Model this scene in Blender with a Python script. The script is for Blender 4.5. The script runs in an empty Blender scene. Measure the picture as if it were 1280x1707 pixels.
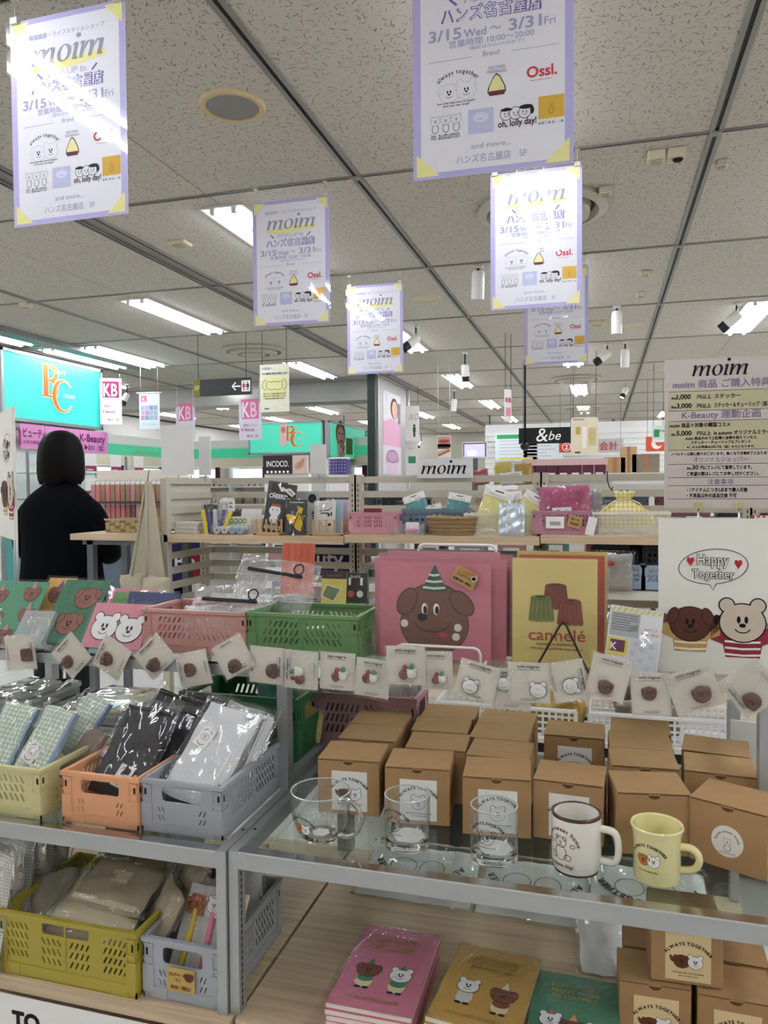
import bpy, bmesh, math, random
from mathutils import Vector, Matrix
from mathutils.geometry import tessellate_polygon

SC = bpy.context.scene
COL = SC.collection
PI = math.pi
# ---------------------------------------------------------------- camera, world, exposure
cam_d = bpy.data.cameras.new('camera')
cam_d.sensor_fit = 'HORIZONTAL'; cam_d.sensor_width = 36.0; cam_d.lens = 35.5937
cam_d.clip_start = .05; cam_d.clip_end = 60
cam = bpy.data.objects.new('camera', cam_d); COL.objects.link(cam)
_r = Matrix(((0.9612555,-0.0026487,0.2756462),(0.2755801,0.0331528,-0.9607063),(-0.0065939,0.9994468,0.0325982)))
cam.matrix_world = Matrix.Translation((0, 0, 1.35)) @ _r.to_4x4()
SC.camera = cam
world = bpy.data.worlds.new('world'); SC.world = world; world.use_nodes = True
world.node_tree.nodes['Background'].inputs[0].default_value = (.75, .8, .85, 1)
world.node_tree.nodes['Background'].inputs[1].default_value = .05
SC.view_settings.view_transform = 'Standard'; SC.view_settings.look = 'None'
SC.view_settings.gamma = 1; SC.view_settings.use_curve_mapping = False
SC.view_settings.exposure = 0.46
TUBE = 26.0          # radiance of the fluorescent tubes
cy = SC.cycles
cy.use_denoising = True; cy.max_bounces = 14; cy.transparent_max_bounces = 24
cy.diffuse_bounces = 4; cy.glossy_bounces = 4; cy.transmission_bounces = 14
cy.caustics_reflective = False; cy.caustics_refractive = False
cy.sample_clamp_indirect = 6

# ---------------------------------------------------------------- materials
def lin(h):
    if not isinstance(h, str): return (*h, 1)
    c = [int(h[i:i+2], 16)/255 for i in (0, 2, 4)]
    return tuple(v/12.92 if v <= .04045 else ((v+.055)/1.055)**2.4 for v in c) + (1,)
_M = {}
def nodes(m):
    nt = m.node_tree
    return nt, nt.nodes, nt.links, nt.nodes['Principled BSDF']
def mat(col, rough=.5, metal=0., spec=.4, vary=.06, scale=30., bump=0., bscale=200., coat=0., emit=0., ecol=None, trans=0., ior=1.45, sheen=0.):
    """plain material: colour with a slight procedural mottling, optional fine relief"""
    key = (col, rough, metal, spec, vary, scale, bump, bscale, coat, emit, ecol, trans, ior, sheen)
    if key in _M: return _M[key]
    m = bpy.data.materials.new('mat_%03d' % len(_M)); m.use_nodes = True
    nt, N, L, P = nodes(m)
    c = lin(col)
    P.inputs['Base Color'].default_value = c
    P.inputs['Roughness'].default_value = rough; P.inputs['Metallic'].default_value = metal
    P.inputs['Specular IOR Level'].default_value = spec
    P.inputs['IOR'].default_value = ior
    if coat: P.inputs['Coat Weight'].default_value = coat; P.inputs['Coat Roughness'].default_value = .04
    if trans: P.inputs['Transmission Weight'].default_value = trans
    if emit:
        P.inputs['Emission Color'].default_value = lin(ecol or col); P.inputs['Emission Strength'].default_value = emit
    if vary or bump:
        tc = N.new('ShaderNodeTexCoord'); nz = N.new('ShaderNodeTexNoise')
        nz.inputs['Scale'].default_value = scale; nz.inputs['Detail'].default_value = 4
        L.new(tc.outputs['Object'], nz.inputs['Vector'])
    if vary:
        mx = N.new('ShaderNodeMix'); mx.data_type = 'RGBA'
        mx.inputs[6].default_value = tuple(v*(1-vary) for v in c[:3]) + (1,)
        mx.inputs[7].default_value = tuple(min(1, v*(1+vary)) for v in c[:3]) + (1,)
        L.new(nz.outputs['Fac'], mx.inputs[0]); L.new(mx.outputs[2], P.inputs['Base Color'])
    if bump:
        n2 = N.new('ShaderNodeTexNoise'); n2.inputs['Scale'].default_value = bscale
        L.new(tc.outputs['Object'], n2.inputs['Vector'])
        b = N.new('ShaderNodeBump'); b.inputs['Strength'].default_value = bump; b.inputs['Distance'].default_value = .002
        L.new(n2.outputs['Fac'], b.inputs['Height']); L.new(b.outputs['Normal'], P.inputs['Normal'])
    _M[key] = m
    return m
def ink(col): return mat(col, .6, 0, .2, 0)
def film(name, haze=.05, refl=1., scale=22., strength=.6, tint='ffffff', dist=.012, ridge=False):
    """thin clear plastic film: see-through with crinkled glossy reflections"""
    if name in _M: return _M[name]
    m = bpy.data.materials.new(name); m.use_nodes = True
    nt, N, L, P = nodes(m); N.remove(P); out = N['Material Output']
    tr = N.new('ShaderNodeBsdfTransparent'); tr.inputs[0].default_value = lin(tint)
    df = N.new('ShaderNodeBsdfDiffuse'); df.inputs[0].default_value = (.85, .87, .88, 1)
    gl = N.new('ShaderNodeBsdfGlossy'); gl.inputs['Roughness'].default_value = .025
    m1 = N.new('ShaderNodeMixShader'); m1.inputs[0].default_value = haze
    m2 = N.new('ShaderNodeMixShader')
    fr = N.new('ShaderNodeLayerWeight'); fr.inputs['Blend'].default_value = .5      # Schlick's law, the same from both sides of the sheet
    pw = N.new('ShaderNodeMath'); pw.operation = 'POWER'; pw.inputs[1].default_value = 5; L.new(fr.outputs['Facing'], pw.inputs[0])
    sk = N.new('ShaderNodeMath'); sk.operation = 'MULTIPLY_ADD'; sk.inputs[1].default_value = .95; sk.inputs[2].default_value = .05; L.new(pw.outputs[0], sk.inputs[0])
    mu = N.new('ShaderNodeMath'); mu.operation = 'MULTIPLY'; mu.inputs[1].default_value = refl; mu.use_clamp = True
    L.new(sk.outputs[0], mu.inputs[0]); L.new(mu.outputs[0], m2.inputs[0])
    L.new(tr.outputs[0], m1.inputs[1]); L.new(df.outputs[0], m1.inputs[2])
    L.new(m1.outputs[0], m2.inputs[1]); L.new(gl.outputs[0], m2.inputs[2]); L.new(m2.outputs[0], out.inputs[0])
    if strength:
        tc = N.new('ShaderNodeTexCoord'); nz = N.new('ShaderNodeTexNoise'); nz.inputs['Scale'].default_value = scale
        nz.inputs['Detail'].default_value = 1.5 if ridge else 3; nz.inputs['Distortion'].default_value = .6 if ridge else 1.2
        if ridge: nz.noise_type = 'RIDGED_MULTIFRACTAL'; nz.normalize = True
        b = N.new('ShaderNodeBump'); b.inputs['Strength'].default_value = strength; b.inputs['Distance'].default_value = dist
        L.new(tc.outputs['Object'], nz.inputs['Vector']); L.new(nz.outputs['Fac'], b.inputs['Height'])
        L.new(b.outputs[0], gl.inputs['Normal']); L.new(b.outputs[0], fr.inputs['Normal'])
    _M[name] = m
    return m
def gridmat(name, c1, c2, c3=None, cell=.01, rough=.7, duty=.5, axes=(0, 1), alpha=False):
    """woven grid / gingham in object space; alpha: the holes of a net are open"""
    if name in _M: return _M[name]
    m = bpy.data.materials.new(name); m.use_nodes = True
    nt, N, L, P = nodes(m); P.inputs['Roughness'].default_value = rough
    tc = N.new('ShaderNodeTexCoord'); sp = N.new('ShaderNodeSeparateXYZ'); L.new(tc.outputs['Object'], sp.inputs[0])
    fs = []
    for a in axes:
        k = N.new('ShaderNodeMath'); k.operation = 'MULTIPLY'; k.inputs[1].default_value = 1/cell; L.new(sp.outputs[a], k.inputs[0])
        f = N.new('ShaderNodeMath'); f.operation = 'FRACT'; L.new(k.outputs[0], f.inputs[0])
        g = N.new('ShaderNodeMath'); g.operation = 'GREATER_THAN'; g.inputs[1].default_value = duty; L.new(f.outputs[0], g.inputs[0])
        fs.append(g)
    if c3 is None:      # net: line where either is a bar
        mx = N.new('ShaderNodeMath'); mx.operation = 'MULTIPLY'; L.new(fs[0].outputs[0], mx.inputs[0]); L.new(fs[1].outputs[0], mx.inputs[1])
        c = N.new('ShaderNodeMix'); c.data_type = 'RGBA'; c.inputs[6].default_value = lin(c1); c.inputs[7].default_value = lin(c2)
        L.new(mx.outputs[0], c.inputs[0]); L.new(c.outputs[2], P.inputs['Base Color'])
        if alpha:
            iv = N.new('ShaderNodeMath'); iv.operation = 'SUBTRACT'; iv.inputs[0].default_value = 1; L.new(mx.outputs[0], iv.inputs[1])
            L.new(iv.outputs[0], P.inputs['Alpha'])
    else:
        ad = N.new('ShaderNodeMath'); ad.operation = 'ADD'; L.new(fs[0].outputs[0], ad.inputs[0]); L.new(fs[1].outputs[0], ad.inputs[1])
        hf = N.new('ShaderNodeMath'); hf.operation = 'MULTIPLY'; hf.inputs[1].default_value = .5; L.new(ad.outputs[0], hf.inputs[0])
        cr = N.new('ShaderNodeValToRGB'); cr.color_ramp.interpolation = 'CONSTANT'
        e = cr.color_ramp.elements; e[0].position = 0; e[0].color = lin(c1); e[1].position = .3; e[1].color = lin(c2)
        n3 = e.new(.8); n3.color = lin(c3)
        L.new(hf.outputs[0], cr.inputs[0]); L.new(cr.outputs[0], P.inputs['Base Color'])
    _M[name] = m
    return m
def woodmat(name, c1, c2, axis=0, rough=.45, scale=1.):
    if name in _M: return _M[name]
    m = bpy.data.materials.new(name); m.use_nodes = True
    nt, N, L, P = nodes(m); P.inputs['Roughness'].default_value = rough; P.inputs['Specular IOR Level'].default_value = .35
    tc = N.new('ShaderNodeTexCoord'); mp = N.new('ShaderNodeMapping'); L.new(tc.outputs['Object'], mp.inputs[0])
    s = [60*scale]*3; s[axis] = 2.2*scale; mp.inputs['Scale'].default_value = s
    nz = N.new('ShaderNodeTexNoise'); nz.inputs['Scale'].default_value = 1; nz.inputs['Detail'].default_value = 6; nz.inputs['Distortion'].default_value = .5
    L.new(mp.outputs[0], nz.inputs['Vector'])
    n2 = N.new('ShaderNodeTexNoise'); n2.inputs['Scale'].default_value = 4; L.new(tc.outputs['Object'], n2.inputs['Vector'])
    ad = N.new('ShaderNodeMath'); ad.operation = 'MULTIPLY_ADD'; ad.inputs[1].default_value = .35
    L.new(n2.outputs['Fac'], ad.inputs[0]); L.new(nz.outputs['Fac'], ad.inputs[2])
    cr = N.new('ShaderNodeValToRGB'); e = cr.color_ramp.elements
    e[0].position = .4; e[0].color = lin(c1); e[1].position = .85; e[1].color = lin(c2)
    L.new(ad.outputs[0], cr.inputs[0]); L.new(cr.outputs[0], P.inputs['Base Color'])
    _M[name] = m
    return m
def glass(name='glass_blown', tint='ffffff'):
    if name in _M: return _M[name]
    m = bpy.data.materials.new(name); m.use_nodes = True
    nt, N, L, P = nodes(m); N.remove(P)
    g = N.new('ShaderNodeBsdfGlass'); g.inputs['IOR'].default_value = 1.46; g.inputs['Roughness'].default_value = 0; g.inputs[0].default_value = lin(tint)
    L.new(g.outputs[0], N['Material Output'].inputs[0]); _M[name] = m
    return m

# ---------------------------------------------------------------- meshes
ZS = .3      # print lies this thin on its sheet
I4 = Matrix.Identity(4)
def TR(x=0, y=0, z=0): return Matrix.Translation((x, y, z))
def RX(a): return Matrix.Rotation(a, 4, 'X')
def RY(a): return Matrix.Rotation(a, 4, 'Y')
def RZ(a): return Matrix.Rotation(a, 4, 'Z')
UP = RX(PI/2)        # stands a flat XY thing up: its Y points up, its face looks towards -Y
SUBS = ('lettering', 'print', 'barcode', 'pattern', 'sticker', 'label', 'thumb_notch', 'zip_pull', 'price_sticker')
class MB:
    def __init__(s, M=None): s.v = []; s.f = []; s.mi = []; s.sm = []; s.mats = []; s.M = M or I4
    def slot(s, m):
        if m not in s.mats: s.mats.append(m)
        return s.mats.index(m)
    def add(s, vs, fs, m, M=None, smooth=False):
        T = s.M @ M if M is not None else s.M
        b = len(s.v); k = s.slot(m)
        s.v += [tuple(T @ Vector(p)) for p in vs]
        for f in fs: s.f.append(tuple(i+b for i in f)); s.mi.append(k); s.sm.append(smooth)
        return s
    def box(s, x0, x1, y0, y1, z0, z1, m, M=None):
        return s.add([(x0,y0,z0),(x1,y0,z0),(x1,y1,z0),(x0,y1,z0),(x0,y0,z1),(x1,y0,z1),(x1,y1,z1),(x0,y1,z1)],
            [(3,2,1,0),(4,5,6,7),(0,1,5,4),(1,2,6,5),(2,3,7,6),(3,0,4,7)], m, M)
    def rbox(s, x0, x1, y0, y1, z0, z1, m, r=.003, M=None):
        """box with its upright edges chamfered and top/bottom eased"""
        def ring(e, z): return [(x0+r+e,y0+e,z),(x1-r-e,y0+e,z),(x1-e,y0+r+e,z),(x1-e,y1-r-e,z),(x1-r-e,y1-e,z),(x0+r+e,y1-e,z),(x0+e,y1-r-e,z),(x0+e,y0+r+e,z)]
        q = r*.6
        vs = ring(q, z0)+ring(0, z0+q)+ring(0, z1-q)+ring(q, z1)
        fs = [tuple(range(7,-1,-1)), tuple(range(24,32))]
        for l in range(3):
            for i in range(8): j = (i+1) % 8; fs.append((l*8+i, l*8+j, l*8+8+j, l*8+8+i))
        return s.add(vs, fs, m, M)
    def poly(s, pts, m, z=0., M=None):
        pts = [(p[0], p[1], z*ZS) if len(p) == 2 else p for p in pts]
        if len(pts) <= 4: return s.add(pts, [tuple(range(len(pts)))], m, M)
        tris = tessellate_polygon([[Vector(p) for p in pts]])
        return s.add(pts, [tuple(t) for t in tris], m, M)
    def plate(s, outer, holes, t, m, M=None):
        """flat plate in XY (front z=0, back z=-t) with real holes"""
        loops = [outer]+list(holes); allp = [p for l in loops for p in l]; n = len(allp)
        tris = tessellate_polygon([[Vector((p[0], p[1], 0)) for p in l] for l in loops])
        vs = [(p[0], p[1], 0) for p in allp]+[(p[0], p[1], -t) for p in allp]; fs = []
        for a, b, c in tris:
            A, B, C = allp[a], allp[b], allp[c]
            if (B[0]-A[0])*(C[1]-A[1])-(B[1]-A[1])*(C[0]-A[0]) < 0: b, c = c, b
            fs += [(a, b, c), (n+c, n+b, n+a)]
        k = 0
        for li, l in enumerate(loops):
            ar = sum(l[i][0]*l[(i+1) % len(l)][1]-l[(i+1) % len(l)][0]*l[i][1] for i in range(len(l)))
            for i in range(len(l)):
                a, b = k+i, k+(i+1) % len(l)
                if (ar > 0) != (li == 0): a, b = b, a
                fs.append((b, a, n+a, n+b))
            k += len(l)
        return s.add(vs, fs, m, M)
    def lattice(s, w, h, nx, ny, bar, t, m, M=None, rim=None):
        """net of bars in XY, x -w/2..w/2, y 0..h"""
        rim = rim or bar
        for i in range(nx+1):
            x = -w/2+w*i/nx; b = rim if i in (0, nx) else bar
            s.box(x-b/2, x+b/2, 0, h, -t, 0, m, M)
        for j in range(ny+1):
            y = h*j/ny; b = rim if j in (0, ny) else bar
            s.box(-w/2, w/2, y-b/2, y+b/2, -t*.9, -.0002, m, M)
        return s
    def tube(s, path, r, m, n=8, closed=False, M=None, caps=True, flat=None):
        path = [Vector(p) for p in path]; N = len(path); vs = []; fs = []
        rr = r if isinstance(r, (list, tuple)) else [r]*N
        up = None
        for i, p in enumerate(path):
            a = path[(i-1) % N] if (closed or i) else p; b = path[(i+1) % N] if (closed or i < N-1) else p
            d = (b-a).normalized()
            if up is None: up = Vector((0, 0, 1)) if abs(d.z) < .9 else Vector((1, 0, 0))
            x = d.cross(up).normalized(); up = x.cross(d).normalized()
            fx, fy = flat or (1, 1)
            for k in range(n):
                t = 2*PI*k/n; vs.append(tuple(p+(x*math.cos(t)*fx+up*math.sin(t)*fy)*rr[i]))
        for i in range(N if closed else N-1):
            j = (i+1) % N
            for k in range(n): l = (k+1) % n; fs.append((i*n+k, i*n+l, j*n+l, j*n+k))
        if caps and not closed: fs += [tuple(range(n-1, -1, -1)), tuple((N-1)*n+k for k in range(n))]
        return s.add(vs, fs, m, M, n > 5)
    def lathe(s, prof, m, n=32, M=None, smooth=True, sx=1., sy=1.):
        vs = []; fs = []
        runs = [[prof[0]]]                       # split the run at sharp corners, so that shading stays true
        for i in range(1, len(prof)):
            runs[-1].append(prof[i])
            if i < len(prof)-1:
                a = Vector((prof[i][0]-prof[i-1][0], prof[i][1]-prof[i-1][1])); b = Vector((prof[i+1][0]-prof[i][0], prof[i+1][1]-prof[i][1]))
                if a.length > 1e-9 and b.length > 1e-9 and abs(a.angle_signed(b)) > .5: runs.append([prof[i]])
        if len(runs) > 1:
            for q in runs: s.lathe(q, m, n, M, smooth, sx, sy)
            return s
        for r, z in prof:
            for k in range(n): t = 2*PI*k/n; vs.append((r*math.cos(t)*sx, r*math.sin(t)*sy, z))
        for i in range(len(prof)-1):
            for k in range(n): l = (k+1) % n; fs.append((i*n+k, i*n+l, (i+1)*n+l, (i+1)*n+k))
        return s.add(vs, fs, m, M, smooth)
    def cyl(s, r, z0, z1, m, n=20, M=None, r2=None):
        r2 = r if r2 is None else r2
        s.lathe([(r, z0), (r2, z1)], m, n, M)
        t = [(2*PI*k/n) for k in range(n)]
        s.add([(r*math.cos(a), r*math.sin(a), z0) for a in t], [tuple(range(n-1, -1, -1))], m, M)
        return s.add([(r2*math.cos(a), r2*math.sin(a), z1) for a in t], [tuple(range(n))], m, M)
    def ball(s, rx, ry, rz, m, n=14, k=8, M=None):
        pr = [(math.sin(PI*i/k), -math.cos(PI*i/k)) for i in range(k+1)]
        pr[0] = (.001, -1); pr[-1] = (.001, 1)
        return s.lathe(pr, m, n, (M or I4) @ Matrix.Diagonal((rx, ry, rz, 1)))
    def loft(s, rings, m, M=None, caps=True):
        """rings: (cx, cy, z, rx, ry[, power]) superellipse sections"""
        n = 20; vs = []; fs = []
        for q in rings:
            cx, cy_, z, rx, ry = q[:5]; pw = q[5] if len(q) > 5 else 2
            for k in range(n):
                t = 2*PI*k/n; c, sn = math.cos(t), math.sin(t)
                vs.append((cx+rx*math.copysign(abs(c)**(2/pw), c), cy_+ry*math.copysign(abs(sn)**(2/pw), sn), z))
        for i in range(len(rings)-1):
            for k in range(n): l = (k+1) % n; fs.append((i*n+k, i*n+l, (i+1)*n+l, (i+1)*n+k))
        if caps: fs += [tuple(range(n-1, -1, -1)), tuple((len(rings)-1)*n+k for k in range(n))]
        return s.add(vs, fs, m, M, True)
    def pillow(s, w, h, t, m, nx=10, ny=12, M=None, amp=0., seed=0, edge=.15, taper=0., bend=0.):
        """soft flat pouch, x -w/2..w/2, y 0..h, thickness t about z=0"""
        R = random.Random(seed); ph = [R.uniform(0, 6.28) for _ in range(6)]; fq = [R.uniform(.6, 1.5) for _ in range(6)]
        def wob(u, v):
            return amp*(math.sin(9*fq[0]*u+4*fq[1]*v+ph[0])+.7*math.sin(13*fq[2]*v-7*fq[3]*u+ph[1])+.5*math.sin(23*fq[4]*u+17*fq[5]*v+ph[2]))
        vs = []; fs = []
        for side in (1, -1):
            for j in range(ny+1):
                for i in range(nx+1):
                    u = i/nx; v = j/ny
                    e = min(1, min(u, 1-u, v, 1-v)/edge); e = math.sqrt(max(0, 1-(1-e)**2))
                    z = side*t/2*e+wob(u, v)*(.3+.7*e)*(1 if side > 0 else .6)+bend*math.sin(PI*v)
                    ww = w*(1-taper*v)
                    vs.append(((u-.5)*ww+amp*.6*math.sin(11*v+ph[3]), v*h+amp*.6*math.sin(9*u+ph[4]), z))
        q = (nx+1)*(ny+1)
        for j in range(ny):
            for i in range(nx):
                a = j*(nx+1)+i; fs += [(a, a+1, a+nx+2, a+nx+1), (q+a+nx+1, q+a+nx+2, q+a+1, q+a)]
        return s.add(vs, fs, m, M, True)
    # ---- flat print, in XY at height z
    def rect(s, x0, y0, x1, y1, m, z=.0004, M=None):
        z *= ZS; return s.add([(x0,y0,z),(x1,y0,z),(x1,y1,z),(x0,y1,z)], [(0,1,2,3)], m, M)
    def ell(s, cx, cy_, rx, ry, m, z=.0004, M=None, n=20, rot=0.):
        z *= ZS; c, d = math.cos(rot), math.sin(rot)
        p = [(rx*math.cos(2*PI*k/n), ry*math.sin(2*PI*k/n)) for k in range(n)]
        return s.add([(cx+x*c-y*d, cy_+x*d+y*c, z) for x, y in p], [tuple(range(n))], m, M)
    def line(s, pts, w, m, z=.0006, M=None, closed=False):
        """stroke; w may be a list of widths per point"""
        P = [Vector((p[0], p[1])) for p in pts]; N = len(P); vs = []; fs = []; z *= ZS
        for i, p in enumerate(P):
            a = P[(i-1) % N] if (closed or i) else p; b = P[(i+1) % N] if (closed or i < N-1) else p
            d = b-a; d = d.normalized() if d.length > 1e-9 else Vector((1, 0)); nrm = Vector((-d.y, d.x))
            ww = (w[i] if isinstance(w, (list, tuple)) else w)/2
            vs += [(p.x+nrm.x*ww, p.y+nrm.y*ww, z), (p.x-nrm.x*ww, p.y-nrm.y*ww, z)]
        for i in range(N if closed else N-1):
            j = (i+1) % N; fs.append((2*i+1, 2*j+1, 2*j, 2*i))
        return s.add(vs, fs, m, M)
    def ring(s, cx, cy_, rx, ry, w, m, z=.0006, M=None, n=24, a0=0., a1=2*PI, rot=0.):
        full = abs(a1-a0) > 6.28; k = n if full else n+1; c, d = math.cos(rot), math.sin(rot)
        pts = []
        for i in range(k):
            t = a0+(a1-a0)*i/n; x, y = rx*math.cos(t), ry*math.sin(t); pts.append((cx+x*c-y*d, cy_+x*d+y*c))
        return s.line(pts, w, m, z, M, full)
    def text(s, body, x, y, size, m, align='c', bold=0., z=.0008, M=None, width=None, shear=0., rot=0.):
        vs, fs, x0, x1 = glyphs(body, bold, shear)
        k = size; kx = size; z *= ZS
        if width: kx = width/max(x1-x0, 1e-6)
        ox = {'c': -(x0+x1)/2, 'l': -x0, 'r': -x1}[align]
        c, d = math.cos(rot), math.sin(rot); out = []
        for a, b, lay in vs:
            a = (a+ox)*kx; b = b*k; out.append((x+a*c-b*d, y+a*d+b*c, z+lay*ZS*1.1e-4))
        return s.add(out, fs, m, M)
    def arctext(s, body, cx, cy_, r, size, m, a_mid=PI/2, z=.0008, M=None, bold=.02, flip=False):
        ws = []
        for ch in body:
            if ch == ' ': ws.append(.34*size); continue
            _, _, x0, x1 = glyphs(ch, bold, 0); ws.append((x1-x0+.09)*size)
        tot = sum(ws); a = a_mid+(tot/2)/r
        for ch, w in zip(body, ws):
            a -= w/2/r
            if ch != ' ': s.text(ch, cx+r*math.cos(a), cy_+r*math.sin(a), size, m, 'c', bold, z, M, rot=a-PI/2)
            a -= w/2/r
        return s
    def build(s, name, parent=None, warp=None, **kw):
        me = bpy.data.meshes.new(name)
        vs = [warp(Vector(p)) for p in s.v] if warp else s.v
        me.from_pydata(vs, [], s.f)
        for m in s.mats: me.materials.append(m)
        me.polygons.foreach_set('material_index', s.mi)
        me.polygons.foreach_set('use_smooth', s.sm)
        me.update()
        o = bpy.data.objects.new(name, me); COL.objects.link(o)
        if parent is not None:      # print belongs to the sheet, board or body it is on
            if name in SUBS and parent.type == 'EMPTY' and parent.children: parent = parent.children[0]
            o.parent = parent
        for k, v in kw.items(): o[k] = v
        return o
_G = {}
_fc = bpy.data.curves.new('type', 'FONT'); _fc.resolution_u = 3
_fo = bpy.data.objects.new('type', _fc)
def glyphs(body, bold, shear):
    k = (body, bold, shear)
    if k not in _G:
        _fc.body = body; _fc.offset = min(bold, 0); _fc.shear = shear; _fc.size = 1
        me = _fo.to_mesh()
        vs = [(v.co.x, v.co.y, 0) for v in me.vertices]; fs = [tuple(p.vertices) for p in me.polygons]
        _fo.to_mesh_clear()
        if bold > 0 and vs:      # heavier weight: the outline laid down again around itself
            q = 4 if bold < .015 else 6 if bold < .04 else 10; v0, f0 = vs, fs; vs = []; fs = []
            for i in range(q):
                a = 2*PI*(i+.5)/q; b = len(vs)
                vs += [(x+bold*math.cos(a), y+bold*math.sin(a), i) for x, y, _ in v0]; fs += [tuple(j+b for j in f) for f in f0]
        xs = [v[0] for v in vs] or [0]
        _G[k] = (vs, fs, min(xs), max(xs))
    return _G[k]

# ---------------------------------------------------------------- things
def tag(o, label, cat, group=None, kind=None):
    o['label'] = label; o['category'] = cat
    if group: o['group'] = group
    if kind: o['kind'] = kind
    return o
def thing(name, label, cat, loc=(0, 0, 0), rz=0., M=None, group=None):
    o = bpy.data.objects.new(name, None); COL.objects.link(o)
    o.empty_display_size = .05
    o.matrix_world = M if M is not None else TR(*loc) @ RZ(rz)
    return tag(o, label, cat, group)
def struct(o): o['kind'] = 'structure'; return o
def dup(root, label, M, group=None):
    r = root.copy(); COL.objects.link(r); r.matrix_world = M; r['label'] = label
    if group: r['group'] = group
    for ch in list(root.children):
        c = ch.copy(); COL.objects.link(c); c.parent = r
        for g in list(ch.children):
            d = g.copy(); COL.objects.link(d); d.parent = c
    return r
def put(o, M): o.matrix_world = M; return o
NTH = lambda n: ORD[n] if n < 24 else ['twenty-fifth', 'twenty-sixth', 'twenty-seventh', 'twenty-eighth', 'twenty-ninth', 'thirtieth'][n-24]
ORD = ['first', 'second', 'third', 'fourth', 'fifth', 'sixth', 'seventh', 'eighth', 'ninth', 'tenth', 'eleventh', 'twelfth', 'thirteenth', 'fourteenth', 'fifteenth', 'sixteenth', 'seventeenth', 'eighteenth', 'nineteenth', 'twentieth', 'twenty-first', 'twenty-second', 'twenty-third', 'twenty-fourth']
BLACK, WHITE = ink('17161a'), ink('f4f2ee')
STEEL = mat('b2b4b4', .4, .7, .5, .05, 60)
STEELD = mat('6d6f70', .45, .8, .5, .05, 60)
CHROME = mat('c9cbcc', .18, 1., .5, 0)
BEIGE = mat('b9b3a2', .5, 0, .4, .03, 20)
KRAFT = mat('a8845c', .75, 0, .25, .1, 35, .12, 300)
KRAFTD = mat('5c452c', .85, 0, .2, .1, 35)
PAPER = mat('eeece6', .7, 0, .25, .02, 30)
CLEAR = film('clear_film', .04, 1.3)
CLEARW = film('clear_film_hazy', .13, 1.5, 30., .9)
ACRY = film('acrylic_sheet', .03, 1.2, 2., 0)

def moim(mb, cx, cy_, h, m, z=.0008, M=None, w=None):
    """bold slanted serif lettering, built from calligraphic strokes; h = x-height, centred on cx, baseline cy_"""
    S = .24
    def stroke(pts):        # (x, y, half width) pen held level, sheared
        vs = []; fs = []
        for x, y, a in pts: vs += [(x+S*y-a, y), (x+S*y+a, y)]
        for i in range(len(pts)-1): fs.append((2*i, 2*i+1, 2*i+3, 2*i+2))
        return vs, fs
    parts = []
    def stem(x, foot=True, head=True):
        parts.append(stroke([(x, 0, .105), (x, .96, .105)]))
        if head: parts.append(stroke([(x-.19, .84, .02), (x-.1, .93, .09), (x-.02, 1., .12)]))
        if foot: parts.append(stroke([(x, .08, .11), (x+.07, 0, .13), (x+.2, .1, .03)]))
    def arch(x0, x1):
        parts.append(stroke([(x0+.08, .35, .03), (x0+.14, .62, .035), (x0+.26, .88, .06), (x0+.38, .97, .1), (x1-.06, .93, .14), (x1, .74, .115), (x1, .6, .105)]))
    def letter_m(x):
        stem(x, False); arch(x, x+.58); parts.append(stroke([(x+.58, 0, .105), (x+.58, .8, .105)])); arch(x+.58, x+1.16); stem(x+1.16, True, False)
        return x+1.16
    x = letter_m(.1)
    ox = x+.78; n = 28; vs = []; fs = []
    for k in range(n):
        t = 2*PI*k/n; yo = .5+.53*math.sin(t); yi = .5+.46*math.sin(t)
        vs += [(ox+.45*math.cos(t)+S*yo, yo), (ox+.24*math.cos(t+.2)+S*yi, yi)]
    for k in range(n): j = (k+1) % n; fs.append((2*k, 2*j, 2*j+1, 2*k+1))
    parts.append((vs, fs))
    x = ox+.74; stem(x); n = 16
    parts.append(([(x+S*1.42+.02+.15*math.cos(2*PI*k/n), 1.42+.15*math.sin(2*PI*k/n)) for k in range(n)], [tuple(range(n))]))
    x = letter_m(x+.46)
    W = x+.55; k = h; kx = h if not w else w/W
    for lay, (vs, fs) in enumerate(parts): mb.add([(cx+(a-W/2)*kx, cy_+b*k, (z+lay*1.1e-4)*ZS) for a, b in vs], fs, m, M)
    return mb
# ---- plain cartoon heads used by the prints (simple generic animals)
BROWN, DBROWN, CREAM, RED, GREEN = ink('6b3d2c'), ink('3f241a'), ink('efe9dc'), ink('a82a34'), ink('3f7d5a')
def face(mb, x, y, r, z, M, eye=BLACK):
    for sx in (-.16, .16): mb.ell(x+sx*r, y+.14*r, .085*r, .17*r, eye, z, M, 10)
    mb.ell(x, y-.12*r, .15*r, .1*r, eye, z, M, 10)
    mb.ring(x, y-.2*r, .34*r, .26*r, .05*r, eye, z, M, 8, PI+.35, 2*PI-.35)
def dog(mb, x, y, r, z=.001, M=None, fill=BROWN, edge=DBROWN, hat=None):
    mb.ell(x, y, 1.08*r, .96*r, edge, z, M, 24); mb.ell(x, y, 1.02*r, .9*r, fill, z+.0002, M, 24)
    for s in (-1, 1):
        mb.ell(x+s*.88*r, y+.42*r, .3*r, .5*r, edge, z+.0003, M, 14, s*.35); mb.ell(x+s*.88*r, y+.42*r, .25*r, .45*r, fill, z+.0004, M, 14, s*.35)
    face(mb, x, y, r, z+.0006, M)
    if hat: mb.poly([(x-.34*r, y+.8*r), (x+.34*r, y+.8*r), (x+.02*r, y+1.75*r)], hat, z+.0007, M)
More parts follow.
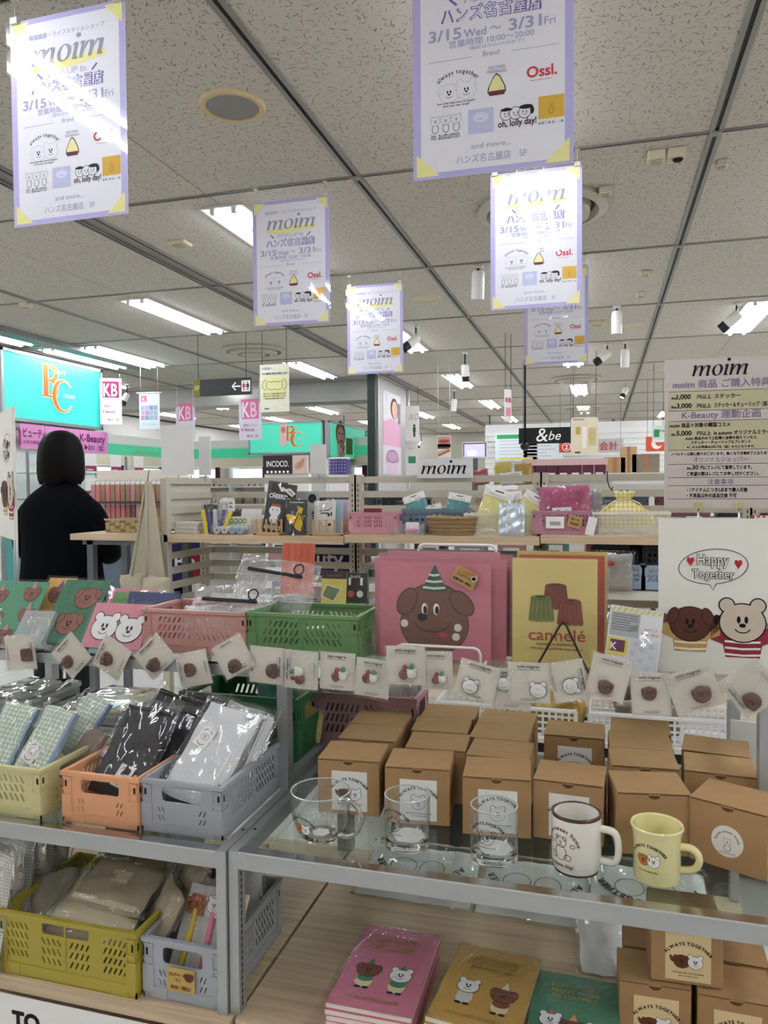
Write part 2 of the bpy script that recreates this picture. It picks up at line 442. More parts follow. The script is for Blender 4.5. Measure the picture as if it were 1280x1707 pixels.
def bear(mb, x, y, r, z=.001, M=None, fill=CREAM, edge=BLACK, hat=None):
    for s in (-1, 1):
        mb.ell(x+s*.66*r, y+.8*r, .37*r, .37*r, edge, z, M, 14); mb.ell(x+s*.66*r, y+.8*r, .31*r, .31*r, fill, z+.0002, M, 14)
    mb.ell(x, y, 1.02*r, .92*r, edge, z+.0001, M, 24); mb.ell(x, y, .96*r, .86*r, fill, z+.0003, M, 24)
    face(mb, x, y, r, z+.0006, M)
    if hat: mb.poly([(x-.3*r, y+.75*r), (x+.3*r, y+.75*r), (x+.05*r, y+1.5*r)], hat, z+.0007, M)

# ---------------------------------------------------------------- folding crates
ZS = .3
def slit(cx, cy_, w, h, s): return [(cx-w/2-s/2, cy_-h/2), (cx+w/2-s/2, cy_-h/2), (cx+w/2+s/2, cy_+h/2), (cx-w/2+s/2, cy_+h/2)]
def rrect(x0, y0, x1, y1, r, top=False):
    pts = []
    for cx, cy_, a in ((x1-r, y0+r, -PI/2), (x1-r, y1-r, 0), (x0+r, y1-r, PI/2), (x0+r, y0+r, PI)):
        for k in range(4): pts.append((cx+r*math.cos(a+PI/2*k/3), cy_+r*math.sin(a+PI/2*k/3)))
    return pts
def crate(name, lab, col, M, w=.17, d=.27, h=.1, long_front=False, group='folding crates', rough=.42):
    """w along local X (the face towards -Y), d along Y"""
    m = mat(col, rough, 0, .45, .03, 12); t = thing(name, lab, 'crate', M=M, group=group); th = .003; sk = h*.2
    b = MB(); b.rbox(-w/2, w/2, 0, d, 0, .004, m, .004)
    for (x0, x1, y0, y1) in ((-w/2, w/2, 0, th), (-w/2, w/2, d-th, d), (-w/2, -w/2+th, 0, d), (w/2-th, w/2, 0, d)): b.box(x0, x1, y0, y1, 0, sk, m)
    for sx in (-1, 1):
        for y in (.0, d): b.box(sx*(w/2-.034)-.016, sx*(w/2-.034)+.016, y-.0012, y+.0012, .002, sk, m)
    b.build('base', t)
    def short(L):
        hs = [rrect(-L*.25, h*.6, L*.25, h*.87, h*.07)]
        for sx in (-1, 1):
            for j in (0, 1):
                for i in (0, 1): hs.append(slit(sx*(L*.23+i*L*.05), h*.44-j*h*.155, L*.017, h*.1, sx*L*.028))
        return hs
    def long_(L):
        hs = []; n = 7
        for sx in (-1, 1):
            for j in range(3):
                for i in range(n): hs.append(slit(sx*(L*.045+i*L*.048), h*.76-j*h*.18, L*.022, h*.14, sx*L*.026*-1))
        return hs
    def wide(L):
        hs = [rrect(-L*.17, h*.74, L*.17, h*.93, h*.05)]
        for sx in (-1, 1):
            for j in range(4):
                for i in range(5): hs.append(slit(sx*(L*.285+i*L*.035), h*.8-j*h*.145, L*.013, h*.1, sx*L*.02))
            for j in range(3):
                for i in range(4): hs.append(slit(sx*(L*.045+i*L*.038), h*.63-j*h*.15, L*.013, h*.1, sx*L*.02))
        return hs
    def wall(nm, L, holes, MM):
        p = MB(); o = [(-L/2+.003, sk*.9), (L/2-.003, sk*.9), (L/2-.003, h*.93), (-L/2+.003, h*.93)]
        p.plate(o, holes, th, m, MM)
        for sx in (-1, 1):      # corner stiles and ribs
            xa = sx*(L/2-.011)
            p.box(xa-.011, xa+.011, sk*.5, h*.55, -.001, .0022, m, MM); p.box(xa-.009, xa+.009, h*.62, h*.66, -.001, .0018, m, MM); p.box(xa-.009, xa+.009, h*.86, h*.9, -.001, .0018, m, MM)
            p.box(xa-.009*sx-.001, xa-.009*sx+.001, sk, h*.92, 0, .0016, m, MM); p.rect(xa+.003*sx-.0025, h*.7, xa+.003*sx+.0025, h*.82, BARD, .0006, MM)
        p.box(-L/2+.02, L/2-.02, sk*.92, sk*1.02, -.001, .0016, m, MM)
        if holes and len(holes) > 20: p.box(-.0015, .0015, sk, h*.93, 0, .0012, m, MM)
        p.build(nm, t)
    ends, sides = (wide, short) if long_front == 'wide' else (long_, short) if long_front else (short, long_)
    wall('front_wall', w, ends(w), TR(0, .0005, 0) @ UP); wall('back_wall', w, ends(w), TR(0, d-.0005, 0) @ RZ(PI) @ UP)
    wall('side_wall', d, sides(d), TR(w/2-.0005, d/2, 0) @ RZ(PI/2) @ UP); wall('side_wall', d, sides(d), TR(-w/2+.0005, d/2, 0) @ RZ(-PI/2) @ UP)
    r = MB(); e = .003; k = .0065
    r.box(-w/2-e, w/2+e, -e, k, h*.925, h, m); r.box(-w/2-e, w/2+e, d-k, d+e, h*.925, h, m); r.box(-w/2-e, -w/2+k, k, d-k, h*.925, h, m); r.box(w/2-k, w/2+e, k, d-k, h*.925, h, m)
    for sx in (-1, 1):
        for y in (.004, d-.004): r.cyl(.0035, h, h+.004, m, 10, TR(sx*(w/2-.008), y, 0))
    r.build('rim', t)
    return t


# ================================================================ the room
CZ = 2.78
def tilemat():
    m = bpy.data.materials.new('ceiling_board'); m.use_nodes = True
    nt, N, L, P = nodes(m); P.inputs['Roughness'].default_value = .85; P.inputs['Specular IOR Level'].default_value = .1
    tc = N.new('ShaderNodeTexCoord')
    def flecks(scale, a, b, seed, keep):
        mp = N.new('ShaderNodeMapping'); mp.inputs['Scale'].default_value = (scale, scale, 0); mp.inputs['Location'].default_value = (seed, seed*.7, 0)
        L.new(tc.outputs['Object'], mp.inputs[0])
        nz = N.new('ShaderNodeTexNoise'); nz.inputs['Scale'].default_value = 3; nz.inputs['Detail'].default_value = 2
        L.new(mp.outputs[0], nz.inputs['Vector'])
        wv = N.new('ShaderNodeVectorMath'); wv.operation = 'MULTIPLY_ADD'; wv.inputs[1].default_value = (.35, .35, 0)
        L.new(nz.outputs['Color'], wv.inputs[0]); L.new(mp.outputs[0], wv.inputs[2])
        v = N.new('ShaderNodeTexVoronoi'); v.voronoi_dimensions = '2D'; v.inputs['Scale'].default_value = 1; L.new(mp.outputs[0], v.inputs['Vector'])
        d = N.new('ShaderNodeVectorMath'); d.operation = 'SUBTRACT'; L.new(wv.outputs[0], d.inputs[0]); L.new(v.outputs['Position'], d.inputs[1])
        d2 = N.new('ShaderNodeVectorMath'); d2.operation = 'SUBTRACT'; d2.inputs[1].default_value = (.175, .175, 0); L.new(d.outputs[0], d2.inputs[0])
        sc = N.new('ShaderNodeSeparateColor'); L.new(v.outputs['Color'], sc.inputs[0])
        an = N.new('ShaderNodeMath'); an.operation = 'MULTIPLY'; an.inputs[1].default_value = 6.283; L.new(sc.outputs[0], an.inputs[0])
        ro = N.new('ShaderNodeVectorRotate'); ro.rotation_type = 'Z_AXIS'; L.new(d2.outputs[0], ro.inputs['Vector']); L.new(an.outputs[0], ro.inputs['Angle'])
        ab = N.new('ShaderNodeVectorMath'); ab.operation = 'ABSOLUTE'; L.new(ro.outputs[0], ab.inputs[0])
        sp = N.new('ShaderNodeSeparateXYZ'); L.new(ab.outputs[0], sp.inputs[0])
        r = None
        for o, lim in ((0, a), (1, b)):
            lt = N.new('ShaderNodeMath'); lt.operation = 'LESS_THAN'; lt.inputs[1].default_value = lim; L.new(sp.outputs[o], lt.inputs[0])
            if r is None: r = lt
            else:
                mu = N.new('ShaderNodeMath'); mu.operation = 'MULTIPLY'; L.new(r.outputs[0], mu.inputs[0]); L.new(lt.outputs[0], mu.inputs[1]); r = mu
        g = N.new('ShaderNodeMath'); g.operation = 'LESS_THAN'; g.inputs[1].default_value = keep; L.new(sc.outputs[1], g.inputs[0])
        mu = N.new('ShaderNodeMath'); mu.operation = 'MULTIPLY'; L.new(r.outputs[0], mu.inputs[0]); L.new(g.outputs[0], mu.inputs[1])
        return mu.outputs[0]
    f1 = flecks(29, .34, .042, 0, .6); f2 = flecks(47, .3, .05, 3.3, .55)
    mx = N.new('ShaderNodeMath'); mx.operation = 'MAXIMUM'; L.new(f1, mx.inputs[0]); L.new(f2, mx.inputs[1])
    c = N.new('ShaderNodeMix'); c.data_type = 'RGBA'; c.inputs[6].default_value = lin('c6c1b6'); c.inputs[7].default_value = lin('7c766b')
    L.new(mx.outputs[0], c.inputs[0]); L.new(c.outputs[2], P.inputs['Base Color'])
    return m
TILE = tilemat()
WALLM = mat('d8d5cd', .7, 0, .3, .03, 6)
def floormat():
    m = mat('dddad2', .22, 0, .5, .03, 3)
    return m
fl = struct(MB().box(-9, 9, -7, 20, -.1, 0, floormat()).build('floor'))
# floor tiles in view between the fixtures
fm = mat('e2dfd7', .2, 0, .5, .02, 5); fj = MB()
for i in range(-9, 4):
    for j in range(1, 14):
        MB().rbox(i*.6+.002, i*.6+.598, j*.6+.002, j*.6+.598, 0, .004, fm, .002).build('tile', fl)
struct(MB().box(-9.1, -9, -7, 20, 0, CZ, WALLM).build('wall_left'))
struct(MB().box(9, 9.1, -7, 20, 0, CZ, WALLM).build('wall_right'))
struct(MB().box(-9.1, 9.1, 20, 20.1, 0, CZ, mat('aeab9c', .7, 0, .3, .03, 6)).build('wall_back'))
struct(MB().box(-9.1, 9.1, -7.1, -7, 0, CZ, WALLM).build('wall_front'))
ceil = struct(MB().box(-9.1, 9.1, -7.1, 20.1, CZ+.03, CZ+.12, mat('4a4742', .9)).build('ceiling'))
XS, PX, Y0, PY = -1.09, .765, 1.87, 1.5
rest = MB(); tile_me = MB().box(-PX/2+.0025, PX/2-.0025, -PY/2+.003, PY/2-.003, 0, .03, TILE)
proto = None
for i in range(-11, 14):
    for j in range(-6, 13):
        x = XS+PX*(i+.5); y = Y0+PY*(j+.5)
        if x > 9 or x < -9 or y > 20 or y < -7: continue
        if -8 <= i < 7 and -1 <= j < 12:
            if proto is None: proto = tile_me.build('tile', ceil)
            else:
                o = proto.copy(); COL.objects.link(o); proto_o = o
            (proto if i == -8 and j == -1 else o).location = (x, y, CZ)
        else: rest.add([(a+x, b+y, c+CZ) for a, b, c in tile_me.v], tile_me.f, TILE)
rest.build('tile', ceil, kind='stuff')
BARG, BARD = mat('8d8a84', .5, .3, .4, .03), mat('1c1b1a', .6)
for k in range(-5, 7):
    x = XS+2*PX*k
    if abs(x) > 8.9: continue
    b = MB()
    if k == -1:
        for dx in (-.055, .055): b.box(x+dx-.018, x+dx+.018, -7, 20, CZ-.012, CZ, BARG); b.box(x+dx-.006, x+dx+.006, -7, 20, CZ-.0125, CZ-.0115, BARD)
        b.box(x-.04, x+.04, -7, 20, CZ-.003, CZ, BARG)
    else:
        b.box(x-.026, x-.008, -7, 20, CZ-.007, CZ, BARG); b.box(x+.008, x+.026, -7, 20, CZ-.007, CZ, BARG)
        b.box(x-.008, x+.008, -7, 20, CZ-.0015, CZ, BARD)
    b.build('grid_bar', ceil)
for j in range(-5, 13):
    y = Y0+PY*j
    MB().box(-9, 9, y-.005, y+.005, CZ-.004, CZ, BARD).box(-9, 9, y+.005, y+.012, CZ-.006, CZ, BARG).box(-9, 9, y-.012, y-.005, CZ-.006, CZ, BARG).build('grid_bar', ceil)
    for k in range(-3, 3):      # crossing clips
        x = XS+2*PX*k
        if -1 < j < 6: MB().rbox(x-.022, x+.022, y-.02, y+.02, CZ-.014, CZ-.004, BARG, .004).build('grid_clip', ceil)

# ---- fluorescent fixtures: a staggered run over the whole sales floor
TUBEM = mat('ffffff', .5, 0, 0, 0, emit=TUBE, ecol='f1f5ff')
PAN = mat('d9d9d6', .35, .2, .5, 0)
def fixture():
    t = thing('ceiling_light', '', 'light', group='fluorescent ceiling lights')
    f = MB(); w, l = .115, .64
    f.box(-w, w, -l, l, -.003, .0, PAN)
    for sx in (-1, 1): f.box(sx*w-.006, sx*w+.006, -l, l, -.012, 0, PAN)
    for sy in (-1, 1): f.box(-w, w, sy*l-.006, sy*l+.006, -.012, 0, PAN)
    f.add([(-.02, -l, -.003), (.02, -l, -.003), (0, -l, -.014), (-.02, l, -.003), (.02, l, -.003), (0, l, -.014)], [(0,2,5,3), (2,1,4,5), (0,1,2), (3,5,4)], PAN)
    f.build('reflector', t)
    for sx in (-.06, .06):
        MB().tube([(sx, -.6, -.02), (sx, .6, -.02)], .0145, TUBEM, 8).build('tube', t)
        for sy in (-1, 1): MB().box(sx-.012, sx+.012, min(sy*.6, sy*.622), max(sy*.6, sy*.622), -.034, -.003, PAN).build('socket', t)
    return t
fx = None; n = 0
cols = {}
for c in range(-5, 7):
    x = -.325+1.53*c
    if abs(x) > 8.8: continue
    off = 2.65 if c % 2 == 0 else 4.15       # first row over the display in the even columns
    for r in range(-4, 7):
        y = off+3*r
        if y < -3.6 or y > 19.3: continue
        if x < -5.0 and 5.2 < y < 8: continue
        M = TR(x, y, CZ)
        lab = 'twin tube fluorescent ceiling light in run %d from the red number sign, place %d along it' % (c+6, r+5)
        if fx is None: fx = fixture(); o = put(fx, M)
        else: o = dup(fx, lab, M)
        o['label'] = lab
        cols[(c, r)] = o
for c in range(-5, 7):       # runs named by how they lie in the picture
    for r in range(-4, 7):
        o = cols.get((c, r))
        if not o: continue
        side = {-3: 'fourth run left of the display sign', -2: 'run left of the hanging restroom arrow sign', -1: 'run beside the second and third hanging posters', 0: 'run straight above the kraft boxes', 1: 'run above the tall notice board'}.get(c, '%s run to the %s of the display' % (ORD[abs(c)-1], 'left' if c < 0 else 'right'))
        o['label'] = 'twin tube ceiling light, %s, %s from the front' % (side, ORD[r+4])
for y in (5.6, 7.12):
    o = dup(fx, 'twin tube light %s above the turquoise lightbox' % ('nearer of two' if y < 6 else 'farther of two'), TR(-5.4, y, CZ))

# left bulkhead trim, soffit, partition
struct(MB().box(-5.2, -5.02, 0, 7.75, CZ-.05, CZ, mat('7c7d7c', .5)).build('trim_1'))
struct(MB().box(-9, -2.9, 9.75, 10.1, 2.52, CZ, mat('a8a69f', .6)).build('trim_2'))
pm = mat('b4b2ad', .4, .2, .5, .03)
wp = struct(MB().box(-2.85, -2.76, 9.28, 10.95, 0, CZ, pm).build('wall_partition'))
MB().box(-2.85, -2.75, 9.2, 9.28, 0, CZ, mat('1b2b25', .4)).build('post', wp)
MB().box(-2.77, -2.735, 9.3, 9.36, 0, CZ, mat('c9c8c4', .3, .5)).build('frame', wp)
MB().box(-2.77, -2.735, 10.88, 10.95, 0, CZ, mat('c9c8c4', .3, .5)).build('frame', wp)

# ---- round and square ceiling fittings
def disc(name, lab, cat, x, y, r, ring, core, depth=.012):
    t = thing(name, lab, cat, (x, y, CZ))
    MB().lathe([(r*.78, -depth*.4), (r*.8, -depth), (r*.93, -depth), (r, 0)], ring, 36).build('rim', t)
    MB().lathe([(.001, -depth*.6), (r*.8, -depth*.6)], core, 36).build('grille' if cat == 'speaker' else 'face', t)
    return t
CRM = mat('c9bfa4', .55); GRL = mat('8f8d8a', .6, .1, .3, .12, 400)
disc('ceiling_speaker', 'large round ceiling speaker with cream rim beside the nearest hanging poster on the left', 'speaker', -1.33, 2.62, .125, mat('c8b489', .55), GRL)
disc('ceiling_speaker', 'flat round beige ceiling plate right of the fourth hanging poster', 'speaker', -1.28, 5.66, .115, CRM, CRM)
disc('ceiling_speaker', 'round beige ceiling plate between white spotlight cylinder and slanting ceiling bar', 'speaker', .25, 7.17, .12, CRM, CRM)
disc('ceiling_speaker', 'small round ceiling plate nearer the tall notice board', 'speaker', *(0.658,10.094,2.780)[:2], .12, CRM, CRM)
DIF, DIFD = mat('b7b0a0', .5), mat('2a2926', .7)
def diffuser(lab, x, y, r):
    t = thing('air_diffuser', lab, 'air vent', (x, y, CZ))
    MB().lathe([(r*.98, 0), (r, -.02), (r*.86, -.035), (r*.8, -.004)], DIF, 40).build('outer_ring', t)
    MB().lathe([(r*.8, -.003), (r*.72, -.004)], DIFD, 40).build('slot', t)
    MB().lathe([(r*.74, -.004), (r*.72, -.05), (r*.5, -.06), (r*.46, -.006)], DIF, 40).build('middle_ring', t)
    MB().lathe([(r*.46, -.006), (r*.4, -.006)], DIFD, 40).build('slot', t)
    MB().lathe([(r*.42, -.006), (r*.4, -.06), (.001, -.07)], DIF, 32).build('cone', t)
diffuser('round air diffuser half hidden behind a hanging poster', -.3, 4.03, .33)
diffuser('round air diffuser above the hanging mask notice', -3.45, 7.2, .33)
diffuser('round air diffuser far back above the black hanging sign', -.33, 10.4, .33)
diffuser('round air diffuser just past the black hanging sign', -.33, 14.6, .33)
def sensor(lab, x, y, w, d, h, eye=False):
    t = thing('ceiling_sensor', lab, 'sensor', (x, y, CZ))
    MB().rbox(-w/2, w/2, -d/2, d/2, -h, 0, CRM, .006).build('housing', t)
    if eye: MB().ball(.022, .022, .012, BLACK, M=TR(w*.1, 0, -h)).build('eye', t)
    else: MB().rbox(-w*.3, w*.3, -d*.3, d*.3, -h-.006, -h, mat('a9a18b', .6), .004).build('cover', t)
sensor('beige ceiling box with black eye beside a slanting ceiling bar', *(0.301,3.507,2.780)[:2], .075, .075, .04, True)
sensor('plain beige ceiling box right next to the one with the black eye', *(0.222,3.507,2.780)[:2], .075, .075, .04)
sensor('small square beige ceiling box beside the half hidden diffuser', *(0.013,3.846,2.780)[:2], .06, .06, .035)
sensor('small beige ceiling box behind the half hidden diffuser, nearer one', *(0.273,5.401,2.780)[:2], .07, .06, .03)
sensor('small beige ceiling box behind the half hidden diffuser, farther one', *(0.274,5.992,2.780)[:2], .07, .06, .03)
sensor('small grey ceiling box left of the light beside the second hanging poster', *(-2.363,3.962,2.780)[:2], .12, .1, .02)
sensor('tiny ceiling fitting on the joint beyond the beige box with black eye', *(0.505,3.681,2.780)[:2], .05, .05, .03)
sensor('small ceiling box on the bar crossing at far left', *(-4.247,4.887,2.780)[:2], .08, .07, .035)
sensor('long ceiling sensor under the hanging bottom poster pair', *(-0.044,6.893,2.780)[:2], .14, .07, .04)
sensor('dark flat return grille ahead of the small hanging price banner', *(-1.671,14.311,2.780)[:2], .8, .5, .01)

# ---- spotlights
SPW, SPB = mat('e4e2dc', .35, 0, .5, 0), mat('1d1d1f', .4)
SPL = mat('fff6e0', .4, emit=9)
def spot(lab, x, y, z, tilt=0., turn=0., lit=True, band=False, L=.15, r=.042):
    t = thing('spotlight', lab, 'spotlight', (x, y, CZ))
    drop = CZ-z
    MB().rbox(-.03, .03, -.02, .02, -.02, 0, SPW, .004).build('mount', t)
    MB().tube([(0, 0, -.02), (0, 0, -drop+.02)], .008, SPB, 8).build('stem', t)
    M = TR(0, 0, -drop) @ RZ(turn) @ RX(tilt)
    h = MB(); h.lathe([(.001, .03), (r*.8, .028), (r, .01), (r, -L*.62)], SPW, 20, M)
    h.lathe([(r, -L*.62), (r, -L)], SPB if band else SPW, 20, M); h.lathe([(r, -L), (r*.86, -L), (r*.8, -L*.85)], SPB if band else SPW, 20, M)
    h.build('head', t)
    MB().lathe([(.001, -L*.85), (r*.8, -L*.85)], SPL if lit else SPB, 20, M).build('lamp', t)
spot('white cylinder spotlight hanging left of the third hanging poster', *(-0.773,4.946,2.780)[:2], 2.72, .25, .3, False)
spot('white cylinder spotlight between the paired posters and the slanting bar', *(0.111,6.370,2.780)[:2], 2.71, .08, 0, False)
spot('spotlight with black rim beside the fourth hanging poster', *(-1.584,6.578,2.780)[:2], 2.66, .9, 2.2, False, True)
spot('small lit spotlight above the far light, left of the hanging price banner', *(-1.402,8.048,2.780)[:2], 2.62, .3, 0, True, True)
spot('white spotlight above the black lettered sign panel, beside the pink pillar poster', *(-2.100,11.120,2.780)[:2], 2.62, .3, .4, False)
spot('black rimmed spotlight under the paired posters', *(0.048,8.023,2.780)[:2], 2.68, .9, 1.8, False, True)
spot('lit white spotlight beside the black rimmed one under the paired posters', *(0.220,7.979,2.780)[:2], 2.68, .2, 0, True)
spot('small lit black and white spotlight left of the tall notice board', *(0.320,11.256,2.780)[:2], 2.70, .6, 2.4, True, True)
spot('large black rimmed spotlight above the tall notice board', *(1.016,6.554,2.780)[:2], 2.68, .9, 1.2, False, True)
spot('lit round spotlight between the first two pink letter banners', *(-6.226,9.029,2.780)[:2], 2.62, .5, 2.6, True, True)
spot('small spotlight over the far turquoise lightbox', *(-4.825,14.030,2.780)[:2], 2.5, .6, 2.6, True, True)
spot('tiny spotlight beside the standing figure notice', *(-4.513,19.282,2.780)[:2], 2.5, .7, 1.2, False, True)


# ================================================================ hanging posters and signs
LAM = film('laminate', .012, .9, 2.6, .09, dist=.02)
LIL, LILT, LILD = mat('b9b2df', .4, 0, .3, 0), ink('a9a6c6'), ink('6f62ad')
PWH, PYEL, GOLD = mat('eceaf0', .4, 0, .3, .01), ink('efe8a0'), ink('d9ad3f')
LGRY, MGRY = ink('c9cad2'), ink('9a99a6')
def poster_print(p, W, H):
    z = .0006
    p.rect(-W/2, -H/2, W/2, H/2, LIL, z)
    b = W*.052; p.rect(-W/2+b, -H/2+b*.75, W/2-b, H/2-b*.75, PWH, z*2)
    c = W*.15
    for sx, sy in ((-1, 1), (1, 1), (-1, -1), (1, -1)):
        x, y = sx*(W/2-b*.45), sy*(H/2-b*.35); p.poly([(x, y), (x-sx*c, y), (x, y-sy*c*.95)][::int(sx*sy) or 1], PYEL, z*3)
    def X(u): return (u-.5)*W
    def Y(v): return (.5-v)*H
    k = W
    p.text('韓国雑貨・ライフスタイルショップ', 0, Y(.105), .042*k, LILT, width=.66*k, bold=.01, z=z*4)
    p.line([(X(.2), Y(.247)), (X(.5), Y(.242)), (X(.83), Y(.225))], [.05*k, .075*k, .05*k], PYEL, z*3)
    moim(p, X(.52), Y(.232), .115*k, MGRY, z*5, w=.66*k)
    p.text('POP-UP in', X(.5), Y(.297), .062*k, LILD, width=.34*k, bold=.03, z=z*4); p.text('POP-UP in', X(.5), Y(.297), .062*k, PWH, width=.34*k, bold=-.004, z=z*6)
    p.line([(X(.24), Y(.272)), (X(.285), Y(.3))], .014*k, LILD, z*4); p.line([(X(.76), Y(.272)), (X(.715), Y(.3))], .014*k, LILD, z*4)
    p.text('ハンズ名古屋店', X(.5), Y(.365), .1*k, LILD, width=.63*k, bold=.055, z=z*4); p.text('ハンズ名古屋店', X(.5), Y(.365), .1*k, PWH, width=.605*k, bold=.004, z=z*6)
    p.text('3/15', X(.105), Y(.437), .098*k, LILT, 'l', .025, z*4, width=.21*k); p.text('Wed', X(.33), Y(.437), .07*k, LILT, 'l', .02, z*4)
    p.text('～', X(.53), Y(.433), .07*k, LILT, 'c', .02, z*4)
    p.text('3/31', X(.61), Y(.437), .098*k, LILT, 'l', .025, z*4, width=.2*k); p.text('Fri', X(.825), Y(.437), .07*k, LILT, 'l', .01, z*4)
    p.text('営業時間 10:00～20:00', X(.5), Y(.47), .05*k, LILT, width=.53*k, bold=.012, z=z*4)
    p.text('（最終日のみ19:00まで）', X(.53), Y(.49), .025*k, LILT, width=.34*k, z=z*4)
    p.text('Brand', X(.5), Y(.525), .045*k, MGRY, shear=.1, z=z*4)
    p.line([(X(.1), Y(.52)), (X(.38), Y(.52))], .003*k, MGRY, z*4); p.line([(X(.63), Y(.52)), (X(.91), Y(.52))], .003*k, MGRY, z*4)
    p.arctext('always together', X(.29), Y(.69), .17*k, .038*k, BLACK, bold=.012, z=z*4)
    dog(p, X(.235), Y(.655), .062*k, z*4, None, PWH, LGRY); bear(p, X(.345), Y(.652), .062*k, z*5, None, PWH, LGRY)
    p.text('love more, enjoy more, be happier', X(.28), Y(.698), .018*k, BLACK, width=.24*k, z=z*4, bold=.01); p.text('and you can laugh', X(.28), Y(.71), .018*k, BLACK, width=.17*k, z=z*4, bold=.01)
    for i, s in enumerate(('SECOND', 'MORNING', '1st')): p.text(s, X(.535), Y(.582+.017*i), .026*k, MGRY, bold=.01, z=z*4)
    tri = [(X(.535)+.058*k*a, Y(.65)+.075*k*b) for a, b in ((-1, -.55), (-.92, -.1), (-.35, .78), (0, 1), (.35, .78), (.92, -.1), (1, -.55), (.6, -.8), (-.6, -.8))]
    p.poly(tri[::-1], BLACK, z*4); p.poly([(X(.535)+(a-X(.535))*.87, Y(.65)+(b-Y(.65))*.87) for a, b in tri][::-1], ink('efe2a2'), z*6)
    p.rect(X(.535)-.048*k, Y(.65)-.06*k, X(.535)+.048*k, Y(.65)-.032*k, ink('6d2b3a'), z*7)
    p.text('Ossl.', X(.81), Y(.638), .092*k, ink('c8414a'), bold=.03, z=z*4); p.line([(X(.74), Y(.652)), (X(.87), Y(.652))], .003*k, ink('c8414a'), z*4)
    for i in range(3): bear(p, X(.145+.068*i), Y(.765), .03*k, z*(4+i), None, PWH, BLACK); p.ell(X(.145+.068*i), Y(.795), .022*k, .03*k, BLACK, z*3, n=12); p.ell(X(.145+.068*i), Y(.795), .018*k, .026*k, PWH, z*4, n=12)
    p.text('in autumn', X(.21), Y(.84), .066*k, BLACK, width=.18*k, z=z*4)
    p.rect(X(.355), Y(.835), X(.515), Y(.735), ink('c3c7e4'), z*4); p.ell(X(.435), Y(.77), .05*k, .03*k, ink('dcdcf0'), z*5); p.ring(X(.435), Y(.772), .015*k, .01*k, .003*k, MGRY, z*7, n=8, a0=PI, a1=2*PI)
    for i in range(3):
        x = X(.595+.056*i); p.ell(x, Y(.772), .04*k, .04*k, BLACK, z*(4+i), n=18); p.ell(x, Y(.772), .036*k, .036*k, PWH, z*(4.4+i), n=18)
        for s in (-1, 1): p.ell(x+s*.011*k, Y(.77), .0035*k, .006*k, BLACK, z*(5+i), n=8)
        p.ring(x, Y(.775), .012*k, .012*k, .003*k, BLACK, z*(5+i), n=6, a0=PI, a1=2*PI)
    p.ell(X(.595), Y(.755), .038*k, .01*k, BLACK, z*8, n=12); p.ell(X(.715), Y(.752), .042*k, .014*k, BLACK, z*8, n=14); p.ell(X(.752), Y(.768), .012*k, .024*k, BLACK, z*8, n=12)
    p.text('oh, lolly day!', X(.66), Y(.822), .056*k, BLACK, bold=.025, z=z*4, width=.235*k)
    p.rect(X(.79), Y(.81), X(.945), Y(.72), GOLD, z*4); bear(p, X(.867), Y(.758), .016*k, z*5, None, GOLD, BROWN); p.ring(X(.867), Y(.78), .015*k, .02*k, .003*k, BROWN, z*5, n=10)
    p.text('●●○●♦∧∧●', X(.865), Y(.832), .022*k, MGRY, width=.15*k, z=z*4)
    p.text('and more...', X(.5), Y(.895), .048*k, MGRY, z=z*4, width=.25*k)
    p.text('ハンズ名古屋店　5F', X(.5), Y(.948), .056*k, LILT, bold=.01, z=z*4, width=.44*k)
PW, PH = .388, .588
def poster(lab, x, y, ztop, rz=0):
    t = thing('hanging_poster', lab, 'poster', M=TR(x, y, ztop-PH/2) @ RZ(rz) @ UP, group='hanging event posters')
    return t
pp = None
posters = [('nearest hanging lilac bordered event poster, at top left of the aisle', -1.467, 1.87, 2.707),
    ('large hanging lilac bordered event poster cut off by the top edge of the photo', -.26, 1.87, 2.70),
    ('hanging lilac poster with light streaks, in front of the half hidden ceiling diffuser', -.278, 3.37, 2.712),
    ('hanging lilac poster right beside the tube light, above the mask notice', -1.418, 3.37, 2.712),
    ('smallest fully visible hanging lilac poster, above the pillar', -1.452, 4.87, 2.695),
    ('hanging lilac poster mostly hidden behind the streaky one', -.277, 4.87, 2.70)]
CLIPM = mat('cfccc4', .3, .3)
for i, (lab, x, y, zt) in enumerate(posters):
    M = TR(x, y, zt-PH/2) @ RZ((-.01, .012, 0, .015, -.008, .01)[i]) @ UP
    if pp is None:
        pp = poster(lab, x, y, zt); pp.matrix_world = M
        MB().box(-PW/2, PW/2, -PH/2, PH/2, -.0008, 0, PWH).build('sheet', pp)
        p = MB(); poster_print(p, PW, PH); p.build('print', pp)
        e = .007; l = MB(); n = 14
        vs = [((a/n-.5)*(PW+2*e), (b-.5)*(PH+2*e), .0075) for b in (0, 1) for a in range(n+1)]
        l.add(vs, [(a, a+1, n+2+a, n+1+a) for a in range(n)], LAM, smooth=True); l.build('laminate', pp)
        for s in (-.9, .9):
            g = s*PW/2; c = MB(); c.tube([(g, PH/2-.004, .002), (g, PH/2+.068, .002)], .0012, CLIPM, 6); c.box(g-.012, g+.012, PH/2-.008, PH/2+.01, -.003, .009, CLIPM); c.box(g-.01, g+.01, PH/2+.06, PH/2+.068, -.006, .01, CLIPM); c.build('hanger', pp)
    else: dup(pp, lab, M)

